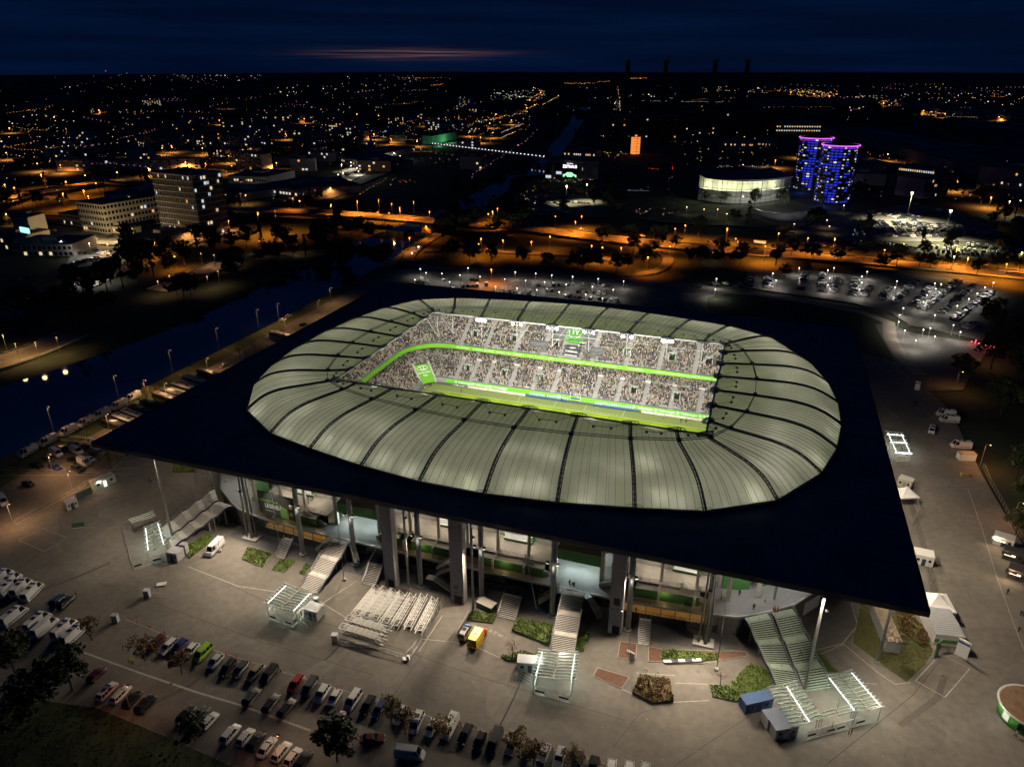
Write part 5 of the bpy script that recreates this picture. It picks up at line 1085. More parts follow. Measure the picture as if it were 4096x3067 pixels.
# kind: length, width, height, belt, bonnet x, screen-top x, roof-end x, tail x (fractions from the nose at 0), ground clearance
CARS = dict(hatch=(4.2, 1.78, 1.48, .92, .25, .40, .84, .97), saloon=(4.7, 1.82, 1.44, .92, .27, .42, .74, .88), estate=(4.75, 1.83, 1.48, .93, .26, .40, .90, .98), suv=(4.6, 1.9, 1.70, 1.02, .25, .38, .88, .98), mpv=(4.9, 1.95, 1.95, 1.10, .15, .30, .95, .99), van=(5.6, 2.0, 2.35, 1.25, .13, .25, .975, .995), sprinter=(6.4, 2.05, 2.65, 1.35, .12, .22, .98, .995))
CM = {}
def car_parts(kind):
    if kind in CM: return CM[kind]
    L, Wd, H, B, xb, xs, xr, xt = CARS[kind]; w = Wd / 2; X = lambda f: L / 2 - f * L; zb = .24
    b = MB()   # hull: sections nose to tail, each with sill, shoulder and deck
    secs = [(.0, .82, .52, .62), (.03, .92, zb, .74), (xb * .55, 1., zb, B - .08), (xb, 1., zb, B), (xs, 1., zb, B), (.6, 1., zb, B), (xr, 1., zb, B), (max(xt - .02, xr + .01), .97, zb + .04, B - .02), (1., .88, .45, B - .12)]
    ring_ = []
    for f, s, z0, z1 in secs: ring_.append([(X(f), -w * s * .93, z0), (X(f), -w * s, z0 + .18), (X(f), -w * s, z1 - .16), (X(f), -w * s * .86, z1), (X(f), w * s * .86, z1), (X(f), w * s, z1 - .16), (X(f), w * s, z0 + .18), (X(f), w * s * .93, z0)])
    n = 8; vs = [v for r in ring_ for v in r]; fs = [(k * n + i, k * n + (i + 1) % n, (k + 1) * n + (i + 1) % n, (k + 1) * n + i) for k in range(len(secs) - 1) for i in range(n)]
    b.add(vs, fs + [tuple(range(n))[::-1], tuple(range((len(secs) - 1) * n, len(secs) * n))])
    rw, cw_ = w * .74, w * .88
    b.hexa([(X(xs), -rw, H - .10), (X(xr), -rw, H - .12), (X(xr), rw, H - .12), (X(xs), rw, H - .10), (X(xs + .03), -rw * .93, H), (X(xr - .02), -rw * .93, H - .03), (X(xr - .02), rw * .93, H - .03), (X(xs + .03), rw * .93, H)][:4] + [(X(xs + .03), -rw * .93, H), (X(xr - .02), -rw * .93, H - .03), (X(xr - .02), rw * .93, H - .03), (X(xs + .03), rw * .93, H)])
    mids = [xs + (xr - xs) * .40, xs + (xr - xs) * .72]
    for s in (-1, 1):
        b.bar((X(xb), s * cw_, B), (X(xs), s * rw, H - .08), .09, .07); b.bar((X(xt), s * cw_, B), (X(xr), s * rw, H - .1), .14, .1)
        for m_ in mids: b.bar((X(m_), s * cw_, B - .02), (X(m_), s * rw, H - .07), .1, .06)
    g = MB(); k = .985
    g.hexa([(X(xb + .01), -cw_ * k, B - .03), (X(xt - .005), -cw_ * k, B - .03), (X(xt - .005), cw_ * k, B - .03), (X(xb + .01), cw_ * k, B - .03), (X(xs + .01), -rw * k, H - .07), (X(xr - .005), -rw * k, H - .08), (X(xr - .005), rw * k, H - .08), (X(xs + .01), rw * k, H - .07)])
    if kind in ('van', 'sprinter'):   # closed load bay sides
        for s in (-1, 1): b.hexa([(X(.36), s * cw_ * .9, B - .05), (X(xt), s * cw_ * .9, B - .05), (X(xt), s * (cw_ + .03), B - .05), (X(.36), s * (cw_ + .03), B - .05), (X(.36), s * rw * .9, H - .05), (X(xr), s * rw * .9, H - .06), (X(xr), s * (rw + .05), H - .06), (X(.36), s * (rw + .05), H - .05)])
    wh = MB(); r = .33 if kind not in ('van', 'sprinter', 'suv', 'mpv') else .37
    for (r0, y0, y1, mi) in ((r, -.11, .11, 0), (r * .62, .105, .125, 1), (r * .62, -.125, -.105, 1)):
        m0 = MB(); m0.lathe([(r0, y0), (r0, y1)], 12); wh.add([(x, z, y) for x, y, z in m0.v], [f[::-1] for f in m0.f], mi)
    hl, tl = MB(), MB(); hl.box((0, 0, 0), (.18, .36, .16)); tl.box((0, 0, 0), (.10, .26, .26))
    CM[kind] = dict(body=b.mesh('body', paint), glass=g.mesh('windows', glassv), wheel=wh.mesh('wheel', [rubber, chrome]), head=hl.mesh('headlight', head_m), tail=tl.mesh('tail_light', tail_m), dim=(L, w, H, B, r)); 
    one = MB(); one.add(b.v, b.f, 0); one.add(g.v, g.f, 1)
    for sx in (.18, .81):
        for s in (-1, 1): one.box((X(sx), s * (w - .1), r), (.62, .2, .6), 0, 2)
    CM[kind]['one'] = one.mesh('car', [paint, glassv, rubber]); return CM[kind]
def car(kind, loc, rz, col, label, group=None, cat=None, lod=0, name=None, extra=None):
    c = car_parts(kind); L, w, H, B, r = c['dim']; cat = cat or ('van' if kind in ('van', 'sprinter', 'mpv') else 'car'); name = name or ('parked_van' if cat == 'van' else 'parked_car')
    if lod: o = link(name, c['one'], None, loc, rz); o.color = (*col, 1); return tag(o, label, cat, group)
    e = empty(name, loc, label, cat, group, rz)
    o = link('body', c['body'], e); o.color = (*col, 1); link('windows', c['glass'], e)
    for sx in (.18, .81):
        for s in (-1, 1): link('wheel', c['wheel'], e, (L / 2 - sx * L, s * (w - .12), r))
    for s in (-1, 1): link('headlight', c['head'], e, (L / 2 - .11, s * w * .66, .66)); link('tail_light', c['tail'], e, (-L / 2 + .06, s * w * .74, .80 if H < 1.8 else 1.0))
    if extra: extra(e, L, w, H)
    return e
def stripe(colname, col, z, h, refl=False):
    def f(e, L, w, H):
        for s in (-1, 1):
            b = MB(); b.box((0, s * (w + .005), z), (L * .82, .012, h)); link('livery_stripe', b.mesh('livery_stripe', mat(colname, col, .4)), e)
        b = MB(); b.box((L * .12, 0, H + .09), (.35, w * 1.35, .16)); link('light_bar', b.mesh('light_bar', mat('blue_beacon', (.04, .10, .35), .2)), e)
        b = MB(); b.box((-L * .12, 0, H + .05), (.8, w * .9, .1)); link('roof_hatch', b.mesh('roof_hatch', black), e)
    return f
pol = stripe('police_blue', (.03, .07, .22), .85, .28); dhl = stripe('rescue_red', (.55, .05, .02), .9, .3)
WH, SI, GR, BK, DG, RD, MR, BL, LM, TN = (.62, .62, .60), (.38, .39, .40), (.14, .14, .15), (.012, .012, .014), (.045, .047, .05), (.30, .015, .015), (.08, .012, .018), (.02, .035, .12), (.26, .46, .02), (.22, .19, .15)
CN = {WH: 'white', SI: 'silver', GR: 'grey', BK: 'black', DG: 'dark grey', RD: 'red', MR: 'maroon', BL: 'dark blue', LM: 'lime green', TN: 'tan'}
KN = dict(hatch='hatchback', saloon='saloon', estate='estate car', suv='SUV', mpv='people carrier', van='panel van', sprinter='high roof van')
z7 = lambda x, y: (700 + x / 2.212, 2450 + y / 2.212); z9 = lambda x, y: (1500 + x / 1.8433, 2400 + y / 1.8433); z0_ = lambda x, y: (x / 1.91, 2200 + y / 1.91); zL = lambda x, y: (x / 2.07, 1300 + y / 2.07); zR_ = lambda x, y: (3400 + x / 1.657, 1500 + y / 1.657)
H1 = P(845, 2577) - P(777, 2649); A1 = math.atan2(H1.y, H1.x)
def row(items, ang, where, hz=.75):
    """a row of vehicles; the label counts them from the left"""
    for k, (px, kind, col, ex) in enumerate(items):
        p = P(*px, hz); p.z = 0; sp = {pol: 'police ', dhl: 'red striped rescue '}.get(ex, '')
        car(kind, p, ang + (PI if k % 3 == 1 and not ex else 0) * 0 + R.uniform(-.06, .06), col, '%s %s%s, %s from left, %s' % (CN[col], sp, KN[kind], nth(k), where), 'vehicles: ' + where, extra=ex)
AD = A1 + PI   # nose towards the bottom of the picture
row([(z0_(1195, 700), 'estate', MR, None), (z0_(1285, 730), 'estate', WH, None), (z7(40, 285), 'hatch', BL, None), (z7(140, 325), 'hatch', WH, None), (z7(245, 355), 'mpv', LM, None), (z7(355, 425), 'hatch', SI, None), (z7(465, 480), 'estate', BK, None), (z7(575, 495), 'estate', DG, None), (z7(705, 525), 'estate', TN, None), (z7(830, 545), 'mpv', BK, None)], AD, 'left part of coned row')
row([(z7(1065, 620), 'estate', RD, None), (z7(1190, 655), 'mpv', DG, None), (z7(1300, 710), 'suv', WH, None), (z7(1410, 745), 'hatch', WH, None), (z7(1575, 770), 'mpv', WH, None), (z7(1705, 810), 'estate', BK, None), (z7(1810, 845), 'estate', BL, None)], AD, 'middle part of coned row')
row([(z9(175, 840), 'estate', WH, pol), (z9(305, 900), 'mpv', WH, pol), (z9(415, 935), 'hatch', WH, None), (z9(550, 935), 'van', WH, None), (z9(665, 980), 'estate', BK, None), (z9(770, 1030), 'hatch', BK, None), (z9(880, 1045), 'van', DG, None), (z9(1010, 1060), 'estate', GR, None), (z9(1125, 1095), 'hatch', DG, None), (z9(1245, 1120), 'hatch', SI, None), (z9(1360, 1150), 'estate', SI, None), (z9(1490, 1185), 'estate', DG, None), (z9(1610, 1215), 'hatch', BK, None), (z9(1740, 1240), 'hatch', WH, None), (z9(1870, 1255), 'hatch', WH, None), (z9(1990, 1260), 'hatch', SI, None)], AD, 'right part of coned row')
row([(z7(680, 740), 'suv', DG, None), (z7(850, 795), 'estate', BK, None), (z7(990, 835), 'estate', BK, None), (z7(1450, 940), 'hatch', BK, None)], A1, 'row behind the coned one')
row([(z0_(735, 945), 'hatch', MR, None), (z0_(815, 1070), 'estate', WH, dhl), (z0_(920, 1095), 'estate', WH, None), (z0_(1010, 1130), 'hatch', BK, None), (z0_(1110, 1170), 'suv', BK, None), (z7(95, 895), 'hatch', BK, None), (z7(225, 900), 'hatch', DG, None), (z7(300, 950), 'hatch', WH, None), (z7(490, 1065), 'suv', WH, None), (z7(620, 1095), 'hatch', WH, None), (z7(715, 1130), 'hatch', BK, None), (z7(810, 1185), 'saloon', WH, None), (z7(940, 1225), 'suv', WH, None), (z7(1040, 1270), 'hatch', WH, None), (z7(1135, 1300), 'hatch', BK, None)], A1, 'lowest row by dark lawn')
car('saloon', P(1489, 2952, .7), A1 - 1.2, MR, 'maroon saloon parked across behind the yellowing trees'); car('van', P(1640, 3011, .9), A1 - 1.4, WH, 'white minibus parked across at the bottom edge')
for o_ in list(C.objects):
    if o_.parent is None and o_.get('label', '').endswith(('yellowing trees', 'at the bottom edge')) and o_.get('category') in ('car', 'van'): o_.location.z = 0
hv = P(0 + 254 / 1.91, 2200 + 260 / 1.91) - P(75 / 1.91, 2200 + 340 / 1.91)
row([(z0_(15, 215), 'sprinter', WH, pol), (z0_(80, 245), 'sprinter', WH, pol), (z0_(70, 295), 'sprinter', WH, pol), (z0_(165, 290), 'sprinter', WH, pol), (z0_(250, 320), 'sprinter', WH, pol)], A1 + .25, 'upper group at left edge')
row([(z0_(110, 505), 'sprinter', WH, pol), (z0_(290, 550), 'sprinter', WH, pol), (z0_(345, 590), 'sprinter', WH, None), (z0_(495, 605), 'sprinter', WH, pol), (z0_(570, 645), 'sprinter', WH, pol)], A1 + .1, 'lower group at left edge')
row([(z0_(440, 375), 'hatch', BL, None), (z0_(500, 395), 'estate', BK, None)], A1 + .1, 'pair below the upper police vans')
car('hatch', P(*z0_(60, 745), .6) * 1, A1, DG, 'dark hatchback half hidden at the left edge').location.z = 0
# left bank: police vans, coaches, mixed cars
hb = P(*zL(1105, 590)) - P(*zL(225, 1050)); AB = math.atan2(hb.y, hb.x)
row([(zL(230, 1040), 'sprinter', WH, pol), (zL(400, 950), 'sprinter', WH, pol), (zL(565, 868), 'sprinter', WH, pol), (zL(712, 795), 'sprinter', WH, pol), (zL(842, 728), 'sprinter', WH, pol), (zL(985, 655), 'sprinter', WH, pol), (zL(1103, 590), 'sprinter', WH, pol)], AB + PI, 'line along canal bank', 1.2)
hc = P(*zL(1030, 830)) - P(*zL(865, 770)); AC = math.atan2(hc.y, hc.x)
row([(zL(390, 1105), 'hatch', DG, None), (zL(465, 1055), 'van', WH, None), (zL(520, 1020), 'suv', BK, None), (zL(615, 985), 'estate', BK, None), (zL(632, 1035), 'van', WH, None), (zL(712, 1008), 'estate', BK, None), (zL(775, 1068), 'estate', BK, None), (zL(825, 1040), 'estate', SI, None), (zL(872, 1012), 'estate', RD, None)], AC, 'upper cluster by roof tip', .9)
row([(zL(310, 1155), 'estate', BK, None), (zL(455, 1165), 'estate', BL, None), (zL(600, 1110), 'hatch', BK, None), (zL(640, 1180), 'estate', DG, None), (zL(695, 1130), 'van', WH, None), (zL(745, 1105), 'hatch', WH, None)], AC, 'lower cluster by roof tip', .9)
car('van', P(*zL(30, 1470)), AC - .3, WH, 'white van with an open door at the left edge'); car('hatch', P(*zL(240, 1325)), AC + .1, DG, 'dark car with glowing red tail lights on the left road')
car('hatch', P(*zL(1855, 345)), AB, SI, 'silver car beyond the last coach'); car('hatch', P(1133, 1283), AB, WH, 'white car with amber beacons on the bank road'); car('hatch', P(1155, 1268), AB, WH, 'second white car with amber beacons on the bank road'); car('hatch', P(1212, 1303), AB, DG, 'dark car in the far bank car bay')
cg = {}
def coach(loc, rz, col, label, n=None):
    L, w, H = 12.2, 1.27, 3.35
    if not cg:
        b = MB(); b.hexa([(-6, -w, .35), (6, -w, .35), (6, w, .35), (-6, w, .35), (-6, -w, 1.45), (6.1, -w, 1.45), (6.1, w, 1.45), (-6, w, 1.45)]); b.hexa([(-6, -w * .97, 2.75), (5.8, -w * .97, 2.75), (5.8, w * .97, 2.75), (-6, w * .97, 2.75), (-5.9, -w * .86, H), (5.5, -w * .86, H), (5.5, w * .86, H), (-5.9, w * .86, H)]); cg['body'] = b.mesh('body', paint)
        b = MB(); b.hexa([(-5.98, -w * .985, 1.45), (6.02, -w * .985, 1.45), (6.02, w * .985, 1.45), (-5.98, w * .985, 1.45), (-5.95, -w * .96, 2.76), (5.75, -w * .96, 2.76), (5.75, w * .96, 2.76), (-5.95, w * .96, 2.76)]); cg['glass'] = b.mesh('windows', glassv)
        b = MB(); b.box((0, 0, 0), (1.3, 1.0, .12)); cg['hatch'] = b.mesh('roof_hatch', mat('hatch_dark', (.04, .04, .045), .6)); b = MB(); b.box((0, 0, 0), (2.6, 1.5, .22)); cg['ac'] = b.mesh('air_conditioner', mat('ac_grey', (.35, .35, .34), .6))
        m0 = MB(); m0.lathe([(.5, -.15), (.5, .15)], 12); wv = MB(); wv.add([(x, z, y) for x, y, z in m0.v], [f[::-1] for f in m0.f]); cg['wheel'] = wv.mesh('wheel', rubber)
    e = empty('coach', loc, label, 'coach', 'coaches parked along the left roof edge', rz); o = link('body', cg['body'], e); o.color = (*col, 1); link('windows', cg['glass'], e); link('roof_hatch', cg['hatch'], e, (-2.6, 0, H + .05)); link('roof_hatch', cg['hatch'], e, (3.4, 0, H + .05)); link('air_conditioner', cg['ac'], e, (.4, 0, H + .1))
    for x in (-3.6, 3.9):
        for s in (-1, 1): link('wheel', cg['wheel'], e, (x, s * (w - .14), .5))
    return e
cols = [(DG, 'dark coach with pale blue roof units'), (WH, 'white coach'), (WH, 'white coach'), (DG, 'black coach with two white roof bars'), (BK, 'black coach with a lamp on its roof'), (TN, 'beige coach'), (GR, 'grey coach'), (WH, 'white coach'), (WH, 'white coach'), (BK, 'two tone black and white coach')]
for k, (q, (cl_, lb)) in enumerate(zip(((868, 795), (945, 755), (1018, 718), (1078, 680), (1175, 640), (1280, 575), (1340, 540), (1432, 490), (1525, 435), (1640, 385)), cols)):
    p = P(*zL(*q), 1.8); p.z = 0; d = Vector((math.cos(AC), math.sin(AC), 0)); coach(p + d * 6.2, AC + PI, cl_, '%s, %s coach from the roof tip' % (lb, ORD[k]))
e = coach(P(1122, 1358), AC + PI, WH, 'white coach parked apart beyond the bare trees')
coach(P(1965, 1020), math.atan2(*(P(2040, 1040) - P(1965, 1005)).yx), TN, 'lone beige bus on the orange lit ramp')
# rescue vehicles on the plaza
pa = P(*z9(790, 255)); ha = P(*z9(800, 190)) - P(*z9(720, 320)); AA = math.atan2(ha.y, ha.x)
pa = P(*z9(757, 268), 1.2); pa.z = 0
am = empty('ambulance', pa, 'yellow box ambulance with red front and red stripes beside the hedge', 'ambulance', rz=AA)
yl, rdm = mat('ambulance_yellow', (.75, .55, .02), .4), mat('ambulance_red', (.60, .06, .015), .4)
b = MB(); b.hexa([(-3.1, -1.1, .5), (1.0, -1.1, .5), (1.0, 1.1, .5), (-3.1, 1.1, .5), (-3.1, -1.05, 2.95), (1.0, -1.05, 3.0), (1.0, 1.05, 3.0), (-3.1, 1.05, 2.95)]); link('box_body', b.mesh('box_body', yl), am)
b = MB(); b.hexa([(1.0, -1.0, .45), (3.2, -.95, .45), (3.2, .95, .45), (1.0, 1.0, .45), (1.0, -.98, 1.4), (3.1, -.9, 1.15), (3.1, .9, 1.15), (1.0, .98, 1.4)]); b.hexa([(1.0, -.95, 1.4), (2.4, -.9, 1.3), (2.4, .9, 1.3), (1.0, .95, 1.4), (1.0, -.85, 2.35), (1.6, -.8, 2.3), (1.6, .8, 2.3), (1.0, .85, 2.35)]); link('cab', b.mesh('cab', rdm), am)
b = MB(); b.hexa([(1.75, -.85, 1.45), (2.45, -.8, 1.36), (2.45, .8, 1.36), (1.75, .85, 1.45), (1.55, -.76, 2.27), (1.72, -.74, 2.25), (1.72, .74, 2.25), (1.55, .76, 2.27)]); link('windscreen', b.mesh('windscreen', glassv), am)
for s in (-1, 1):
    b = MB(); b.box((-1, s * 1.1, 1.3), (4.1, .03, .4)); link('red_stripe', b.mesh('red_stripe', rdm), am)
    for x in (-2.1, 2.2): link('wheel', CM['van']['wheel'], am, (x, s * .9, .37))
    b = MB(); b.box((-3.12, s * .45, 2.1), (.03, .42, .55)); link('rear_window', b.mesh('rear_window', glassv), am)
b = MB(); b.box((-3.12, 0, 1.35), (.03, 2.1, .35)); link('red_stripe', b.mesh('rear_stripe', rdm), am)
b = MB(); b.lathe([(.3, 0), (.3, .12), (.12, .16)], 10, (-.8, 0, 3.0)); link('roof_vent', b.mesh('roof_vent', white), am); b = MB(); b.box((1.2, 0, 2.45), (.35, 1.5, .18)); link('light_bar', b.mesh('light_bar2', mat('blue_beacon')), am)
q = P(*z9(668, 225), 1.0); q.z = 0; car('mpv', q, AA, SI, 'silver rescue van with yellow and blue stripes beside the ambulance', extra=stripe('rescue_yellow', (.6, .55, .05), .9, .25))
q = P(*[300 + 1372 / 2.458, 1800 + 950 / 2.458], 1.2); q.z = 0; hw = P(300 + 1310 / 2.458, 1800 + 1010 / 2.458) - P(300 + 1430 / 2.458, 1800 + 890 / 2.458); car('sprinter', q, math.atan2(hw.y, hw.x), WH, 'white delivery van with open rear doors below the left stairs')
# right side vehicles
AR = math.atan2(*(P(*zR_(680, 470)) - P(*zR_(800, 480))).yx)
for k, (q, kind, col, ex, lab, da) in enumerate((((635, 250), 'sprinter', WH, pol, 'police van farther back beside the orange lit tree', 0), ((658, 290), 'sprinter', WH, pol, 'police van with open side door beside the orange lit tree', 0), ((545, 355), 'mpv', WH, pol, 'police estate van standing alone on the right road', 1.2), ((735, 460), 'sprinter', WH, dhl, 'white ambulance with red stripes beside the trailer stall', .05))):
    p = P(*zR_(*q), 1.2); p.z = 0; car(kind, p, AR + da, col, lab, extra=ex)

# ------------------------------------------------------------------ gate pavilions
tube_m = lamp_mat('light_tube', (.93, 1.0, .93), 14.0)
def gate(c4, h, label, ribs=9, fence=None, tubes=(), tube_pow=160, tilt=.5, post=True):
    """c4: plan corners (far left, far right, near right, near left) of a glass canopy at height h"""
    A_, B_, C_, D_ = [Vector((p.x, p.y, h)) for p in c4]; cen = (A_ + B_ + C_ + D_) / 4; g = empty('gate_pavilion', Vector((cen.x, cen.y, 0)), label, 'pavilion', 'glass gate pavilions')
    sag = lambda u: Vector((0, 0, tilt * abs(u - .5) * 2))
    for k in range(ribs):
        t0, t1 = k / ribs, (k + 1) / ribs
        for u0, u1 in ((0, .5), (.5, 1)):
            q = [D_.lerp(A_, t).lerp(C_.lerp(B_, t), u) + sag(u) for t, u in ((t0 + .004, u0), (t0 + .004, u1), (t1 - .004, u1), (t1 - .004, u0))]
            b = MB(); b.hexa(q + [p + Vector((0, 0, .03)) for p in q]); b.build('glass_pane', glass_g, g)
    for k in range(ribs + 1):
        t = k / ribs; b = MB(); l, m_, r = [D_.lerp(A_, t).lerp(C_.lerp(B_, t), u) + sag(u) + Vector((0, 0, .12)) for u in (-.04, .5, 1.04)]; b.bar(l, m_, .10, .14); b.bar(m_, r, .10, .14); b.build('rib', steel_w, g)
    b = MB(); b.bar(D_.lerp(C_, .5), A_.lerp(B_, .5), .28, .32); b.build('ridge_beam', mat('beam_grey', (.26, .24, .22), .6), g)
    if post:
        for p in (A_, B_, C_, D_, D_.lerp(A_, .5), C_.lerp(B_, .5)): b = MB(); q = p.lerp(cen, .06); b.tube((q.x, q.y, 0), (q.x, q.y, h + tilt * .8), .08, 6); b.build('post', steel, g)
    for u in tubes:
        p, q = D_.lerp(C_, u), A_.lerp(B_, u); p, q = p.lerp(q, .05), q.lerp(p, .05); z = Vector((0, 0, sag(u).z - .15)); b = MB(); b.bar(p + z, q + z, .12, .10); b.build('light_tube', tube_m, g)
        m_ = (p + q) / 2 + z - Vector((0, 0, .12)); lo = light('tube_light', 'AREA', m_, tube_pow * .5, GREENW, g, size=(.2, (q - p).length)); d = q - p; lo.rotation_euler = (0, 0, math.atan2(d.y, d.x) - PI / 2)
    return g
def fence_run(pts, h, name, label, gates=True, parent=None, cat='fence'):
    e = parent or empty(name, pts[0], label, cat)
    for a, c in zip(pts, pts[1:]):
        a, c = Vector((a.x, a.y, 0)), Vector((c.x, c.y, 0)); n = max(1, round((c - a).length / 2.2))
        for k in range(n):
            p, q = a.lerp(c, k / n), a.lerp(c, (k + 1) / n); b = MB(); up = Vector((0, 0, 1)); b.bar(p, p + up * h, .08); b.bar(p + up * h, q + up * h, .06); b.bar(p + up * .15, q + up * .15, .05)
            for j in range(1, 4): m_ = p.lerp(q, j / 4); b.bar(m_ + up * .15, m_ + up * h, .02)
            f = b.build('fence_panel', steel, e)
            if gates and k % 2 == 0: b = MB(); b.bar(p.lerp(q, .12) + up * 1.05, p.lerp(q, .88) + up * 1.05, .05, .42); b.build('dark_sign', black, f)
    return e
g = gate([P(2158, 2603, 3.4), P(2313, 2612, 3.4), P(2297, 2725, 3.4), P(2129, 2709, 3.4)], 3.4, 'glass roofed gate pavilion at the foot of the centre stairs', 9, tubes=(.08, .92), tube_pow=420)
fence_run([P(2135, 2774), P(2278, 2812)], 2.3, '', '', parent=g); fence_run([P(2278, 2812), P(2300, 2640)], 2.3, '', '', False, parent=g); fence_run([P(2135, 2774), P(2165, 2680)], 2.3, '', '', False, parent=g)
g = gate([P(1142, 2339, 3.2), P(1253, 2377, 3.2), P(1184, 2453, 3.2), P(1061, 2416, 3.2)], 3.2, 'greenish glass gate pavilion at the foot of the left gate stairs', 8, tubes=(.06, .9), tube_pow=330)
fence_run([P(1077, 2475), P(1172, 2510), P(1215, 2460)], 2.3, '', '', parent=g); fence_run([P(1077, 2475), P(1110, 2430)], 2.3, '', '', False, parent=g)
g = gate([P(3072, 2752, 3.6), P(3186, 2727, 3.6), P(3287, 2878, 3.6), P(3167, 2910, 3.6)], 3.6, 'left wing of the large glass gate pavilion at the right stairs', 11, tubes=(.62,), tube_pow=430, tilt=.3)
g2 = gate([P(3306, 2705, 3.6), P(3404, 2683, 3.6), P(3533, 2831, 3.6), P(3419, 2850, 3.6)], 3.6, 'right wing of the large glass gate pavilion at the right stairs', 11, tubes=(.04, .96), tube_pow=430, tilt=.3)
fence_run([P(3225, 2958), P(3340, 2930), P(3460, 2895)], 2.4, '', '', parent=g2)
g = gate([P(3270, 2855, 3.6), P(3418, 2815, 3.6), P(3432, 2838, 3.6), P(3285, 2880, 3.6)], 3.55, 'short glass link roof between the two pavilion wings', 2, tilt=.1)
g = gate([P(518, 2079, 3), P(611, 2048, 3), P(621, 2066, 3), P(526, 2095, 3)], 3.0, 'back strip of the left glass gate pavilion', 3, tubes=(), tilt=.2)
g = gate([P(575, 2110, 3), P(640, 2085, 3), P(668, 2176, 3), P(585, 2207, 3)], 3.0, 'main roof of the left glass gate pavilion', 6, tubes=(.1, .85), tube_pow=260, tilt=.2)
fence_run([P(490, 2130), P(535, 2280), P(610, 2255), P(690, 2235)], 2.2, '', '', True, parent=g); fence_run([P(530, 2100), P(490, 2130)], 2.2, '', '', False, parent=g)
g = gate([P(*zR_(238, 375), 3), P(*zR_(350, 385), 3), P(*zR_(410, 515), 3), P(*zR_(300, 515), 3)], 3.0, 'pink lit gate pavilion at the right roof edge', 5, tubes=(.1, .9), tube_pow=300, tilt=.15)
for t in (.12, .5): 
    p, q = P(*zR_(240, 375), 3).lerp(P(*zR_(300, 515), 3), t), P(*zR_(350, 385), 3).lerp(P(*zR_(410, 515), 3), t); b = MB(); b.bar(p, q, .14); b.build('light_tube', tube_m, g)
p, q = P(*zR_(300, 513), 3.1), P(*zR_(410, 520), 3.1); b = MB(); b.bar(p, q, .16); b.build('light_tube', lamp_mat('pink_tube', (1, .7, .95), 12), g)
for x in (320, 345, 380): b = MB(); q = P(*zR_(x, 575)); b.box(q + Vector((0, 0, 1.1)), (1.1, .1, 2.0), .3); b.build('gate_leaf', steel_w, g)
e = fence_run([P(790, 1865), P(870, 1870), P(865, 1935), P(785, 1945), P(790, 1865)], 3.2, 'entrance_cage', 'tall mesh entrance cage at the back left corner', False)
# stage trusses stored behind a mesh fence
truss_w = mat('truss_white', (.66, .66, .62), .5, var=.08, scale=3)
zt = lambda x, y: (1050 + x / 2.765, 2250 + y / 2.765)
def truss(a, c, w, h, z, label, dense=3):
    a, c = Vector((a.x, a.y, z)), Vector((c.x, c.y, z)); e = empty('stage_truss', a, label, 'truss', 'white stage trusses stored on the plaza'); d = (c - a).normalized(); u = Vector((-d.y, d.x, 0)) * w; up = Vector((0, 0, h)); n = max(4, round((c - a).length / 1.3))
    cor = [u, -u, u + up, -u + up]
    for k in cor: b = MB(); b.bar(a + k, c + k, .14); b.build('chord', truss_w, e)
    for j in range(dense): b = MB(); o = u * (1 - 2 * (j + 1) / (dense + 1)) + up; b.bar(a.lerp(c, .16) + o, a.lerp(c, .84) + o, .12); b.build('packed_tube', truss_w, e)
    b = MB()
    for k in range(n):
        p, q = a.lerp(c, k / n), a.lerp(c, (k + 1) / n); s = 1 if k % 2 else -1
        if dense < 4 or k < 2 or k > n - 3: b.bar(p + u * s + up, q - u * s + up, .07)
        b.bar(p + u, q + u + up, .07); b.bar(p - u + up, q - u, .07); b.bar(p + u + up, p - u + up, .08)
    b.build('lattice', truss_w, e)
    for t in (.12, .88): b = MB(); p = a.lerp(c, t); b.box(Vector((p.x, p.y, z / 2)), (.5, .5, z), math.atan2(d.y, d.x)); b.build('trestle', dark_steel, e)
    return e
tops = [(1285, 240), (1380, 262), (1478, 285), (1562, 315), (1665, 335), (1788, 340), (1908, 375)]; bots = [(1015, 575), (1115, 600), (1215, 630), (1335, 660), (1452, 690), (1597, 700), (1718, 745)]
for k, (a, c) in enumerate(zip(tops, bots)): truss(P(*zt(*c), 1.9), P(*zt(*a), 1.9), 1.0 if k < 4 else .8, 1.1, .8, 'white stage truss, %s from the left in the stored row' % ORD[k], 5 if k < 4 else 3)
truss(P(*zt(930, 600), 1.9), P(*zt(1410, 740), 1.9), .85, 1.1, .8, 'upper of the two white stage trusses lying crosswise', 4); truss(P(*zt(862, 690), 1.9), P(*zt(1355, 840), 1.9), .85, 1.1, .8, 'lower of the two white stage trusses lying crosswise', 4)
fence_run([P(*zt(2010, 440)), P(*zt(1820, 760)), P(*zt(1665, 1000)), P(*zt(1590, 1070))], 2.0, 'mesh_fence', 'mesh fence along the right side of the stored trusses', False)
fence_run([P(*zt(1585, 1060)), P(*zt(1250, 960)), P(*zt(790, 900))], 1.1, 'barrier_fence', 'low barrier fence in front of the stored trusses', False)

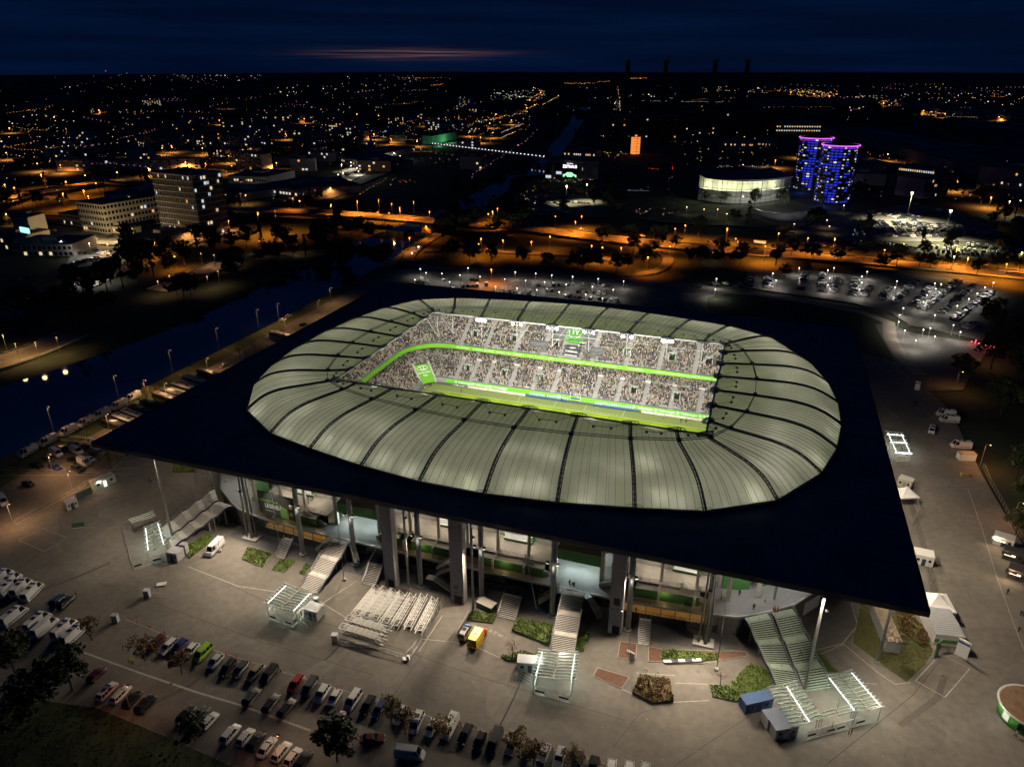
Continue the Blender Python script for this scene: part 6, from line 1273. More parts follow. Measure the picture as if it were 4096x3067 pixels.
# ------------------------------------------------------------------ cabins, containers, kiosks, panels
corr = mat('corrugated_steel', (.42, .43, .45), .5, .3, var=.06, scale=3)
def cabin(name, label, c, size, rz, mt, roof=None, ribs=0, door=None, cat='container', lit=None):
    e = empty(name, Vector((c.x, c.y, 0)), label, cat, rz=rz); L, w, h = size; b = MB(); b.box((0, 0, h / 2 + .1), (L, w, h)); link('walls', b.mesh('walls', mt), e)
    b = MB(); b.box((0, 0, h + .14), (L + .15, w + .15, .12)); link('roof', b.mesh('roof', roof or mt), e)
    if ribs:
        b = MB()
        for k in range(ribs): x = -L / 2 + L * (k + .5) / ribs; b.box((x, 0, h + .23), (L / ribs * .45, w, .06)); 
        link('roof_ribs', b.mesh('roof_ribs', roof or mt), e)
        b = MB()
        for k in range(ribs): x = -L / 2 + L * (k + .5) / ribs; b.box((x, -w / 2 - .02, h / 2 + .1), (L / ribs * .5, .05, h * .92))
        link('wall_ribs', b.mesh('wall_ribs', mt), e)
    b = MB(); b.box((0, -w / 2 - .05, 1.1), (.9, .04, 2.0)); link('door', b.mesh('door', door or dark_steel), e)
    for x in (-L * .3, L * .3): b = MB(); b.box((x, -w / 2 - .05, h * .62), (L * .14, .04, .7)); link('window', b.mesh('window', glassv), e)
    return e
z8 = lambda x, y: (2700 + x / 1.5845, 2200 + y / 1.5845)
def ang(a, c): d = P(*c) - P(*a); return math.atan2(d.y, d.x)
def mid(q, z): p = P(*q, z); p.z = 0; return p
cabin('site_container', 'blue steel container behind the grey cabins', mid(z8(517, 940), 2.2), (6.0, 2.4, 2.5), ang(z8(430, 1010), z8(625, 965)), mat('container_blue', (.07, .13, .28), .45, var=.1, scale=1), ribs=0)
cabin('site_cabin', 'grey office cabin nearest the large pavilion, in front', mid(z8(690, 1110), 2.2), (4.6, 2.4, 2.6), ang(z8(600, 1210), z8(780, 1180)), corr, mat('cabin_roof_blue', (.16, .19, .26), .5), door=white)
cabin('site_cabin', 'grey office cabin behind the front one with a roof vent', mid(z8(640, 1045), 2.2), (4.6, 2.4, 2.6), ang(z8(600, 1210), z8(780, 1180)), corr, mat('cabin_roof_blue'), door=white)
cabin('storage_container', 'grey ribbed container left of the centre pavilion', mid(z9(1145, 455), 1.8), (5.4, 2.4, 2.4), ang(z9(1080, 505), z9(1190, 515)), corr, ribs=12)
cabin('storage_container', 'grey ribbed container beside the left gate pavilion', mid(zt(568, 520), 1.8), (3.6, 2.9, 2.5), ang(zt(480, 575), zt(590, 610)), corr, ribs=10)
cabin('storage_cabinet', 'tall grey cabinet beside the ribbed container', mid(zt(600, 430), 1.2), (1.0, .8, 2.2), .2, corr)
cabin('storage_hut', 'grey flat roofed hut beside the left glass gate', mid((300 + 985 / 2.458, 1800 + 1015 / 2.458), 1.6), (3.2, 2.8, 2.5), ang((675, 2235), (725, 2245)), corr, ribs=6)
cabin('storage_hut', 'slim grey hut behind the flat roofed hut', mid((300 + 1075 / 2.458, 1800 + 960 / 2.458), 1.8), (1.6, 1.2, 3.0), ang((675, 2235), (725, 2245)), corr)
cabin('long_container', 'long pale container with stained roof on the lawn', mid(z8(1335, 480), 2.0), (12.5, 3.0, 3.0), ang(z8(1365, 600), z8(1270, 370)), mat('dirty_white', (.50, .50, .48), .6, var=.12, scale=.8), mat('stained_roof', (.42, .37, .28), .7, var=.3, scale=.7, col2=(.30, .20, .12)), ribs=0)
e = cabin('snack_kiosk', 'green and white snack kiosk with ribbed roof at the right roof corner', mid(z8(1685, 440), 2.4), (11.5, 6.0, 2.8), ang(z8(1640, 530), z8(1560, 370)), mat('kiosk_white', (.6, .6, .57), .6), corr, ribs=16)
b = MB(); b.box((0, -3.06, 1.35), (11.4, .05, .9)); link('green_band', b.mesh('green_band', green), e); b = MB(); b.box((-5.8, 0, 1.3), (.05, 6.0, .9)); link('green_band', b.mesh('green_band_end', green), e)
def tent(c, w, h, label, rz):
    e = empty('pagoda_tent', Vector((c.x, c.y, 0)), label, 'tent', rz=rz); b = MB(); n = 8; s = w / 2
    lv = [(1, h * .55), (.62, h * .66), (.3, h * .82), (0.02, h)]; vs = []
    for k, z in lv: vs += [(-s * k, -s * k, z), (s * k, -s * k, z), (s * k, s * k, z), (-s * k, s * k, z)]
    b.add(vs, [(4 * i + j, 4 * i + (j + 1) % 4, 4 * i + 4 + (j + 1) % 4, 4 * i + 4 + j) for i in range(3) for j in range(4)]); link('canopy', b.mesh('canopy', white), e)
    for a in (-1, 1):
        for d in (-1, 1): b = MB(); b.tube((a * s * .97, d * s * .97, 0), (a * s * .97, d * s * .97, h * .55), .06, 6); link('post', b.mesh('post', steel_w), e)
    b = MB(); b.box((0, 0, h * .51), (w, w, h * .08)); link('valance', b.mesh('valance', white), e); return e
tent(mid(z8(1660, 320), 3), 6.5, 5.0, 'white pagoda tent behind the green snack kiosk', ang(z8(1640, 530), z8(1560, 370)))
tent(mid(zR_(370, 770), 3), 5.5, 4.6, 'white pagoda tent at the right roof edge below the pink gate', .4)
cabin('snack_hut', 'small cream hut beside the right pagoda tent', mid(zR_(372, 698), 2), (3.8, 3.0, 2.6), ang(zR_(330, 720), zR_(390, 740)), mat('cream_wall', (.5, .48, .4), .6), door=steel, cat='hut')
cabin('snack_hut', 'white trailer hut with a roof vent at the right roof edge', mid(zR_(488, 1195), 2), (4.4, 3.4, 2.8), ang(zR_(455, 1250), zR_(525, 1265)), mat('kiosk_white'), cat='hut')
fence_run([P(*zR_(415, 810)), P(*zR_(455, 920)), P(*zR_(430, 960)), P(*zR_(405, 1020))], 2.2, 'yard_fence', 'pale yard fence beside the right pagoda tent', False)
fence_run([P(*zR_(510, 1300)), P(*zR_(540, 1400)), P(*zR_(520, 1440))], 2.2, 'yard_fence', 'pale yard fence above the green snack kiosk', False)
def panel(c, w, h, rz, label, mt, head=None):
    e = empty('advert_panel', Vector((c.x, c.y, 0)), label, 'panel', rz=rz); b = MB(); b.box((0, 0, h / 2 + .15), (w, .25, h)); link('board', b.mesh('board', mt), e); b = MB(); b.box((0, 0, .08), (w * 1.05, .7, .16)); link('foot', b.mesh('foot', concrete), e)
    if head: b = MB(); b.box((0, -.14, h * .86), (w * .96, .02, h * .12)); link('headline', b.mesh('headline', head), e)
    return e
panel(P(*z8(1810, 672)), 2.4, 4.2, -.5, 'white upright notice panel with blue headline on the right road', white, mat('police_blue')); panel(P(*z8(1650, 670)), 1.9, 4.0, 1.0, 'upright notice panel with green back beside the lawn', mat('panel_green', (.12, .2, .14), .6)); panel(P(*zR_(442, 98)), 1.8, 3.4, -.4, 'white upright notice panel at the far end of the right road', white, mat('police_blue'))
panel(P(*z9(1895, 440)), 1.1, 1.9, -.4, 'small white sign board by the bark bed', white); panel(P(300 + 40 / 2.458, 1800 + 760 / 2.458), 3.0, 1.5, .6, 'low banner frame on the dark left plaza', mat('panel_green'))
for px, lab in (((z0_(1130, 355)), 'grey switch cabinet with a small barrier on the left plaza'), (z0_(888, 545), 'grey switch cabinet by the dark tree'), (zt(808, 870), 'grey switch cabinet in front of the stored trusses')):
    b = MB(); c = P(*px); b.box(c + Vector((0, 0, 1.0)), (1.3, 1.0, 2.0), .3); e = empty('switch_cabinet', c, lab, 'cabinet'); b.build('housing', corr, e); b = MB(); b.box(c + Vector((0, 0, 2.06)), (1.45, 1.15, .1), .3); b.build('lid', corr, e)
fence_run([P(*z0_(1145, 350)), P(*z0_(1260, 362))], 1.1, 'barrier', 'short steel barrier beside the switch cabinet', False, cat='barrier')
b = MB(); c = P(*z0_(1235, 265)); e = empty('folded_barrier', c, 'folded white barrier lying on the left plaza', 'barrier'); b.box(c + Vector((0, 0, .3)), (2.2, 1.2, .15), .6); b.bar(c, c + Vector((1.2, .8, .9)), .06); b.build('frame', steel_w, e)
# round green kiosk at the right edge
c = P(4130, 2830, 3); c.z = 0; e = empty('round_kiosk', c, 'round green kiosk with rusty flat roof at the right edge', 'kiosk'); b = MB(); b.lathe([(5.2, 0), (5.2, 3.0)], 28, c); b.build('wall', mat('kiosk_green', (.10, .42, .08), .5), e, smooth=True)
b = MB(); b.lathe([(5.6, 2.9), (5.9, 3.15), (5.6, 3.25), (5.4, 3.1)], 28, c); b.build('roof_rim', steel_w, e, smooth=True); b = MB(); b.lathe([(5.5, 3.05), (5.5, 3.12)], 28, c); b.build('roof', mat('rusty_roof', (.22, .10, .05), .9, var=.3, scale=.8, col2=(.30, .22, .15)), e)
for a in (3.6, 4.2, 4.8): b = MB(); p = c + Vector((5.2 * math.cos(a), 5.2 * math.sin(a), 1.5)); b.box(p, (.12, 1.4, 1.5), a); b.build('window', white if a < 4 else glassv, e)
light('kiosk_light', 'POINT', c + Vector((-6.5, -2.5, 3.0)), 160, WHITE, e, .2)
# left: lit cabin, small cabin, banner fence
c = mid(zL(850, 1290), 1.5); e = cabin('toilet_cabin', 'white lit toilet cabin on the dark left plaza', c, (6.5, 2.6, 2.6), ang(zL(770, 1340), zL(935, 1270)), mat('pale_green_wall', (.46, .52, .46), .6), corr, door=lamp_mat('open_door_glow', (1, .95, .75), 1.6), cat='cabin'); light('cabin_light', 'POINT', c + Vector((1.0, -2.0, 2.4)), 130, (1, .95, .7), None, .15).parent = None
cabin('ticket_cabin', 'small white ticket cabin beside the banner fence', mid(zL(585, 1475), 1.5), (3.0, 2.4, 2.6), ang(zL(600, 1520), zL(650, 1500)), mat('kiosk_white'), cat='cabin')
b = MB(); p, q = P(*zL(640, 1450)), P(*zL(768, 1390)); e = empty('banner_fence', p, 'dark banner fence between the two left cabins', 'fence'); b.bar(p + Vector((0, 0, 1.2)), q + Vector((0, 0, 1.2)), .1, 2.2); b.build('banner', mat('banner_teal', (.10, .13, .12), .6), e)
fence_run([P(*zL(130, 1650)), P(*zL(370, 1520)), P(*zL(620, 1390)), P(*zL(830, 1250)), P(*zL(960, 1160))], 1.4, 'boundary_fence', 'long thin boundary fence across the left plaza', False)
# food stalls on the right
for k, (q, lab, pw) in enumerate((((1020, 1090), 'white lit food stall with an open flap at the right edge', 160), ((1085, 1185), 'dark food stall between the lit ones at the right edge', 40), ((1120, 1310), 'dark awning food stall glowing warm at the right edge', 220))):
    c = mid(zR_(*q), 1.5); e = cabin('food_stall', lab, c, (4.5, 3.0, 2.6), ang(zR_(960, 1110), zR_(1060, 1140)), mat('stall_wall%d' % k, ((.55, .53, .5), (.05, .05, .055), (.08, .06, .06))[k], .6), cat='stall'); b = MB(); b.box((-1.6, -2.0, 2.3), (2.2, 1.4, .08)); link('flap', b.mesh('flap', white if k == 0 else black), e); b = MB(); b.box((-.8, -1.55, 1.7), (2.4, .06, .5)); link('lit_hatch', b.mesh('lit_hatch', lamp_mat('stall_glow', (1, .75, .45), 3)), e); light('stall_light', 'POINT', c + Vector((-2.4, -2.2, 2.6)), pw * 2.2, (1, .72, .42), None, .15)
c = mid(zR_(770, 540), 1.0); e = cabin('trailer_stall', 'closed trailer stall with striped awning beside the white ambulance', c, (5.0, 2.4, 2.3), AR + .1, mat('kiosk_white'), mat('awning_tan', (.35, .25, .18), .7), cat='stall')
for k in range(4): b = MB(); b.box((-.2 + 0 * k, -.9 + k * .6, 2.55), (4.6, .28, .06)); link('awning_stripe', b.mesh('awning_stripe', mat('awning_stripe', (.5, .42, .36), .7)), e)
b = MB(); c = P(*zR_(755, 670)); e = empty('pallet_crate', c, 'wooden pallet crate standing alone on the right road', 'crate'); b.box(c + Vector((0, 0, .55)), (2.0, 1.3, 1.1), AR); b.build('box', mat('crate_wood', (.30, .20, .08), .8, var=.2, scale=3), e); b = MB(); b.box(c + Vector((0, 0, 1.14)), (2.1, 1.4, .1), AR); b.build('lid', mat('crate_wood'), e)
fence_run([P(*zR_(880, 610)), P(*zR_(930, 720)), P(*zR_(1000, 840)), P(*zR_(1060, 960)), P(*zR_(1150, 1110))], 1.5, 'boundary_fence', 'wire boundary fence along the right trees', False)
# street lamps beside the stadium (lit sodium heads)
def street_lamp(p, h, label, col, power, head=.35, glow=30, arm=1.2, rz=0, group=None, cutoff=True, pole=.09, name='street_lamp', thin=False):
    e = empty(name, p, label, 'street lamp', group); d = Vector((math.cos(rz), math.sin(rz), 0)); b = MB(); b.tube(p, p + Vector((0, 0, h)), pole, 6, pole * .6); b.bar(p + Vector((0, 0, h)), p + Vector((0, 0, h + .1)) + d * arm, pole); b.build('post', steel, e)
    q = p + d * arm + Vector((0, 0, h)); b = MB(); b.box(q + Vector((0, 0, .1)), (head * 2, head, .14), rz); b.build('housing', dark_steel, e); b = MB(); b.ball(q, head * .6); b.build('lamp_glass', lamp_mat('glow_%d_%d' % (int(col[1] * 100), glow), col, glow), e)
    if power: light('lamp_light', 'SPOT', q - Vector((0, 0, head * .7)), power, col, e, .2, q - Vector((0, 0, 10)), 150, .6)
    return e
for (px, h, lab, pw) in ((zR_(860, 605), 8, 'lit street lamp beside the trailer stall', 1500), (zR_(1065, 1005), 8, 'lit street lamp above the food stalls', 900), ((3818, 1560), 8, 'street lamp by the orange lit tree on the right', 900), ((3930, 1450), 8, 'street lamp beside the roadworks on the right', 900), ((z0_(998, 1225)), 7, 'dim lamp post between the parked cars at lower left', 260), ((z7(905, 1310)), 7, 'dim lamp post between the white cars at the bottom', 260)):
    street_lamp(P(*px), h, lab, (1, .42, .12), pw * 1.5, glow=12)
for k, (px, h) in enumerate(((zL(445, 885), 10), (zL(985, 612), 10), (zL(1430, 390), 10), (zL(1812, 197), 10), ((1035, 1315), 10), ((1117, 1290), 10), ((1145, 1345), 9), ((1277, 1268), 9), ((1325, 1215), 9))):
    lit = k >= 4; street_lamp(P(*px), h, 'pale lamp mast, %s from the left along the canal bank' % ORD[k], (1, .55, .25), 2600 if lit else 1700, glow=3, group='lamp masts on the canal bank')
for k, q in enumerate(((440, 1225), (600, 1365), (110, 1650), (908, 880), (1215, 590), (1385, 615), (1725, 400))): street_lamp(P(*zL(*q)), 7, 'thin lamp post, %s from the left among the coaches and cars' % ORD[k], (1, .55, .25), 2400, glow=6, group='lamp posts in the coach park')
for k, q in enumerate(((195, 1280), (780, 1175))): pass
# traffic cones along the parking row
cone_m = mat('cone_orange', (.55, .12, .02), .6)
cone = MB(); cone.lathe([(.18, .04), (.05, .62), (.02, .64)], 8); cone.box((0, 0, .02), (.42, .42, .04)); cone = cone.mesh('cone', cone_m)
for k, q in enumerate([z0_(1050, 550), z0_(1148, 583), z0_(1260, 628), z0_(1355, 660), z7(335, 325), z7(452, 360), z7(545, 392), z7(672, 437), z7(937, 517), z7(1437, 658), z7(1665, 733), z7(1900, 797), z7(2080, 850), z9(635, 912), z9(745, 942), z9(850, 975), z9(965, 1000), z9(1205, 1072), z9(1310, 1100), z9(1425, 1122), z9(1550, 1160), z9(1660, 1187)]):
    o = link('traffic_cone', cone, None, P(*q)); tag(o, 'orange traffic cone, %s from the left along the parking row' % nth(k), 'cone', 'cones along the parking row')
# bins, benches and other small things on the plaza
b = MB(); p, q = P(1900 + 1785 / 2.3656, 2000 + 1540 / 2.3656), P(*z8(165, 705)); e = empty('long_bench', p, 'long white bench with dark slatted seats below the hedge', 'bench'); b.bar(p + Vector((0, 0, .35)), q + Vector((0, 0, .35)), .8, .5); b.build('plinth', white, e)
for t in (.25, .33, .62, .70): b = MB(); c = p.lerp(q, t) + Vector((0, 0, .62)); d = (q - p).normalized(); b.bar(c - d * .45, c + d * .45, .75, .06); b.build('seat', dark_steel, e)
b = MB(); c = P(*z9(230, 440)); e = empty('sand_trolley', c, 'small trolley with white sacks at the corner of the truss yard', 'trolley'); b.box(c + Vector((0, 0, .35)), (1.5, .9, .2), .3); b.build('deck', steel, e); b = MB(); b.ball(c + Vector((.3, .2, .8)), .45); b.build('sack', white, e, smooth=True)
b = MB(); c = P(1900 + 110 / 2.3656, 2000 + 1020 / 2.3656); e = empty('green_skip', c, 'green skip with pale lid beside the hedge', 'skip'); b.box(c + Vector((0, 0, .8)), (4.2, 2.2, 1.6), -.25); b.build('tub', mat('skip_green', (.04, .10, .045), .6), e); b = MB(); b.box(c + Vector((0, 0, 1.68)), (4.4, 2.4, .14), -.25); b.build('lid', mat('lid_beige', (.42, .38, .34), .7), e)
for k, px in enumerate(((1265, 2560), (1075, 2560))): pass
for k, q in enumerate([z9(1105, 545), z9(1105, 575), z9(1110, 600), z9(1108, 625), zt(450, 690), zt(490, 660), zt(520, 635)]):
    c = P(*q); e = empty('queue_rail', c, '%s steel queue rail beside the %s pavilion' % (ORD[k] if k < 4 else ORD[k - 4], 'centre' if k < 4 else 'left'), 'rail', 'queue rails at the pavilions'); b = MB(); d = Vector((1, -.35, 0)).normalized() * 1.5; z = Vector((0, 0, 1)); b.bar(c - d + z, c + d + z, .06); b.build('top_bar', steel, e)
    for s in (-1, 1): b = MB(); b.bar(c + d * s, c + d * s + z, .06); b.build('leg', steel, e)

# ------------------------------------------------------------------ people
def person_mesh(pose):
    J = dict(hip=(0, 0, .95), chest=(0, 0, 1.35), neck=(0, 0, 1.50), head=(0, .02, 1.66)); st = .12 if pose == 'walk' else 0
    nodes = [('hip', (0, 0, .95), .15), ('waist', (0, 0, 1.12), .14), ('chest', (0, 0, 1.36), .17), ('neck', (0, .01, 1.50), .06), ('head', (0, .02, 1.62), .095), ('crown', (0, .01, 1.73), .07)]; ed = [(0, 1), (1, 2), (2, 3), (3, 4), (4, 5)]; mt = []
    for s in (-1, 1):
        n = len(nodes); f = s * st; nodes += [('h', (s * .10, 0, .90), .095), ('k', (s * .11, f * .8 + .02, .50), .065), ('a', (s * .11, f * 1.6, .09), .045), ('t', (s * .12, f * 1.6 + .15, .04), .04)]; ed += [(0, n), (n, n + 1), (n + 1, n + 2), (n + 2, n + 3)]
        n = len(nodes)
        if pose == 'vest': el, ha, fi = (s * .30, .06, 1.16), (s * .14, .22, 1.10), (s * .05, .26, 1.10)
        elif pose == 'wave': el, ha, fi = (s * .40, .05, 1.36), (s * .60, .10, 1.50), (s * .68, .12, 1.55)
        else: el, ha, fi = (s * .27, -f * .6, 1.15), (s * .28, -f * 1.2 + .06, .92), (s * .28, -f * 1.2 + .09, .83)
        nodes += [('s', (s * .19, 0, 1.42), .07), ('e', el, .045), ('w', ha, .036), ('f', fi, .03)]; ed += [(2, n), (n, n + 1), (n + 1, n + 2), (n + 2, n + 3)]
    me = bpy.data.meshes.new('body'); me.from_pydata([n[1] for n in nodes], ed, []); o = bpy.data.objects.new('tmp', me); C.objects.link(o)
    sk = o.modifiers.new('skin', 'SKIN'); 
    for i, n in enumerate(nodes): v = me.skin_vertices[0].data[i]; v.radius = (n[2], n[2]); v.use_root = i == 0
    sb = o.modifiers.new('sub', 'SUBSURF'); sb.levels = 1; sb.render_levels = 1
    dg = bpy.context.evaluated_depsgraph_get(); r = bpy.data.meshes.new_from_object(o.evaluated_get(dg)); bpy.data.objects.remove(o)
    return r
BODY = {}
jk = {'yellow': (.62, .55, .02), 'orange': (.70, .16, .02), 'red': (.45, .03, .03), 'dark': (.02, .02, .025), 'white': (.55, .55, .55), 'black': (.015, .015, .017)}
def person(loc, rz, jacket, label, pose='stand', z=0.0, group=None):
    k = (pose, jacket)
    if pose not in BODY: BODY[pose] = person_mesh(pose)
    if k not in BODY:
        me = BODY[pose].copy(); me.materials.clear()
        for m_ in (mat('trousers', (.02, .022, .03), .8), mat('jacket_' + jacket, jk[jacket], .7), mat('skin', (.45, .28, .2), .6), mat('hair', (.03, .02, .015), .8), mat('shoes', (.012, .012, .012), .6)): me.materials.append(m_)
        for p in me.polygons:
            c = p.center; p.material_index = 4 if c.z < .1 else 0 if c.z < .93 else 1 if c.z < 1.49 else (3 if c.z > 1.69 or c.y < -.01 else 2)
            if .8 < c.z < .95 and abs(c.x) > .22: p.material_index = 2
            p.use_smooth = True
        BODY[k] = me
    o = link('person', BODY[k], None, (loc[0], loc[1], z), rz); return tag(o, label, 'person', group)
def on(px, z): p = P(*px, z); return p
zg = lambda x, y: (2650 + x / 3.16, 2220 + y / 3.16); zf = lambda x, y: (2050 + x / 3.16, 2150 + y / 3.16); zb_ = lambda x, y: (850 + x / 3.687, 1850 + y / 3.687); z5_ = lambda x, y: (300 + x / 2.458, 1800 + y / 2.458)
PE = [(zg(1150, 685), 5.53, 'dark', 'stand', 'person in dark coat standing alone on the right forecourt'), (zg(1293, 600), 5.53, 'yellow', 'walk', 'steward in yellow vest walking on the right forecourt'), (zg(1415, 728), 5.53, 'orange', 'stand', 'person in orange jacket at the head of the right stairs'), (zg(1452, 722), 5.53, 'red', 'stand', 'person in red jacket at the head of the right stairs'), (zg(1395, 705), 5.53, 'yellow', 'vest', 'steward in yellow vest beside the orange jacket'), (zg(968, 510), 5.53, 'black', 'walk', 'person in black walking at the back of the right forecourt'), (zg(740, 560), 5.53, 'yellow', 'vest', 'steward in yellow vest by the plant under the side stairs'), (zg(1020, 985), 0.0, 'white', 'stand', 'person in pale top below the right forecourt wall'),
      (zf(780, 625), 5.53, 'red', 'wave', 'person in red jacket with arms out above the centre stairs'), (zf(735, 625), 5.53, 'white', 'walk', 'person in white top beside the red jacket'), (zf(718, 600), 5.53, 'dark', 'walk', 'person in dark coat left of the red jacket'), (zf(765, 632), 5.53, 'dark', 'stand', 'person in dark coat in front of the red jacket'), (zf(1560, 950), 2.35, 'black', 'vest', 'guard in black standing in the amber lit room'),
      (zb_(195, 300), 5.53, 'yellow', 'vest', 'steward in yellow vest at the far end of the left forecourt'), (zb_(600, 575), 5.53, 'yellow', 'vest', 'steward in yellow vest below the hanging banner'), (zb_(1385, 600), 8.5, 'black', 'walk', 'person in black on the left promenade'), (zb_(1420, 595), 8.5, 'dark', 'walk', 'person in dark coat on the left promenade'), (zb_(1490, 530), 8.5, 'yellow', 'stand', 'steward in yellow vest on the left promenade'),
      (z5_(760, 855), 0, 'yellow', 'vest', 'left of two stewards in yellow in the left gate pavilion'), (z5_(798, 845), 0, 'yellow', 'vest', 'right of two stewards in yellow in the left gate pavilion'), (z5_(785, 985), 0, 'yellow', 'stand', 'steward in yellow at the front of the left gate pavilion'), (z5_(735, 310), 0, 'dark', 'walk', 'person in dark coat by the entrance cage'), (z5_(750, 315), 0, 'white', 'walk', 'person in white top by the entrance cage'), (z5_(785, 115), 0, 'yellow', 'stand', 'steward in yellow behind the entrance cage'),
      (z8(1100, 1165), 0, 'yellow', 'stand', 'steward in yellow in front of the large pavilion'), (z8(995, 1125), 0, 'yellow', 'vest', 'steward in yellow inside the gates of the large pavilion'), (z8(1115, 1168), 0, 'dark', 'stand', 'person in dark coat beside the steward at the large pavilion'), (z8(2155, 1180), 0, 'white', 'walk', 'person in white top beside the round kiosk'), (z8(730, 1010), 0, 'yellow', 'stand', 'steward in yellow behind the grey cabins'), (z8(2095, 150), 0, 'dark', 'walk', 'person in dark coat in front of the lit food stall'), (z8(2105, 275), 0, 'black', 'stand', 'person in black alone on the right road'), (z8(2190, 415), 0, 'dark', 'walk', 'left of two people in dark coats at the right edge'), (z8(2205, 420), 0, 'dark', 'walk', 'right of two people in dark coats at the right edge'), (z8(2175, 520), 0, 'black', 'stand', 'person in black near the right edge below the pair'),
      (z0_(992, 865), 0, 'yellow', 'vest', 'left of two stewards in yellow in the dark car park'), (z0_(1016, 870), 0, 'yellow', 'vest', 'right of two stewards in yellow in the dark car park'), (z0_(588, 358), 0, 'black', 'stand', 'person in black beside the police vans'), (zL(735, 975), 0, 'black', 'stand', 'person in black beside the car cluster'), (zL(610, 875), 0, 'black', 'stand', 'officer in black behind a police van'), (zL(1060, 640), 0, 'black', 'stand', 'left officer in black between police vans'), (zL(1075, 638), 0, 'black', 'stand', 'right officer in black between police vans'), (zL(490, 955), 0, 'black', 'stand', 'officer in black beside the second police van'),
      (zt(345, 590), 0, 'yellow', 'stand', 'steward in yellow at the left gate pavilion fence'), (zt(430, 580), 0, 'orange', 'stand', 'person in orange at the left gate pavilion fence'), (zR_(405, 200), 0, 'black', 'walk', 'left of the people crossing the far right road'), (zR_(425, 205), 0, 'black', 'walk', 'right of the people crossing the far right road'), (zR_(1040, 1450), 0, 'black', 'walk', 'person in black pushing along the right road')]
for k in range(9): PE.append((zL(690 + (k % 5) * 20 + (k // 5) * 9, 808 + (k * 7) % 28), 0, 'black', 'stand', 'officer in black uniform, one of the group beside a police van'))
for k, (px, z, ja, po, lab) in enumerate(PE): person(on(px, z), R.uniform(0, 6.3), ja, lab, po, z, 'police officers beside a van' if 'one of the group' in lab else None)
z3_ = lambda x, y: (1900 + x / 2.011, 1150 + y / 2.011); zc = lambda x, y: (1300 + x / 3.16, 1430 + y / 3.16)
for k, (px, ja, po, lab) in enumerate(((zc(1723, 440), 'orange', 'walk', 'player in orange warming up by the far touchline'), (zc(1265, 415), 'yellow', 'stand', 'ball boy in yellow at the left corner'), (zc(1290, 395), 'yellow', 'stand', 'second ball boy in yellow at the left corner'), (zc(1322, 370), 'black', 'stand', 'left of two officials in black below the corner banner'), (zc(1342, 368), 'black', 'stand', 'right of two officials in black below the corner banner'), (z3_(695, 920), 'black', 'stand', 'coach in black in the left technical area'), (z3_(1015, 965), 'white', 'walk', 'player in white in the right technical area'), (z3_(1655, 1085), 'dark', 'walk', 'left of two players in dark kit at the right of the pitch'), (z3_(1695, 1090), 'dark', 'walk', 'right of two players in dark kit at the right of the pitch'), (z3_(1510, 1055), 'white', 'walk', 'player in white near the right advertising boards'), (z3_(570, 885), 'red', 'stand', 'person in red beside the left bench'), (z3_(1285, 985), 'yellow', 'stand', 'steward in yellow left of the right wall print'), (z3_(835, 905), 'dark', 'stand', 'person in dark coat at the tunnel mouth'))): person(on(px, .08), R.uniform(0, 6), ja, lab, po, .08)
# ------------------------------------------------------------------ roads and bridge beyond the stadium
z4 = lambda x, y: (x / 1.619, 600 + y / 1.619); z5b = lambda x, y: (1366 + x / 1.619, 600 + y / 1.619); z6 = lambda x, y: (2732 + x / 1.6216, 600 + y / 1.6216)
t1 = lambda x, y: (x / 1.619, y / 1.619); t2 = lambda x, y: (1366 + x / 1.619, y / 1.619); t3 = lambda x, y: (2732 + x / 1.6216, y / 1.6216)
def road(name, pts, w, mt, kind='structure', edge=True, lanes=0, parent=None):
    """pts: (px, py, z) in the photograph; a slab of width w"""
    q = smooth_path([P(x, y, z) for x, y, z in pts], 8); L, Rr = strip(q, w); b = MB()
    for i in range(len(q) - 1):
        z0, z1 = q[i].z, q[i + 1].z; t0 = .35 if z0 < 2 else 1.3
        b.hexa([(*L[i], z0 - t0), (*Rr[i], z0 - t0), (*Rr[i + 1], z1 - t0), (*L[i + 1], z1 - t0), (*L[i], z0), (*Rr[i], z0), (*Rr[i + 1], z1), (*L[i + 1], z1)])
    o = b.build(name, mt) if parent is None else b.build('deck', mt, parent)
    if parent is None: tag(o, kind=kind)
    if edge:
        for side in (L, Rr):
            b = MB()
            for i in range(len(q) - 1): b.bar((*side[i], q[i].z + .25), (*side[i + 1], q[i + 1].z + .25), .3, .7)
            e = b.build('parapet' if parent else 'road_edge', kerb_m, parent); 
            if parent is None: tag(e, kind='structure')
    for k in range(lanes):
        u = (k + 1) / (lanes + 1); b = MB()
        for i in range(0, len(q) - 1):
            for s0 in ((0, .5) if k != lanes // 2 else (0, 1.0),):
                a0 = Vector((*L[i], q[i].z)).lerp(Vector((*Rr[i], q[i].z)), u); a1 = Vector((*L[i + 1], q[i + 1].z)).lerp(Vector((*Rr[i + 1], q[i + 1].z)), u); c = a0.lerp(a1, s0[1]); b.bar(a0 + Vector((0, 0, .02)), c + Vector((0, 0, .02)), .3, .03)
        e = b.build('lane_marking', lane_w, parent)
        if parent is None: tag(e, kind='structure')
    return q
bridge = empty('road_bridge', P(1500, 900), 'long low road bridge lit orange over the canal', 'bridge')
qb = road('', [(960, 838, 6.5), (1180, 846, 7), (1378, 857, 7), (1600, 873, 7), (1792, 890, 7), (1990, 906, 6.5)], 20, road_m, parent=bridge, lanes=3)
for k, (px, py) in enumerate(((1500, 880), (1545, 884), (1700, 900), (1765, 908), (1330, 868))):
    for s in (-6, 0, 6):
        b = MB(); c = P(px, py, 0); d = (qb[-1] - qb[0]).normalized(); n = Vector((-d.y, d.x, 0)); p = c + n * s; b.box((p.x, p.y, 2.7), (1.2, 1.2, 6.2)); b.build('pier', concrete, bridge)
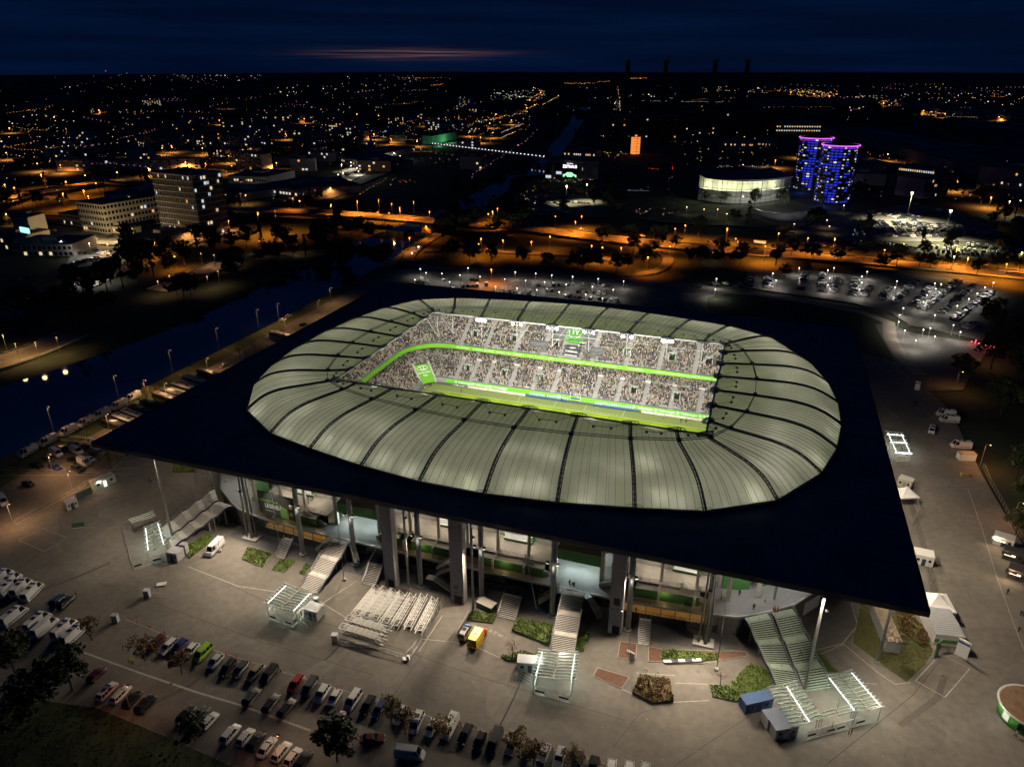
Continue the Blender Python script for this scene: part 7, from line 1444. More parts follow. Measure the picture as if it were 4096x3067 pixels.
qe = road('main_road', [(1985, 908, .4), (2107, 914, .4), (2385, 950, .4), (2732, 985, .4), (3164, 1018, .4), (3658, 1060, .4), (4300, 1118, .4)], 21, road_m, lanes=3)
ramps = [([(1780, 918, .3), (1720, 955, .2), (1665, 992, .2), (1637, 1025, .2), (1650, 1060, .2), (1700, 1078, .2), (1800, 1085, .2), (1950, 1090, .2)], 8, 'slip_road'), ([(1700, 1000, .2), (1900, 1000, .2), (2100, 1010, .2), (2300, 1020, .2), (2480, 1040, .2)], 8, 'slip_road'), ([(2560, 985, .3), (2640, 1005, .3), (2672, 1035, .3), (2650, 1070, .3), (2580, 1092, .3), (2480, 1100, .3), (2250, 1088, .3), (1950, 1088, .3)], 7, 'slip_road'), ([(1900, 960, .25), (1960, 930, .25), (2000, 915, .25)], 7, 'slip_road'),
         ([(-150, 850, 5), (0, 806, 5), (120, 768, 5), (300, 742, 5), (420, 728, 4), (560, 738, 2), (640, 715, .3)], 13, 'left_flyover'), ([(70, 860, .2), (200, 857, .2), (330, 862, .2)], 9, 'left_street'), ([(-100, 745, .2), (60, 760, .2), (200, 790, .2), (330, 800, .2)], 9, 'left_street'), ([(540, 1025, .2), (700, 985, .2), (850, 945, .2), (1000, 900, .2), (1040, 870, .2), (985, 842, 3)], 10, 'canal_street'), ([(880, 838, .5), (985, 835, 3), (1000, 838, 5)], 14, 'canal_street'),
         ([(1280, 812, .2), (1366, 765, .2), (1480, 715, .2), (1550, 685, .2)], 10, 'rail_street'), ([(1870, 735, .2), (1890, 690, .2), (1930, 665, .2), (2000, 620, .2), (2060, 580, .2), (2120, 535, .2)], 9, 'quay_street'), ([(1900, 480, .2), (2020, 455, .2), (2100, 430, .2), (2150, 405, .2), (2130, 380, .2), (2160, 362, .2), (2180, 350, .2)], 22, 'avenue'), ([(3400, 605, .2), (3480, 640, .2), (3560, 665, .2)], 26, 'works_road'), ([(2560, 870, .2), (2700, 890, .2), (3000, 905, .2), (3300, 945, .2)], 6, 'park_path'), ([(630, 1162, .1), (760, 1112, .1), (900, 1050, .1)], 15, 'lock_quay'), ([(-100, 1480, .1), (0, 1450, .1), (150, 1395, .1), (290, 1335, .1)], 17, 'bank_road'), ([(940, 1065, .1), (970, 1030, .1), (1040, 1010, .1), (1150, 1015, .1), (1190, 1035, .1), (1130, 1055, .1)], 6, 'turning_loop')]
for pts, w, nm in ramps: road(nm, pts, w, mat('quay_paving', (.22, .17, .12), .9, var=.2, scale=.4) if nm in ('lock_quay', 'bank_road') else road_m, edge=nm in ('left_flyover', 'lock_quay', 'bank_road'), lanes=1 if nm == 'bank_road' else 0)
for px, z in (([(1615, 1085), (1700, 1075), (1900, 1080), (2500, 1100), (2560, 1150), (2500, 1260), (1600, 1190), (1560, 1110)], .05), ([(2990, 1080), (3180, 1075), (3420, 1100), (3600, 1090), (3950, 1130), (4020, 1230), (3950, 1360), (3640, 1300), (3560, 1250), (3400, 1210), (2980, 1150)], .05), ([(3440, 850), (3640, 815), (3800, 835), (3960, 900), (4020, 950), (3980, 965), (3640, 965), (3180, 960), (3180, 900)], .05), ([(2060, 770), (2400, 780), (2430, 870), (2040, 860)], .05), ([(300, 990), (480, 985), (500, 1010), (400, 1060), (250, 1080)], .05), ([(-50, 1230), (100, 1180), (300, 1130), (420, 1090), (500, 1060), (520, 1080), (330, 1170), (100, 1260), (-50, 1300)], .05), ([(150, 900), (330, 910), (560, 920), (640, 960), (450, 980), (150, 960)], .05), ([(3550, 1290), (3640, 1330), (3960, 1380), (3850, 1560), (3700, 1560), (3600, 1480), (3500, 1300)], .05), ([(1370, 740), (1480, 690), (1600, 635), (1560, 610), (1366, 680)], .1)):
    b = MB(); b.prism(PP(px), z - .5, z); tag(b.build('car_park', asphalt_mat('lot_asphalt', (.11, .105, .095)) if 'lot_asphalt' not in MATS else MATS['lot_asphalt']), kind='structure')
b = MB(); b.prism(PP([(2830, 1190), (2960, 1165), (3200, 1200), (3480, 1235), (3570, 1300), (3590, 1450), (3420, 1400), (2830, 1240)]), -.3, .02); tag(b.build('training_lawn', mat('dark_lawn')), kind='structure')
b = MB(); line(b, [(2740, 1180), (2860, 1165), (3060, 1180), (3300, 1222), (3450, 1250), (3555, 1290), (3560, 1350), (3600, 1420), (3680, 1500)], 6, .06); tag(b.build('footpath', mat('path_paving', (.26, .22, .18), .9, var=.15, scale=.5), org=(0, 0, 0)), kind='structure')

# ------------------------------------------------------------------ street lighting
SOD, LWH, LGR, LPK, LWM = (1.0, .27, .02), (1.0, .92, .8), (.75, 1.0, .7), (1.0, .55, .95), (1.0, .70, .32)
def lamps(px_list, h, col, power, label, group, r=.35, glow=14, z=0.0, every=1, angle=150):
    px_list = sorted(px_list)
    for k, q in enumerate(px_list):
        p = P(*q, h + z); base = Vector((p.x, p.y, z)); d = (p - CAM).length; rr = max(r, d * .00055)
        e = empty('street_lamp', base, label + ', %s from left' % nth(k), 'street lamp', group); b = MB(); b.tube(base, p, .1, 5, .07); b.build('post', steel, e)
        b = MB(); b.ball(p, rr); b.build('lamp_glass', lamp_mat('glow_%02d%02d_%d' % (int(col[1] * 50), int(col[2] * 50), glow), col, glow), e)
        if power and k % every == 0: light('lamp_light', 'SPOT', p - Vector((0, 0, rr * 1.2)), power, col, e, max(.9, rr), base, angle, .5)
lamps([z5b(*q) for q in ((1010, 380), (548, 495), (440, 570), (903, 575), (887, 610), (1045, 585), (1230, 595), (1620, 620), (1812, 635), (2127, 625), (1985, 695), (950, 415), (970, 775), (1690, 632), (1350, 560))], 9, SOD, 15000, 'lit sodium lamp on the ramps between bridge and stadium', 'lamps on the ramps', glow=16)
lamps([z5b(*q) for q in ((1555, 430), (1875, 495), (2025, 540), (1515, 465))] + [z6(*q) for q in ((15, 490), (288, 510), (622, 540), (985, 575), (1433, 610), (1777, 640), (535, 625), (2200, 670), (2100, 740), (1850, 700))], 10, SOD, 52000, 'lit sodium lamp along the main road beyond the stadium', 'lamps along the main road', glow=16)
lamps([z5b(240, 322), z5b(467, 335), z5b(378, 372), z5b(100, 330), z4(1668, 405), z4(1780, 395)], 10, (1, .29, .025), 60000, 'thin lamp on the road bridge over the canal', 'lamps on the bridge', glow=3, z=7)
lamps([z4(*q) for q in ((265, 160), (425, 205), (550, 165), (90, 245), (30, 225), (407, 283), (540, 262), (570, 300), (620, 215))], 10, SOD, 42000, 'lit sodium lamp at the left flyover', 'lamps at the left flyover', glow=16, z=4)
lamps([z4(*q) for q in ((757, 145), (730, 270), (970, 125), (1105, 80), (1240, 520), (928, 590), (1480, 460), (1590, 292), (695, 610), (1940, 330), (2140, 245), (38, 415), (1020, 255))], 8, (1, .45, .12), 11000, 'lit street lamp in the city left of the canal', 'city street lamps left of the canal', glow=14)
lamps([z4(*q) for q in ((578, 605), (603, 760), (757, 610), (395, 590))], 9, LWH, 9000, 'white lamp in the car park beyond the canal', 'car park lamps beyond the canal', glow=16)
lamps([z4(*q) for q in ((1130, 690), (930, 640), (1000, 600))], 8, SOD, 14000, 'orange lamp along the street behind the canal trees', 'lamps along the canal street')
lamps([z4(*q) for q in ((1680, 590), (1917, 592), (1490, 655), (1300, 670), (1385, 680), (1095, 815), (1020, 850), (1340, 820), (1410, 785))], 8, (1, .6, .3), 1500, 'thin pale lamp by the lock quay', 'lamps by the lock quay', glow=2)
lamps([(10, 1340), (60, 1375), (225, 1350), (140, 1370)], 8, (1, .62, .25), 3000, 'thin lamp along the bank road at the left', 'lamps along the bank road', glow=1)
lamps([z5b(*q) for q in ((510, 770), (548, 795), (650, 800), (767, 810), (897, 820), (475, 840), (700, 855), (1057, 835), (998, 885), (1125, 790), (1192, 845), (1258, 800), (1137, 895), (1265, 905), (1362, 810), (1497, 820), (1315, 855), (1455, 870), (1410, 920), (1582, 935), (1625, 885), (1662, 835), (1827, 850), (1760, 905), (820, 765), (1690, 960))], 5, LWH, 1300, 'small white lamp in the car park behind the far roof edge', 'lamps in the car park behind the roof', r=.22, glow=10, angle=168)
lamps([z6(*q) for q in ((755, 765), (583, 800), (605, 845), (940, 780), (952, 830), (940, 875), (1160, 860), (1145, 905), (1388, 850), (1377, 890), (1635, 865), (1583, 940), (1560, 985), (1640, 900), (1675, 870), (1960, 890), (1855, 965), (1910, 930), (1780, 1010), (1430, 1025), (1405, 1070), (1400, 1115), (1440, 1170), (1560, 1165), (1605, 1155), (1635, 1070), (1635, 1208), (1510, 1235), (1755, 1135), (1800, 1180), (218, 835), (210, 905), (1160, 820), (1195, 790), (980, 765), (2015, 860))], 5, LWH, 1900, 'small white lamp in the right hand car park', 'lamps in the right hand car park', r=.22, glow=10, angle=168)
lamps([z6(*q) for q in ((225, 385), (137, 385), (285, 415), (722, 480), (950, 495), (935, 455), (25, 370), (660, 640), (193, 665), (1045, 360), (1230, 435))], 6, LWM, 700, 'warm lamp in the park before the glass pavilion', 'lamps in the park', glow=8)
lamps([z6(1487, 280), z6(1737, 395)], 24, (1, .88, .55), 300000, 'tall bright floodlight mast over the far car park', 'masts over the far car park', r=.8, glow=40, angle=128)
lamps([z5b(1458, 235), z5b(1590, 225)], 16, (1, .9, .55), 42000, 'bright mast lamp in the square before the museum', 'masts before the museum', r=.6, glow=30, angle=110)
lamps([z6(*q) for q in ((2120, 335), (2190, 330), (1760, 690), (2200, 665))], 12, (1, .75, .4), 9000, 'lamp at the right edge beyond the far car park', 'lamps at the right edge', glow=16)
lamps([t1(*q) for q in ((40, 990), (240, 1060), (400, 915), (390, 1070), (350, 760), (960, 1090), (1110, 945), (1050, 960), (1310, 960), (1390, 945), (1480, 1010), (1500, 1075), (1680, 990), (1790, 1055), (1850, 870), (2000, 850), (1420, 780), (1620, 980), (820, 980), (1200, 1050), (1330, 1060), (1970, 770), (640, 715), (60, 830))] + [t2(*q) for q in ((100, 740), (240, 750), (490, 910), (550, 790), (620, 810), (900, 740), (1000, 740), (1200, 700), (1250, 680), (1220, 650), (1290, 600), (830, 850), (900, 890), (980, 860), (960, 800), (1100, 780), (210, 870), (320, 900))] + [t3(*q) for q in ((700, 600), (850, 610), (950, 625), (1300, 670), (1560, 720), (1700, 740), (1880, 740), (2050, 760), (1330, 1000), (1520, 1080), (760, 980), (600, 1040), (1780, 1180), (2000, 1280))], 9, (1, .34, .06), 60000, 'distant orange street lamp of the town', 'distant street lamps', glow=9, angle=164)
lamps([z5b(*q) for q in ((0, 95), (60, 82), (120, 62), (180, 45), (240, 30), (10, 150), (100, 118), (200, 78), (280, 48), (340, 20))], 8, (1, .85, .5), 17000, 'white yellow lamp in the outlet street', 'lamps in the outlet street', glow=14, angle=130)
for pth, hgt, nm in ((qb, 9, 'bridge'), (qe, 10, 'main road')):  # evenly spaced lamps added between the others to brighten the roadway
    acc = 0; k = 0; L_, R_ = strip(pth, 19)
    for i in range(1, len(pth)):
        acc += (pth[i] - pth[i - 1]).length
        if acc < 42: continue
        acc = 0; sd = (L_, R_)[k % 2][i]; p = Vector((*sd, pth[i].z)); e = empty('street_lamp', p, 'added slim kerbside lamp of the %s, %s from left' % (nm, nth(k)), 'street lamp', 'added kerbside lamps of the ' + nm); b = MB(); b.tube(p, p + Vector((0, 0, hgt)), .1, 5); b.build('post', steel, e); q = p + Vector((0, 0, hgt)); b = MB(); b.ball(q, .45); b.build('lamp_glass', lamp_mat('kerb_glow', (1, .4, .1), 5), e); light('lamp_light', 'SPOT', q - Vector((0, 0, .6)), 26000, SOD, e, .3, q.lerp(Vector((*pth[i].xy, 0)), .6) - Vector((0, 0, 6)), 128, .5); k += 1
# red warning lamps on the roadworks at the right
for k, q in enumerate(((1825, 400), (1852, 405), (1878, 412), (1905, 420), (1932, 428), (1960, 435), (1988, 440), (1857, 390))):
    p = P(2900 + q[0] / 1.8495, 1150 + q[1] / 1.8495, 1.0); e = empty('warning_lamp', Vector((p.x, p.y, 0)), 'red warning lamp, %s from the left at the roadworks' % ORD[k], 'warning lamp', 'red lamps at the roadworks'); b = MB(); b.tube((p.x, p.y, 0), p, .06, 5); b.build('post', steel, e); b = MB(); b.ball(p, .25); b.build('lamp_glass', lamp_mat('warning_red', (1, .06, .10), 9), e)
    if k % 3 == 0: light('lamp_light', 'POINT', p + Vector((0, 0, .4)), 380, (1, .1, .08), e, .2)

# ------------------------------------------------------------------ parked cars farther off
fc = [WH, SI, GR, BK, BK, BK, DG, DG, DG, BL, (.5, .5, .5), (.7, .7, .68)]; far_n = 0; many = []
def car_rows(rows, label, group, sp=2.75, occ=.9, limit=999, nose=None):
    global far_n
    for ri, (a, c) in enumerate(rows):
        p, q = P(*a, .6), P(*c, .6); d = q - p; n = int(d.length / sp); an = math.atan2(d.y, d.x) + PI / 2
        for k in range(n + 1):
            if R.random() > occ: continue
            for s in (-2.6, 2.6) if nose == 2 else (0,):
                w = p + d * (k / max(n, 1)) + Vector((math.cos(an), math.sin(an), 0)) * s; w.z = .06; kind = R.choice(['hatch', 'hatch', 'estate', 'suv', 'saloon', 'mpv']); col = R.choice(fc)
                if far_n < 195: car(kind, w, an + (PI if R.random() < .4 else 0) + R.uniform(-.03, .03), col, '%s %s, %s in the %s row, %s' % (CN.get(col, 'pale'), KN[kind], nth(k), nth(ri), label), group, lod=1); far_n += 1
                else: many.append((kind, w, an, col))
car_rows([(z6(765, 900), z6(785, 795)), (z6(900, 915), z6(905, 800)), (z6(970, 920), z6(1000, 830)), (z6(1100, 940), z6(1120, 835)), (z6(1170, 940), z6(1210, 885)), (z6(1290, 960), z6(1330, 900)), (z6(1370, 980), z6(1510, 850)), (z6(1490, 1010), z6(1610, 880)), (z6(1550, 1030), z6(1780, 850)), (z6(1670, 1060), z6(1880, 880)), (z6(1760, 1090), z6(2000, 920)), (z6(1840, 1150), z6(1900, 1120)), (z6(430, 880), z6(440, 820)), (z6(555, 885), z6(540, 820))], 'right hand car park', 'cars in the right hand car park')
car_rows([(z6(350, 880), z6(400, 865)), (z6(190, 872), z6(275, 865)), (z6(60, 880), z6(110, 882))], 'left end of right hand car park', 'cars at the left end of the right hand car park')
car_rows([(z5b(490, 860), z5b(660, 842)), (z5b(520, 832), z5b(570, 830)), (z5b(690, 885), z5b(1000, 870)), (z5b(820, 803), z5b(880, 800)), (z5b(1040, 910), z5b(1250, 935)), (z5b(1180, 880), z5b(1500, 870)), (z5b(1300, 905), z5b(1700, 925)), (z5b(1450, 945), z5b(1780, 975)), (z5b(1560, 870), z5b(1830, 885)), (z5b(850, 840), z5b(990, 875))], 'behind the far roof edge', 'cars behind the far roof edge', occ=.62)
car_rows([(z4(520, 670), z4(720, 655)), (z4(500, 725), z4(780, 685)), (z4(420, 750), z4(620, 700)), (z4(640, 720), z4(800, 690)), (z4(620, 655), z4(710, 680))], '', '', occ=.85)
car_rows([(z4(470, 850), z4(620, 820)), (z4(290, 935), z4(450, 880)), (z4(20, 1000), z4(210, 960)), (z4(10, 1030), z4(90, 1000)), (z4(100, 990), z4(230, 965)), (z4(410, 890), z4(560, 840)), (z4(60, 855), z4(200, 825)), (z4(230, 540), z4(350, 520)), (z4(280, 575), z4(380, 560)), (z4(620, 575), z4(720, 560))], '', '', occ=.7)
car_rows([(z6(1280 + k * 95, 560 - (k % 2) * 6), z6(1130 + k * 130, 460 + k * 3)) for k in range(6)] + [(z6(1400, 470), z6(1640, 540)), (z6(1480, 455), z6(1800, 545)), (z6(1620, 480), z6(1930, 550)), (z6(1760, 480), z6(2030, 560)), (z6(1240, 400), z6(1420, 440)), (z6(1370, 400), z6(1530, 440)), (z6(1200, 400), z6(1330, 415)), (z6(1580, 400), z6(1690, 420)), (z6(1500, 355), z6(1700, 390)), (z6(1620, 620), z6(2200, 680)), (z6(1600, 640), z6(2100, 690)), (z6(1850, 610), z6(2210, 650)), (z6(830, 600), z6(1080, 640)), (z6(700, 580), z6(900, 620)), (z6(1080, 590), z6(1240, 620)), (z6(1310, 600), z6(1500, 640)), (z6(1150, 480), z6(1350, 560))], '', '', occ=.88, nose=2)
car_rows([(z5b(1250, 380), z5b(1290, 415)), (z5b(1340, 390), z5b(1400, 420)), (z5b(1450, 360), z5b(1480, 420)), (z5b(1420, 330), z5b(1440, 420)), (z5b(1300, 330), z5b(1420, 345)), (z5b(1500, 340), z5b(1600, 345)), (z5b(60, 150), z5b(280, 95)), (z5b(0, 170), z5b(250, 110)), (t3(1100, 990), t3(1340, 1075)), (t3(1140, 990), t3(1380, 1090)), (t3(1100, 1020), t3(1300, 1090)), (t3(1850, 1245), t3(2000, 1275))], '', '', occ=.85)
ob = MB(); cols_far = []
vs, fs, mi, cc_ = [], [], [], []
for kind, w, an, col in many:
    me = car_parts(kind)['one']; k = len(vs); c, s = math.cos(an), math.sin(an)
    for v in me.vertices: vs.append((w.x + v.co.x * c - v.co.y * s, w.y + v.co.x * s + v.co.y * c, w.z + v.co.z))
    for p in me.polygons: fs.append(tuple(i + k for i in p.vertices)); mi.append(p.material_index); cc_.append((*col, 1.0))
me = bpy.data.meshes.new('distant_cars'); me.from_pydata(vs, [], fs); me.polygons.foreach_set('material_index', mi); at = me.attributes.new('Col', 'FLOAT_COLOR', 'FACE'); at.data.foreach_set('color', np.array(cc_, dtype=np.float32).ravel())
for m_ in (mat('distant_paint', attr='Col', rough=.3), glassv, rubber): me.materials.append(m_)
tag(link('distant_cars', me), 'hundreds of cars in the far car parks', 'cars', kind='stuff')
for q, lab, an in ((z5b(513, 630), 'car with lit headlights coming down the ramp', 2.2), (z5b(470, 670), 'second car with lit headlights on the ramp', 2.2)):
    p = P(*q); o = car('hatch', p, an, SI, lab, lod=1)
    b = MB(); b.box(p + Vector((-1.3, 1.8, .7)), (.5, .5, .3)); e = b.build('lit_headlight', lamp_mat('headlamp_glow', (1, .97, .9), 20), o); light('headlight_beam', 'SPOT', p + Vector((-1.5, 2.0, .9)), 5000, WHITE, None, .2, p + Vector((-4, -9, 0)), 60, .6)
for q, lab in ((z5b(1548, 520), 'dark car on the main road beyond the ramps'), (z5b(1950, 560), 'silver car on the main road'), (z6(175, 602), 'white car on the main road left of the bus stop'), (z6(1950, 748), 'white car on the main road at the right')): car('hatch', P(*q, .4), -.35, WH, lab, lod=1)
b = MB(); p = P(*z6(497, 608), .4); e = empty('bus_shelter', p, 'lit bus shelter beside the main road', 'shelter'); b.box(p + Vector((0, 0, 2.4)), (9, 2.5, .2), -.3); b.build('roof', steel, e); b = MB(); b.box(p + Vector((0, .9, 1.2)), (8.6, .1, 2.0), -.3); b.build('lit_wall', lamp_mat('shelter_glow', (1, .6, .2), 1.1), e)

# ------------------------------------------------------------------ buildings
wall_d = mat('city_wall', (.30, .26, .24), .85, var=.2, scale=.05); wall_p = mat('pale_wall', (.42, .40, .37), .8); wall_b = mat('brick_wall', (.10, .055, .04), .85); roof_d = mat('city_roof', (.08, .08, .09), .8)
winW, winA, winC = lamp_mat('window_warm', (1, .78, .45), .8), lamp_mat('window_amber', (1, .5, .15), .8), lamp_mat('window_cool', (.8, .9, 1), .7)
def block(name, label, a, c, depth, h, mt, floors=3, bays=10, lit=.1, wm=(None,), group=None, cat='building', dark_win=True, roof=roof_d, side=0):
    """a box whose near face stands on the photo points a and c (left and right foot)"""
    p, q = P(*a), P(*c); d = (q - p).normalized(); n = Vector((-d.y, d.x, 0)); L = (q - p).length
    e = empty(name, (p + q) / 2, label, cat, group); up = Vector((0, 0, h)); b = MB(); b.hexa([p, q, q + n * depth, p + n * depth, p + up, q + up, q + n * depth + up, p + n * depth + up]); b.build('wall', mt, e)
    b = MB(); o = d * .4 + n * .4; b.hexa([x + up for x in (p - d * .4 - n * .4, q + d * .4 - n * .4, q + d * .4 + n * (depth + .4), p - d * .4 + n * (depth + .4))] + [x + up + Vector((0, 0, .5)) for x in (p - d * .4 - n * .4, q + d * .4 - n * .4, q + d * .4 + n * (depth + .4), p - d * .4 + n * (depth + .4))]); b.build('roof', roof, e)
    b = MB(); b.box((p + q) / 2 + n * depth * .5 + up + Vector((0, 0, 1.6)), (L * .25, depth * .3, 2.4), math.atan2(d.y, d.x)); b.build('plant_room', mt, e)
    fh = h / floors; faces = [(p, d, n, L, bays)] + ([(q, n, -d, depth, side)] if side else [])
    for p, d, n, f, k, bw in [(a_, d_, n_, f, k, l_ / c_) for a_, d_, n_, l_, c_ in faces for f in range(floors) for k in range(c_)]:
        if 1:
            on_ = R.random() < lit
            if not on_ and not dark_win: continue
            w = p + d * (bw * (k + .5)) + Vector((0, 0, fh * (f + .5))) - n * .08; b = MB(); hw, hh = min(bw * .3, 1.3), min(fh * .3, 1.1); b.hexa([w - d * hw - Vector((0, 0, hh)), w + d * hw - Vector((0, 0, hh)), w + d * hw - Vector((0, 0, hh)) + n * .2, w - d * hw - Vector((0, 0, hh)) + n * .2, w - d * hw + Vector((0, 0, hh)), w + d * hw + Vector((0, 0, hh)), w + d * hw + Vector((0, 0, hh)) + n * .2, w - d * hw + Vector((0, 0, hh)) + n * .2])
            b.build('window', R.choice([winW, winW, winC, winA]) if on_ else glass_d, e)
    return e
# office tower and hotel left of the canal
ot = block('office_tower', 'eleven storey office tower with pale floor bands left of the canal', z4(1060, 545), z4(1310, 580), 26, 46, mat('tower_wall', (.09, .09, .095), .6), 11, 16, .09, dark_win=False)
p, q = P(*z4(1060, 545)), P(*z4(1310, 580)); d = (q - p).normalized(); n = Vector((-d.y, d.x, 0)); L = (q - p).length
for f in range(12):
    b = MB(); z = Vector((0, 0, 4.1 * f + .6)); o1, o2 = p - d * .5 - n * .5, q + d * .5 - n * .5; b.bar(o1 + z, o2 + z, .5, .7); b.bar(o2 + z, o2 + n * 27 + z, .5, .7); b.build('floor_band', wall_p, ot)
for k in range(17): b = MB(); o1 = p + d * (L * k / 16) - n * .45; b.bar(o1, o1 + Vector((0, 0, 46)), .35, .35); b.build('mullion', mat('mullion_grey', (.22, .22, .23), .6), ot)
for k in range(7): b = MB(); o1 = q + n * (26 * k / 6) + d * .45; b.bar(o1, o1 + Vector((0, 0, 46)), .35, .35); b.build('mullion', mat('mullion_grey'), ot)
for k in range(26):
    f, s = R.randrange(11), R.randrange(11); o1 = q + n * (26 * (s + .5) / 11) + d * .25 + Vector((0, 0, 4.1 * f + 2.6)); b = MB(); b.box(o1, (.2, 1.8, 2.2), math.atan2(d.y, d.x)); 
    if k < 16: b.build('window', R.choice([winW, winC]), ot)
ht = block('hotel', 'white hotel wing with slanted windows, front left', z4(535, 520), z4(700, 545), 50, 22, wall_p, 5, 10, .06, side=16)
ht2 = block('hotel', 'white hotel wing with slanted windows, right of the first', z4(715, 470), z4(880, 490), 52, 24, wall_p, 6, 12, .07, side=16)
lo = block('hotel_lobby', 'lit glazed ground floor of the white hotel', z4(545, 525), z4(870, 548), 8, 5, mat('lit_base', (.55, .48, .36), .8), 1, 22, .35)
for k in range(5): 
    c = P(*z4(560 + k * 75, 548), 4) ; light('facade_light', 'POINT', c + Vector((0, -7, 2)), 7000, LWM, lo, .3)
block('low_pavilion', 'low dark flat building with lit end left of the canal', z4(830, 610), z4(1020, 635), 40, 6, wall_d, 1, 8, .2)
block('office_slab', 'dark office slab left of the hotel', z4(395, 480), z4(530, 500), 40, 9, wall_d, 2, 12, .05)
sg = block('sign_tower', 'pale tower block with glowing sign at the left edge', z4(120, 610), z4(222, 612), 18, 19, wall_p, 1, 1, 0, dark_win=False); c = P(*z4(160, 520), 19); b = MB(); b.box(c, (10, 1, 3.4), -.2); b.build('glowing_sign', lamp_mat('teal_sign', (.35, .8, .9), 1.6), sg)
block('workshop', 'low workshop with lit windows at the left edge', z4(-60, 640), z4(100, 655), 30, 9, wall_d, 2, 8, .35); block('workshop', 'dark flat workshop with one bright end wall', z4(90, 690), z4(480, 690), 30, 8, wall_d, 2, 12, .08)
c = P(*z4(470, 655), 4); light('facade_light', 'POINT', c + Vector((2, -3, 3)), 900, LWH, None, .3)
# shopping outlet with sweeping roofs
for k, (a, c_, dp, h, lab) in enumerate(((z4(1480, 215), z4(1730, 225), 60, 8, 'pale flat hall of the outlet centre'), (z4(1660, 285), z4(1930, 320), 70, 9, 'dark hall of the outlet centre with lit court'), (z4(1420, 300), z4(1560, 330), 40, 7, 'low annex of the outlet centre'), (z4(1960, 240), z4(2090, 300), 40, 8, 'rounded end hall of the outlet centre'), (t2(0, 1060), t2(180, 1110), 60, 9, 'long lit hall of the outlet centre by the street'), (t2(180, 1060), t2(480, 985), 45, 8, 'far hall of the outlet centre'))):
    block('outlet_hall', lab, a, c_, dp, h, wall_d if k != 0 else wall_p, 1, 14, .5 if k in (1, 4, 5) else .12)
cl_l = (z4(1790, 265), z4(1830, 155), z4(2120, 220), t2(60, 1075), t2(150, 1050), t2(280, 1030), t2(380, 1010), t2(110, 1110), z4(1600, 240), z4(2190, 160))
for q in cl_l:
    c = P(*q, 5); e = empty('court_lamp', Vector((c.x, c.y, 0)), 'white lamp in the courts of the outlet centre, ' + nth(sorted(cl_l).index(q)) + ' from left', 'street lamp', 'outlet court lamps'); b = MB(); b.tube((c.x, c.y, 0), c, .1, 5); b.build('post', steel, e); b = MB(); b.ball(c, .5); b.build('lamp_glass', lamp_mat('court_glow', LWH, 10), e); light('lamp_light', 'POINT', c + Vector((0, 0, 1)), 5200, (1, .95, .82), e, .3)
# city blocks
rb = random.Random(21)
cities = [(t1(1350, 1020), t1(1440, 1020), 15, 28, .1), (t1(1480, 960), t1(1650, 965), 15, 20, .06), (t1(1755, 860), t1(1885, 860), 16, 30, .09), (t1(1700, 1040), t1(1895, 1045), 18, 20, .03), (t1(1530, 1090), t1(1700, 1110), 16, 20, .08), (t1(1900, 940), t1(2140, 935), 16, 20, .05), (t1(840, 1110), t1(1300, 1090), 14, 12, .04), (t1(960, 860), t1(1190, 855), 20, 12, .03), (t1(1440, 825), t1(1580, 820), 18, 14, .1), (t1(880, 960), t1(940, 975), 14, 20, .1), (t1(360, 690), t1(500, 685), 40, 36, .0), (t1(920, 680), t1(1045, 680), 40, 14, .5), (t1(1180, 800), t1(1260, 800), 15, 14, .1), (t1(2120, 860), t1(2212, 862), 16, 18, .2), (t1(1250, 935), t1(1350, 940), 16, 14, .1), (t1(1000, 960), t1(1270, 930), 16, 12, .07), (t2(0, 905), t2(140, 910), 20, 14, .1), (t2(0, 860), t2(130, 862), 18, 16, .12), (t2(760, 690), t2(830, 700), 16, 32, .25), (t2(560, 845), t2(680, 840), 18, 16, .35), (t2(700, 850), t2(820, 835), 22, 16, .04), (t2(420, 790), t2(560, 790), 18, 14, .05), (t2(300, 810), t2(420, 800), 18, 14, .1), (t2(740, 740), t2(900, 735), 18, 16, .2), (t2(830, 860), t2(900, 850), 14, 8, .3), (t1(100, 1090), t1(300, 1080), 14, 10, .02), (t1(600, 1090), t1(820, 1085), 14, 10, .03), (t1(2000, 1040), t1(2130, 1050), 20, 12, .15)]
for k, (a, c, dp, h, lit) in enumerate(cities): block('city_block', 'dark city block with a few lit windows left of the canal, ' + ('%s from left' % nth(sorted(x[0] for x in cities).index(a))), a, c, dp, h, rb.choice([wall_d, wall_d, wall_b, wall_p]), max(2, int(h / 3.4)), 8, lit * 1.3, group='city blocks left of the canal', dark_win=k < 9)
gb = block('angular_hall', 'angular hall with green lit front beside the footbridge', t2(590, 935), t2(745, 905), 20, 13, mat('green_lit_front', (.20, .50, .32), .8), 1, 4, 0, dark_win=False)
for q in (t2(640, 925), t2(720, 905)): light('facade_light', 'POINT', P(*q, 4) + Vector((2, -9, 0)), 7000, (.35, 1, .5), gb, .5)
# footbridge with a row of lamps
fb = empty('footbridge', P(*t2(900, 970)), 'long footbridge over canal and railway with a row of white lamps', 'bridge'); a, c = P(*t2(590, 935), 8), P(*t2(1310, 1020), 8); b = MB(); b.bar(a, c, 6, .8); b.build('deck', concrete, fb)
for k in range(34):
    p = a.lerp(c, k / 33) + Vector((0, 0, 1.4)); b = MB(); b.ball(p, .75); b.build('bridge_lamp', lamp_mat('bridge_glow', (.95, .88, 1), 2.6), fb)
for k in range(0, 10): p = a.lerp(c, k / 9); b = MB(); b.tube((p.x, p.y, 0), p, .6, 6); b.build('pier', concrete, fb)
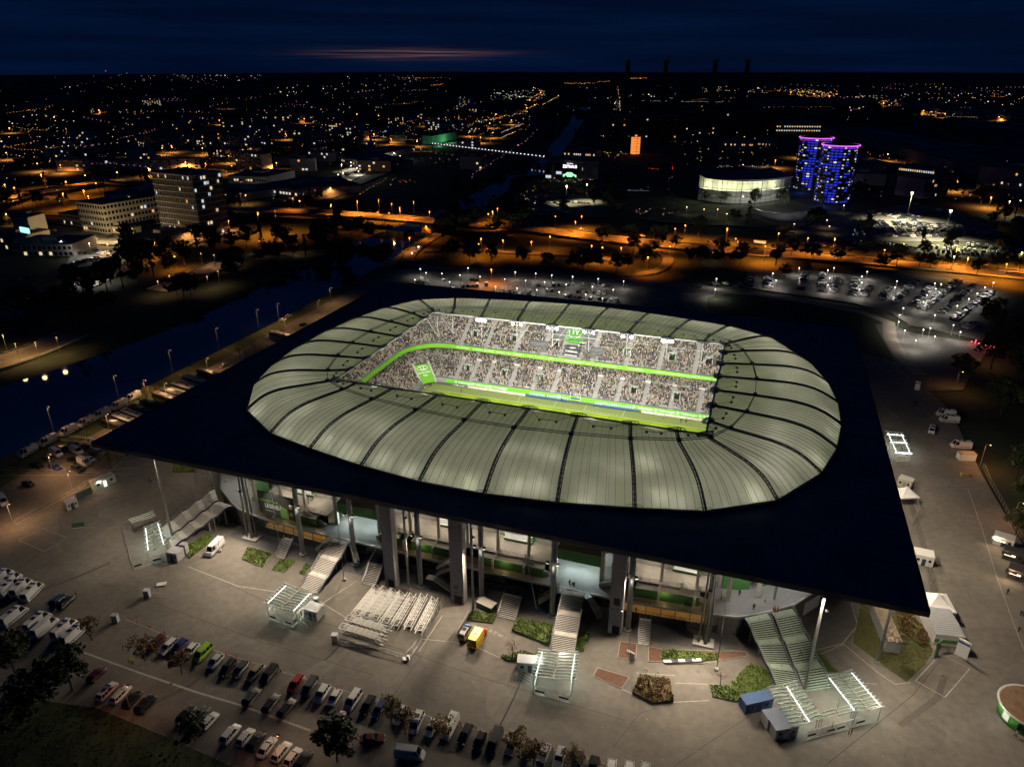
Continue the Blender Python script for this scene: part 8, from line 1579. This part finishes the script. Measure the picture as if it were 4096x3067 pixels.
# museum with the illuminated sign
ms = block('museum', 'dark museum block with illuminated sign and flanking glazed towers', z5b(1330, 185), z5b(1660, 190), 40, 20, wall_d, 1, 6, 0, dark_win=False)
for k, x in enumerate((1345, 1412, 1547, 1615)):
    p = P(*z5b(x, 185)); 
    b = MB(); b.box(p + Vector((0, -1, 9)), (9, 5, 18)); b.build('glazed_tower', mat('tower_grey', (.14, .15, .17), .5), ms)
    for f in range(4): b = MB(); b.box(p + Vector((0, -3.6, 2.6 + f * 4.2)), (6.4, .2, 3.0)); b.build('pane', glass_d if f != k % 4 else winC, ms)
c = P(*z5b(1480, 189), 0); b = MB(); b.box(c + Vector((0, -2.2, 9)), (19, .3, 15)); b.build('sign_panel', black, ms)
text('ZEITHAUS', 'sign_lettering', 4.6, lamp_mat('sign_white', (1, .93, .95), 2.6), ms, c + Vector((0, -2.5, 14)), bold=.06, sx=.8); text('PANORAMA', 'sign_lettering', 1.3, lamp_mat('sign_white'), ms, c + Vector((0, -2.5, 17.4)))
b = MB(); pr = [(-8, 0), (8, 0), (8, 2.4), (5, 3.2), (2.5, 5.2), (-3, 5.2), (-5.5, 3.2), (-8, 2.6)]; b.add([(c.x + x, c.y - 2.45, 2.6 + z) for x, z in pr], [tuple(range(8))]); b.build('sign_car_picture', lamp_mat('sign_green', (.35, .95, .5), 1.3), ms)
for x in (-4.6, 4.6): b = MB(); b.add([(c.x + x + 1.5 * math.cos(t_), c.y - 2.5, 2.7 + 1.5 * math.sin(t_)) for t_ in [2 * PI * k / 12 for k in range(12)]], [tuple(range(12))]); b.build('sign_wheel', black, ms)
block('museum_annex', 'lit annex roofs behind the museum', t2(1440, 1020), t2(1640, 1030), 30, 10, wall_d, 1, 16, .5)
# customer centre: curved glass hall
kc = empty('glass_hall', P(*z6(400, 350)), 'wide curved glass hall glowing yellow white beyond the main road', 'building'); cL, cR, cM = P(*z6(120, 340)), P(*z6(680, 335)), P(*z6(400, 365)); N_ = 18; arc = []
for k in range(N_ + 1):
    t = k / N_; arc.append(cL * ((1 - t) * (1 - 2 * t)) + cM * (4 * t * (1 - t)) + cR * (t * (2 * t - 1)))
HH = 23
glow_in = mat('hall_interior', (.55, .56, .42), .9, var=.25, scale=.08)
b = MB(); back = [p + Vector((EX[1], EY[1], 0)) * 16 for p in arc]
for k in range(N_): b.quad(back[k], back[k + 1], back[k + 1] + Vector((0, 0, HH)), back[k] + Vector((0, 0, HH)))
b.build('interior_wall', glow_in, kc)
for k in range(N_):
    b = MB(); u = Vector((0, 0, 1)); b.quad(arc[k], arc[k + 1], arc[k + 1] + u * HH, arc[k] + u * HH); b.build('glass_bay', mat('hall_glass', (.6, .65, .55), .05, alpha=.12), kc)
    b = MB(); b.bar(arc[k], arc[k] + u * HH, .5 if k % 4 == 0 else .2); 
    for z in (5, 10, 15, 20): b.bar(arc[k] + u * z, arc[k + 1] + u * z, .16)
    b.build('mullion', dark_steel, kc)
    if k % 3 == 1: light('hall_light', 'POINT', (arc[k] + back[k]) / 2 + u * 16, 4200, (.95, 1, .66), kc, 1.0)
b = MB(); rf = [p - Vector((EX[1], EY[1], 0)) * 5 for p in arc]; rb_ = [p + Vector((EX[1], EY[1], 0)) * 60 for p in arc]
for k in range(N_): b.hexa([rf[k] + u * HH, rf[k + 1] + u * HH, rb_[k + 1] + u * HH, rb_[k] + u * HH, rf[k] + u * (HH + 1.5), rf[k + 1] + u * (HH + 1.5), rb_[k + 1] + u * (HH + 1.5), rb_[k] + u * (HH + 1.5)])
b.build('roof', roof_d, kc)
for f in (6, 12): 
    b = MB()
    for k in range(N_): m1, m2 = arc[k].lerp(back[k], .55), arc[k + 1].lerp(back[k + 1], .55); b.quad(m1 + u * f, m2 + u * f, back[k + 1] + u * f, back[k] + u * f)
    b.build('gallery', concrete_l, kc)
# white shell pavilion
sh = empty('shell_pavilion', P(*z6(650, 440)), 'white sweeping shell roof pavilion in the park', 'pavilion'); b = MB(); g = []; A_, B_ = P(*z6(400, 385)), P(*z6(840, 410))
for (tx, ty), (bx, by) in (((2985, 828), (2985, 834)), ((3020, 838), (3010, 856)), ((3060, 848), (3060, 876)), ((3110, 854), (3110, 889)), ((3160, 854), (3160, 893)), ((3205, 848), (3210, 889)), ((3235, 842), (3240, 874)), ((3246, 842), (3250, 858))):
    t_, l_ = P(tx, ty, 9.0), P(bx, by, 1.2); g.append([l_.lerp(t_, k / 5) + Vector((0, 0, 2.6 * math.sin(PI * k / 5))) for k in range(6)])
b.add([p for r in g for p in r], [(k * 6 + j, (k + 1) * 6 + j, (k + 1) * 6 + j + 1, k * 6 + j + 1) for k in range(7) for j in range(5)]); b.build('shell', mat('shell_white', (.62, .62, .68), .35), sh, smooth=True)
for t in (.3, .55, .8): p = A_.lerp(B_, t) - Vector((EX[1], EY[1], 0)) * 26; light('shell_light', 'SPOT', p + Vector((0, 0, 1.5)), 45000, (1, .93, 1), sh, .3, A_.lerp(B_, t) + Vector((0, 0, 6)), 90, .6); bb = MB(); bb.box(p + Vector((0, 0, .8)), (.8, .8, 1.2)); bb.build('uplight', dark_steel, sh)
# the twin glass car towers, lit blue
blue_e = lamp_mat('tower_blue', (.03, .05, 1.0), .8); bluew = lamp_mat('tower_white', (.95, .85, .8), 1.1)
for k, (px, rr, hh) in enumerate(((z6(815, 250), 16.5, 51), (z6(962, 330), 16.5, 51))):
    c = P(*px); tw = empty('car_tower', c, ('left glass car tower lit blue with magenta rim', 'right glass car tower lit blue with magenta rim')[k], 'tower', 'twin glass car towers'); b = MB(); b.lathe([(5, 0), (5, hh)], 16, c); b.build('core', dark_steel, tw)
    nf, nb_ = 20, 26
    for f in range(nf + 1): b = MB(); z = hh * f / nf; b.lathe([(5, z), (rr, z), (rr, z + .35), (5, z + .35)], 28, c, close=False); b.build('floor_ring', mat('tower_slab', (.10, .10, .12), .6), tw)
    for j in range(nb_): b = MB(); a = 2 * PI * j / nb_; b.bar(c + Vector((rr * math.cos(a), rr * math.sin(a), 0)), c + Vector((rr * math.cos(a), rr * math.sin(a), hh)), .3); b.build('column', dark_steel, tw)
    for f in range(nf):
        for j in range(nb_):
            a = 2 * PI * (j + .5) / nb_; pos = c + Vector((math.cos(a), math.sin(a), 0)) * (rr - 1.5) + Vector((0, 0, hh * (f + .5) / nf)); tocam = (CAM - c); 
            if math.cos(a - math.atan2(tocam.y, tocam.x)) < -.15: continue
            off = math.sin(a - math.atan2(tocam.y, tocam.x)); blue = -.45 < off < .28 and rb.random() < .8 or rb.random() < .22; wh = rb.random() < .24
            if not (blue or wh): continue
            b = MB(); b.box(pos, (.4, 2.7 if blue else 1.5, 1.1 if blue else .7), a); b.build('lit_bay', blue_e if blue and not (wh and rb.random() < .4) else bluew, tw)
    b = MB(); b.lathe([(rr + .6, hh), (rr + .6, hh + .8), (rr - .4, hh + .8), (rr - .4, hh)], 32, c); b.build('glowing_rim', lamp_mat('magenta_rim', (.75, .12, 1.0), 1.6), tw)
    b = MB(); b.lathe([(rr - .5, hh + .6), (rr - .5, hh + .9)], 28, c); b.build('roof', roof_d, tw)
    light('tower_light', 'POINT', c + Vector((-8, -30, 6)), 2500, (.1, .15, 1), tw, 1)
# power station with four chimneys
ps = block('power_station', 'huge dark power station block with scattered lit windows', t2(1700, 900), t2(2212, 905), 60, 38, wall_b, 4, 14, .10)
block('power_station_hall', 'dark boiler hall right of the power station', t3(0, 880), t3(590, 870), 70, 40, wall_b, 5, 14, .05)
oh = block('lit_stairwell', 'orange glowing glass stair tower at the power station', t2(1890, 1000), t2(1930, 998), 8, 24, lamp_mat('orange_glass', (1, .28, .05), 1.1), 1, 1, 0, dark_win=False)
for z in range(1, 7): 
    p, q = P(*t2(1888, 1000)), P(*t2(1932, 998)); b = MB(); b.bar(p + Vector((0, -.3, z * 3.6)), q + Vector((0, -.3, z * 3.6)), .4); b.build('transom', dark_steel, oh)
p = P(*t2(1910, 999)); b = MB(); b.bar(p + Vector((0, -.3, 0)), p + Vector((0, -.3, 24)), .4); b.build('transom', dark_steel, oh)
for k, (x, yb) in enumerate(((t2(1836, 760)[0], 470), (t2(2075, 760)[0], 470), (t3(176, 760)[0], 470), (t3(380, 760)[0], 470))):
    c = P(x, yb); hh = 116.3 + (276 - 248) * (c - CAM).xy.length / FPX * 1.02; ch = empty('chimney', c, '%s of the four tall dark power station chimneys, from the left' % ORD[k], 'chimney', 'power station chimneys'); b = MB(); b.lathe([(7.5, 0), (6.0, hh * .7), (5.4, hh * .94), (6.2, hh * .95), (6.2, hh)], 16, c); b.build('shaft', wall_b, ch); b = MB(); b.lathe([(4.8, hh - .1), (4.8, hh + .2)], 14, c); b.build('flue', black, ch)
for k, (x, y, h) in enumerate(((t3(1505, 850)[0], t3(1505, 850)[1], 75), (t3(845, 620)[0], t3(845, 620)[1], 60), (t3(1075, 650)[0], t3(1075, 650)[1], 62), (t3(730, 640)[0], t3(730, 640)[1], 30))): c = P(x, y); ch = empty('chimney', c, 'dark works chimney, %s of those right of the power station' % ORD[k], 'chimney', 'works chimneys'); b = MB(); b.lathe([(4.5, 0), (3.4, h), (2.8, h)], 12, c); b.build('shaft', wall_d, ch)
# factory halls on the right
for k, (a, c, dp, h, lab, lit) in enumerate(((t3(600, 860), t3(890, 862), 40, 15, 'works block with two rows of lit windows', .95), (t3(500, 700), t3(1230, 690), 120, 22, 'long pale works hall near the horizon', .08), (t3(900, 870), t3(1500, 1010), 90, 12, 'long dark works hall behind the car towers', 0), (t3(1120, 930), t3(1750, 1130), 60, 14, 'brick works front along the works road', .03), (t3(1530, 1010), t3(1960, 1040), 120, 10, 'dark hall with blue grey skylights', 0), (t3(1980, 1030), t3(2300, 1060), 160, 10, 'dark hall with blue grey skylights at the right edge', 0), (t3(1900, 1200), t3(2250, 1240), 60, 20, 'works office with lit upper corner at the right edge', .12), (t3(1550, 1290), t3(1710, 1270), 30, 18, 'stepped office block with pale floor bands', .06), (t3(1380, 1120), t3(1640, 1150), 20, 9, 'low glazed canteen glowing pale', .9), (t3(1060, 1200), t3(1310, 1205), 30, 12, 'pale hall wall right of the car towers', 0), (t3(1400, 720), t3(2210, 800), 100, 14, 'long works hall at the far right', .03), (t3(1390, 690), t3(2210, 735), 60, 14, 'lit orange works wall at the far right', .02), (t3(230, 965), t3(450, 970), 30, 13, 'glazed works building with warm windows', .5), (t3(480, 960), t3(560, 965), 30, 12, 'small works building with lit corner', .3), (t3(1750, 830), t3(2210, 860), 80, 12, 'dark works roof at the right edge', .08), (t3(1100, 1120), t3(1400, 1110), 40, 8, 'dark shed with angled skylights', .1))):
    block('works_hall', lab, a, c, dp, h, wall_p if k in (9,) else wall_d, 2 if k in (0, 6) else 4 if k == 7 else 1, 18, lit, dark_win=k in (7,))
so = P(*t3(1600, 1290))
# ------------------------------------------------------------------ trees beyond the stadium
def grove(pxs, kinds, label, group, sc=1.0, leaf=None):
    for k, q in enumerate(sorted(pxs)): tree(kinds[k % len(kinds)], R.randrange(4), P(*q), label + ', %s from left' % nth(k), leaf or leaf_d, sc * R.uniform(.8, 1.2), group)
grove([z5b(*q) for q in ((700, 520), (740, 540), (790, 560), (720, 480), (860, 500), (820, 470), (1060, 520), (1110, 540), (1150, 510), (1180, 470), (1090, 480), (1000, 540), (660, 590), (1430, 400), (1640, 380), (1700, 320), (1730, 270), (1760, 360), (1800, 420))], ('tall', 'round'), 'dark tree between the bridge and the museum square', 'dark trees at the bridge end', 1.35)
grove([z5b(*q) for q in ((1690, 600), (1890, 660), (1860, 610), (2160, 640), (2050, 640), (2020, 680), (1850, 780), (1600, 760), (1660, 790), (1780, 800), (1560, 800), (1960, 770), (970, 730), (1170, 750), (830, 740), (870, 720), (730, 710), (1330, 790), (1500, 780))], ('round', 'tall'), 'dark tree on the ramps before the stadium', 'dark trees on the ramps', 1.05)
grove([z5b(1530, 770), z5b(555, 565), z5b(440, 600), z6(1390, 340), z6(2040, 650), z6(2070, 560), z6(640, 580)], ('round',), 'yellow autumn tree lit by a street lamp', 'yellow lamp lit trees', .8, leaf_y)
grove([z5b(*q) for q in ((1325, 320), (1350, 285), (1390, 300), (1410, 280), (1500, 310), (1545, 295), (1600, 300), (1620, 270), (1480, 270), (1330, 275))], ('small', 'round'), 'yellow green tree in the lit museum square', 'trees in the museum square', .95, leaf_y)
grove([z6(*q) for q in ((40, 730), (110, 740), (240, 690), (220, 740), (330, 750), (390, 680), (370, 750), (700, 690), (790, 700), (840, 720), (1000, 730), (1170, 720), (600, 750), (1290, 780), (1380, 770), (1530, 760), (1600, 770), (1730, 770), (2040, 780), (2180, 790), (1900, 820), (660, 830), (1560, 690), (1720, 680))], ('round', 'tall'), 'dark tree along the near side of the main road', 'trees along the main road', .95)
grove([z6(*q) for q in ((150, 340), (265, 350), (250, 300), (460, 370), (630, 350), (660, 370))], ('tall',), 'tree standing black before the glass hall', 'trees before the glass hall', .95)
grove([z6(*q) for q in ((1130, 290), (1200, 310), (1160, 330), (700, 270), (760, 300), (1010, 370), (890, 370), (1740, 300), (1810, 320), (1650, 310), (2030, 440), (2080, 470), (2150, 440), (2000, 490), (800, 520), (860, 510), (1190, 560), (1540, 650), (2180, 520), (1930, 350), (2160, 560), (2110, 600), (950, 330), (340, 470), (420, 480), (100, 560))], ('tall', 'round', 'poplar'), 'dark tree around the glass hall and the car towers', 'trees around the car towers', 1.1)
grove([z4(*q) for q in ((1150, 950), (1190, 955), (1240, 960), (1480, 800), (1530, 790), (1510, 830), (1690, 730), (1760, 740), (1800, 730)) ], ('round', 'tall'), 'dark tree on the lock quay by the canal', 'trees on the lock quay', 1.1)
grove([z4(x, y) for x, y in ((1900, 700), (1980, 690), (2060, 640), (1850, 640), (1800, 600), (2130, 600), (2190, 560), (2110, 690), (2180, 640), (1700, 640), (1600, 640), (1500, 650), (1400, 690), (1300, 720), (1200, 760), (1100, 800), (1000, 830), (900, 870), (800, 900), (960, 790), (1060, 740), (700, 930), (860, 820), (600, 970), (500, 1010), (400, 1060), (300, 1090), (720, 870), (200, 1120), (620, 1090), (560, 1130), (480, 1160), (700, 1060))], ('tall', 'round', 'tall', 'poplar'), 'black tree along the far bank of the canal', 'trees along the far canal bank', 1.3)
grove([z4(x, y) for x, y in ((60, 380), (150, 380), (240, 370), (420, 370), (300, 240), (180, 230), (400, 250), (620, 240), (700, 220), (640, 190), (870, 200), (920, 220), (960, 230), (1520, 370), (1460, 380), (1890, 400), (2000, 390), (2010, 350), (1560, 390), (850, 290), (680, 260), (1440, 540), (1290, 610), (880, 670), (840, 640), (640, 500), (40, 480))], ('round', 'tall', 'poplar'), 'dark tree among the streets left of the canal', 'trees left of the canal', 1.1)
grove([(2060, 690), (2040, 720), (1900, 800), (1930, 790), (2000, 770), (2090, 730), (2150, 700), (2200, 680), (1870, 770), (1820, 800), (2330, 520), (2300, 560), (2360, 480), (2270, 470), (2230, 530), (2190, 580), (1830, 780), (1985, 840), (2080, 800), (2380, 560), (2410, 620)], ('tall', 'poplar', 'round'), 'black tree along the canal beyond the bridge', 'trees along the upper canal', 1.3)
grove([z5b(40, 770), z5b(30, 700), z5b(10, 730), z5b(260, 760), z5b(230, 780), z5b(290, 740), z5b(120, 560), z5b(60, 560), z5b(180, 580)], ('tall', 'round'), 'black tree at the canal bend behind the roof corner', 'trees at the canal bend', 1.2)
# far woods: one dark mass along the horizon
b = MB(); rw_ = random.Random(4)
for k in range(1500):
    d = rw_.uniform(1800, 9000); a = TH + math.radians(rw_.uniform(-42, 42)); p = CAM + Vector((math.sin(a), math.cos(a), 0)) * d; r = rw_.uniform(14, 40); h = rw_.uniform(9, 17); n = 7
    vs = [(p.x + r * math.cos(2 * PI * j / n) * rw_.uniform(.7, 1.3), p.y + r * math.sin(2 * PI * j / n) * rw_.uniform(.7, 1.3), -.6) for j in range(n)]; vs += [(x * .35 + p.x * .65, y * .35 + p.y * .65, h * rw_.uniform(.7, 1.1)) for x, y, z in vs]; vs += [(x * .75 + p.x * .25, y * .75 + p.y * .25, h * rw_.uniform(.5, .8)) for x, y, z in vs[:n]]
    b.add(vs, [(j, (j + 1) % n, 2 * n + (j + 1) % n, 2 * n + j) for j in range(n)] + [(2 * n + j, 2 * n + (j + 1) % n, n + (j + 1) % n, n + j) for j in range(n)] + [tuple(range(n, 2 * n))])
tag(b.build('distant_woods', mat('wood_mass', (.022, .026, .014), .95, var=.3, scale=.02)), 'dark woods out to the horizon', 'woods', kind='stuff')
# ------------------------------------------------------------------ the thousand lights of the town
rl = random.Random(9); lm = {}
kinds_l = {'w': (1, .80, .62), 'o': (1, .36, .07), 'y': (1, .58, .18), 'p': (1, .40, .75), 'g': (.6, 1, .7), 'r': (1, .08, .06), 'b': (.5, .7, 1)}
names_l = list(kinds_l); tl = MB(); cnt = 0
def pt(px, py, col, s=1.0, h=7):
    global cnt
    if py < 292: py = 292 + rl.random() * 6
    p = P(px, py, h); d = (p - CAM).length; tl.ball(p, d * .00034 * s * min(2.0, .5 + .35 * rl.paretovariate(2.6)), names_l.index(col)); cnt += 1
def cluster(x0, y0, x1, y1, n, cols, s=1.0):
    for _ in range(n): pt(rl.uniform(x0, x1), rl.uniform(y0, y1), rl.choice(cols), s * rl.uniform(.6, 1.25))
def along(pts, n, cols, s=1.0, j=2):
    L = [0]
    for a, c in zip(pts, pts[1:]): L.append(L[-1] + math.dist(a, c))
    for k in range(n):
        d = L[-1] * (k + .5) / n; i = max(i for i in range(len(pts)) if L[i] <= d); i = min(i, len(pts) - 2); t = (d - L[i]) / (L[i + 1] - L[i]); pt(pts[i][0] + (pts[i + 1][0] - pts[i][0]) * t + rl.uniform(-j, j), pts[i][1] + (pts[i + 1][1] - pts[i][1]) * t + rl.uniform(-j, j), rl.choice(cols), s * rl.uniform(.8, 1.2))
cluster(560, 300, 1060, 325, 55, 'wwwyp', .6); cluster(1100, 340, 1366, 420, 26, 'wwyp', .8); cluster(0, 430, 260, 530, 40, 'wwyyogp', .9); cluster(260, 440, 640, 520, 24, 'wyyp', .8); cluster(560, 410, 650, 422, 16, 'wbb', .8); cluster(0, 540, 360, 680, 30, 'wyyop', .9); cluster(500, 440, 900, 620, 40, 'wwyp', .8); cluster(900, 470, 1366, 640, 85, 'wwyyo', .85); cluster(700, 620, 1000, 690, 26, 'wyo', .8); cluster(1366, 300, 1800, 345, 34, 'wwyp', .7); cluster(1366, 340, 1700, 430, 26, 'wyo', .8); cluster(1366, 430, 1600, 560, 36, 'wwyo', .8); cluster(1600, 470, 1900, 560, 70, 'wwyyoo', .8); cluster(1780, 440, 2120, 520, 110, 'wyyyoo', .85); cluster(1960, 360, 2180, 400, 60, 'wwwg', .75); cluster(1860, 500, 2000, 570, 30, 'yoo', .8)
along([t2(*q) for q in ((1200, 690), (1180, 660), (1215, 640), (1290, 605), (1300, 590), (1240, 570))], 40, 'ooyy', .85, 2); along([t2(*q) for q in ((1210, 700), (1270, 680), (1250, 650), (1300, 620), (1310, 600))], 30, 'ooy', .8, 3); along([t2(1300, 680), t2(1420, 615)], 22, 'wyy', .8, 1); along([t2(1000, 605), t2(1200, 630)], 26, 'wwg', .8, 3); along([t2(1430, 540), t2(1600, 540), t2(1740, 525)], 34, 'oyo', .7, 2); along([t2(1850, 510), t2(1980, 505)], 16, 'o', .7, 1); along([t2(360, 505), t2(680, 505)], 14, 'y', .8, 2); along([t2(580, 555), t2(660, 545)], 8, 'o', .8, 1); along([t2(1000, 760), t2(1200, 735)], 14, 'oyw', .8, 4); along([t2(830, 800), t2(1000, 770)], 20, 'oyw', .8, 5)
along([t2(840, 1190), t2(850, 1130), t2(910, 1090), t2(1000, 1040), t2(1060, 1000), t2(1140, 950), t2(1210, 900), t2(1270, 830)], 22, 'owp', .8, 3); along([t2(1030, 860), t2(1180, 800)], 18, 'yw', .9, 1); along([t2(1030, 895), t2(1130, 850)], 12, 'wy', .9, 1)
cluster(*t2(1330, 1150), *t2(1640, 1180), 24, 'wyy', .8); cluster(*t2(1160, 1200), *t2(1260, 1340), 14, 'wyo', .8); cluster(*t2(1700, 980), *t2(1850, 1010), 16, 'wyy', .8); cluster(*t2(1640, 860), *t2(1900, 885), 10, 'wwy', .8); along([t2(1720, 790), t2(1880, 790)], 6, 'w', 1.5, 3); along([t2(1790, 560), t2(1805, 720)], 18, 'wy', .7, 1); cluster(*t2(1760, 640), *t2(1810, 720), 22, 'wy', .7); along([t2(1940, 655), t2(2212, 658)], 36, 'w', .45, 1); along([t3(0, 660), t3(250, 662)], 30, 'w', .45, 1); cluster(*t2(1640, 600), *t2(2200, 640), 14, 'wyp', .9)
cluster(*t3(120, 560), *t3(560, 600), 34, 'wwy', .9); along([t3(180, 580), t3(560, 605)], 30, 'wy', .7, 2); along([t3(600, 580), t3(860, 600), t3(1000, 620)], 40, 'oyy', .9, 6); cluster(*t3(740, 585), *t3(1010, 628), 110, 'ooyy', .75); cluster(*t3(1030, 620), *t3(1360, 640), 24, 'oyw', .8); cluster(*t3(1240, 650), *t3(1390, 685), 34, 'oyo', .8); along([t3(1440, 700), t3(1600, 725), t3(1800, 735), t3(2000, 745), t3(2200, 765)], 60, 'ooyw', .9, 5); cluster(*t3(1540, 705), *t3(1760, 755), 40, 'ooy', .8); along([t3(1030, 705), t3(1270, 705)], 9, 'wgp', 1.5, 8); cluster(*t3(1400, 600), *t3(2212, 700), 80, 'wwyp', .8); cluster(*t3(2000, 800), *t3(2212, 830), 16, 'wwg', 1.0); cluster(*t3(0, 700), *t3(560, 1080), 46, 'wwyp', .9); along([t3(230, 905), t3(440, 905)], 14, 'y', .8, 1); along([t3(1130, 980), t3(1680, 1110)], 14, 'wyo', .8, 10); cluster(*t3(1700, 1050), *t3(2212, 1290), 26, 'wyyo', .9); along([t3(400, 1080), t3(530, 1085), t3(560, 1065)], 14, 'b', .55, 0); cluster(*t3(210, 1075), *t3(350, 1090), 12, 'wbp', .7)
along([z5b(1850, 262), z5b(1990, 265)], 12, 'b', .6, 0); along([z5b(1985, 118), z5b(2062, 126)], 12, 'r', .5, 0); along([z5b(2142, 95), z5b(2144, 130)], 8, 'r', .5, 0); cluster(*z5b(300, 180), *z5b(480, 230), 12, 'wbr', .8); along([z5b(300, 180), z5b(110, 290)], 9, 'ory', .8, 2); cluster(*z5b(1900, 380), *z5b(2200, 420), 16, 'wyp', .7); cluster(*z5b(1150, 320), *z5b(1250, 420), 10, 'wy', .7); cluster(*z6(80, 230), *z6(700, 320), 14, 'wwg', .6); cluster(*z6(1100, 500), *z6(1180, 560), 10, 'wg', .6); cluster(*z4(0, 130), *z4(400, 340), 18, 'yog', .8); cluster(*z4(1400, 180), *z4(2200, 330), 40, 'wwyp', .8)
cluster(2200, 330, 2700, 520, 40, 'owpy', .5); cluster(2700, 340, 4096, 480, 90, 'oowyp', .55); cluster(2450, 560, 3250, 760, 50, 'owyp', .5); cluster(3400, 600, 4096, 800, 40, 'owyp', .55); cluster(0, 300, 1000, 420, 40, 'wpyo', .45); cluster(0, 420, 1366, 680, 110, 'oywpp', .5)
for _ in range(70):   # streets: evenly spaced lamps in straight or bent lines
    x, y = rl.uniform(-50, 1950), rl.uniform(330, 680); dx = rl.uniform(60, 260) * (1 if rl.random() < .6 else -1); dy = rl.uniform(-.22, .05) * abs(dx); c = rl.choice(['o', 'o', 'oy', 'y', 'w', 'op', 'p']); along([(x, y), (x + dx, y + dy), (x + dx * 1.5, y + dy * 1.5 + rl.uniform(-14, 6))], rl.randint(6, 15), c, .62, .6)
for _ in range(26): x, y = rl.uniform(2600, 4050), rl.uniform(335, 470); along([(x, y), (x + rl.uniform(80, 300), y + rl.uniform(-8, 14))], rl.randint(6, 16), rl.choice(['o', 'o', 'oy', 'w', 'p']), .55, .5)
for k in range(46):
    x, y = rl.uniform(0, 1900), rl.uniform(430, 690); w_ = rl.uniform(30, 110) * (y - 250) / 300; block('town_house', 'low town building among the street lights, %s of many from front to back' % nth(k), (x, y), (x + w_, y + rl.uniform(-4, 4)), rl.uniform(10, 18), rl.uniform(7, 17), rl.choice([wall_d, wall_b, wall_p, wall_p]), 3, 7, .10, dark_win=False, group='town buildings')
for x, y in (t1(690, 457), t1(692, 497), t1(703, 497), t1(711, 497)): p = P(x, 300, 0); dd = (p - CAM).xy.length; tl.ball(Vector((p.x, p.y, 116.3 + (276 - y) * dd / FPX * 1.05)), dd * .0004, names_l.index('r'))
o = tl.build('town_lights', [lamp_mat('town_' + k, v, 2.6) for k, v in kinds_l.items()]); tag(o, 'hundreds of tiny lights of the town out to the horizon', 'lights', kind='stuff')
# ------------------------------------------------------------------ lettering becomes plain mesh
dg = bpy.context.evaluated_depsgraph_get(); fonts = [o for o in C.objects if o.type == 'FONT']; done = []
for o in fonts: done.append((o, bpy.data.meshes.new_from_object(o.evaluated_get(dg))))
for o, me in done:
    n = bpy.data.objects.new(o.name.split('.')[0], me); C.objects.link(n); n.parent = o.parent; n.matrix_local = o.matrix_local.copy(); bpy.data.objects.remove(o)
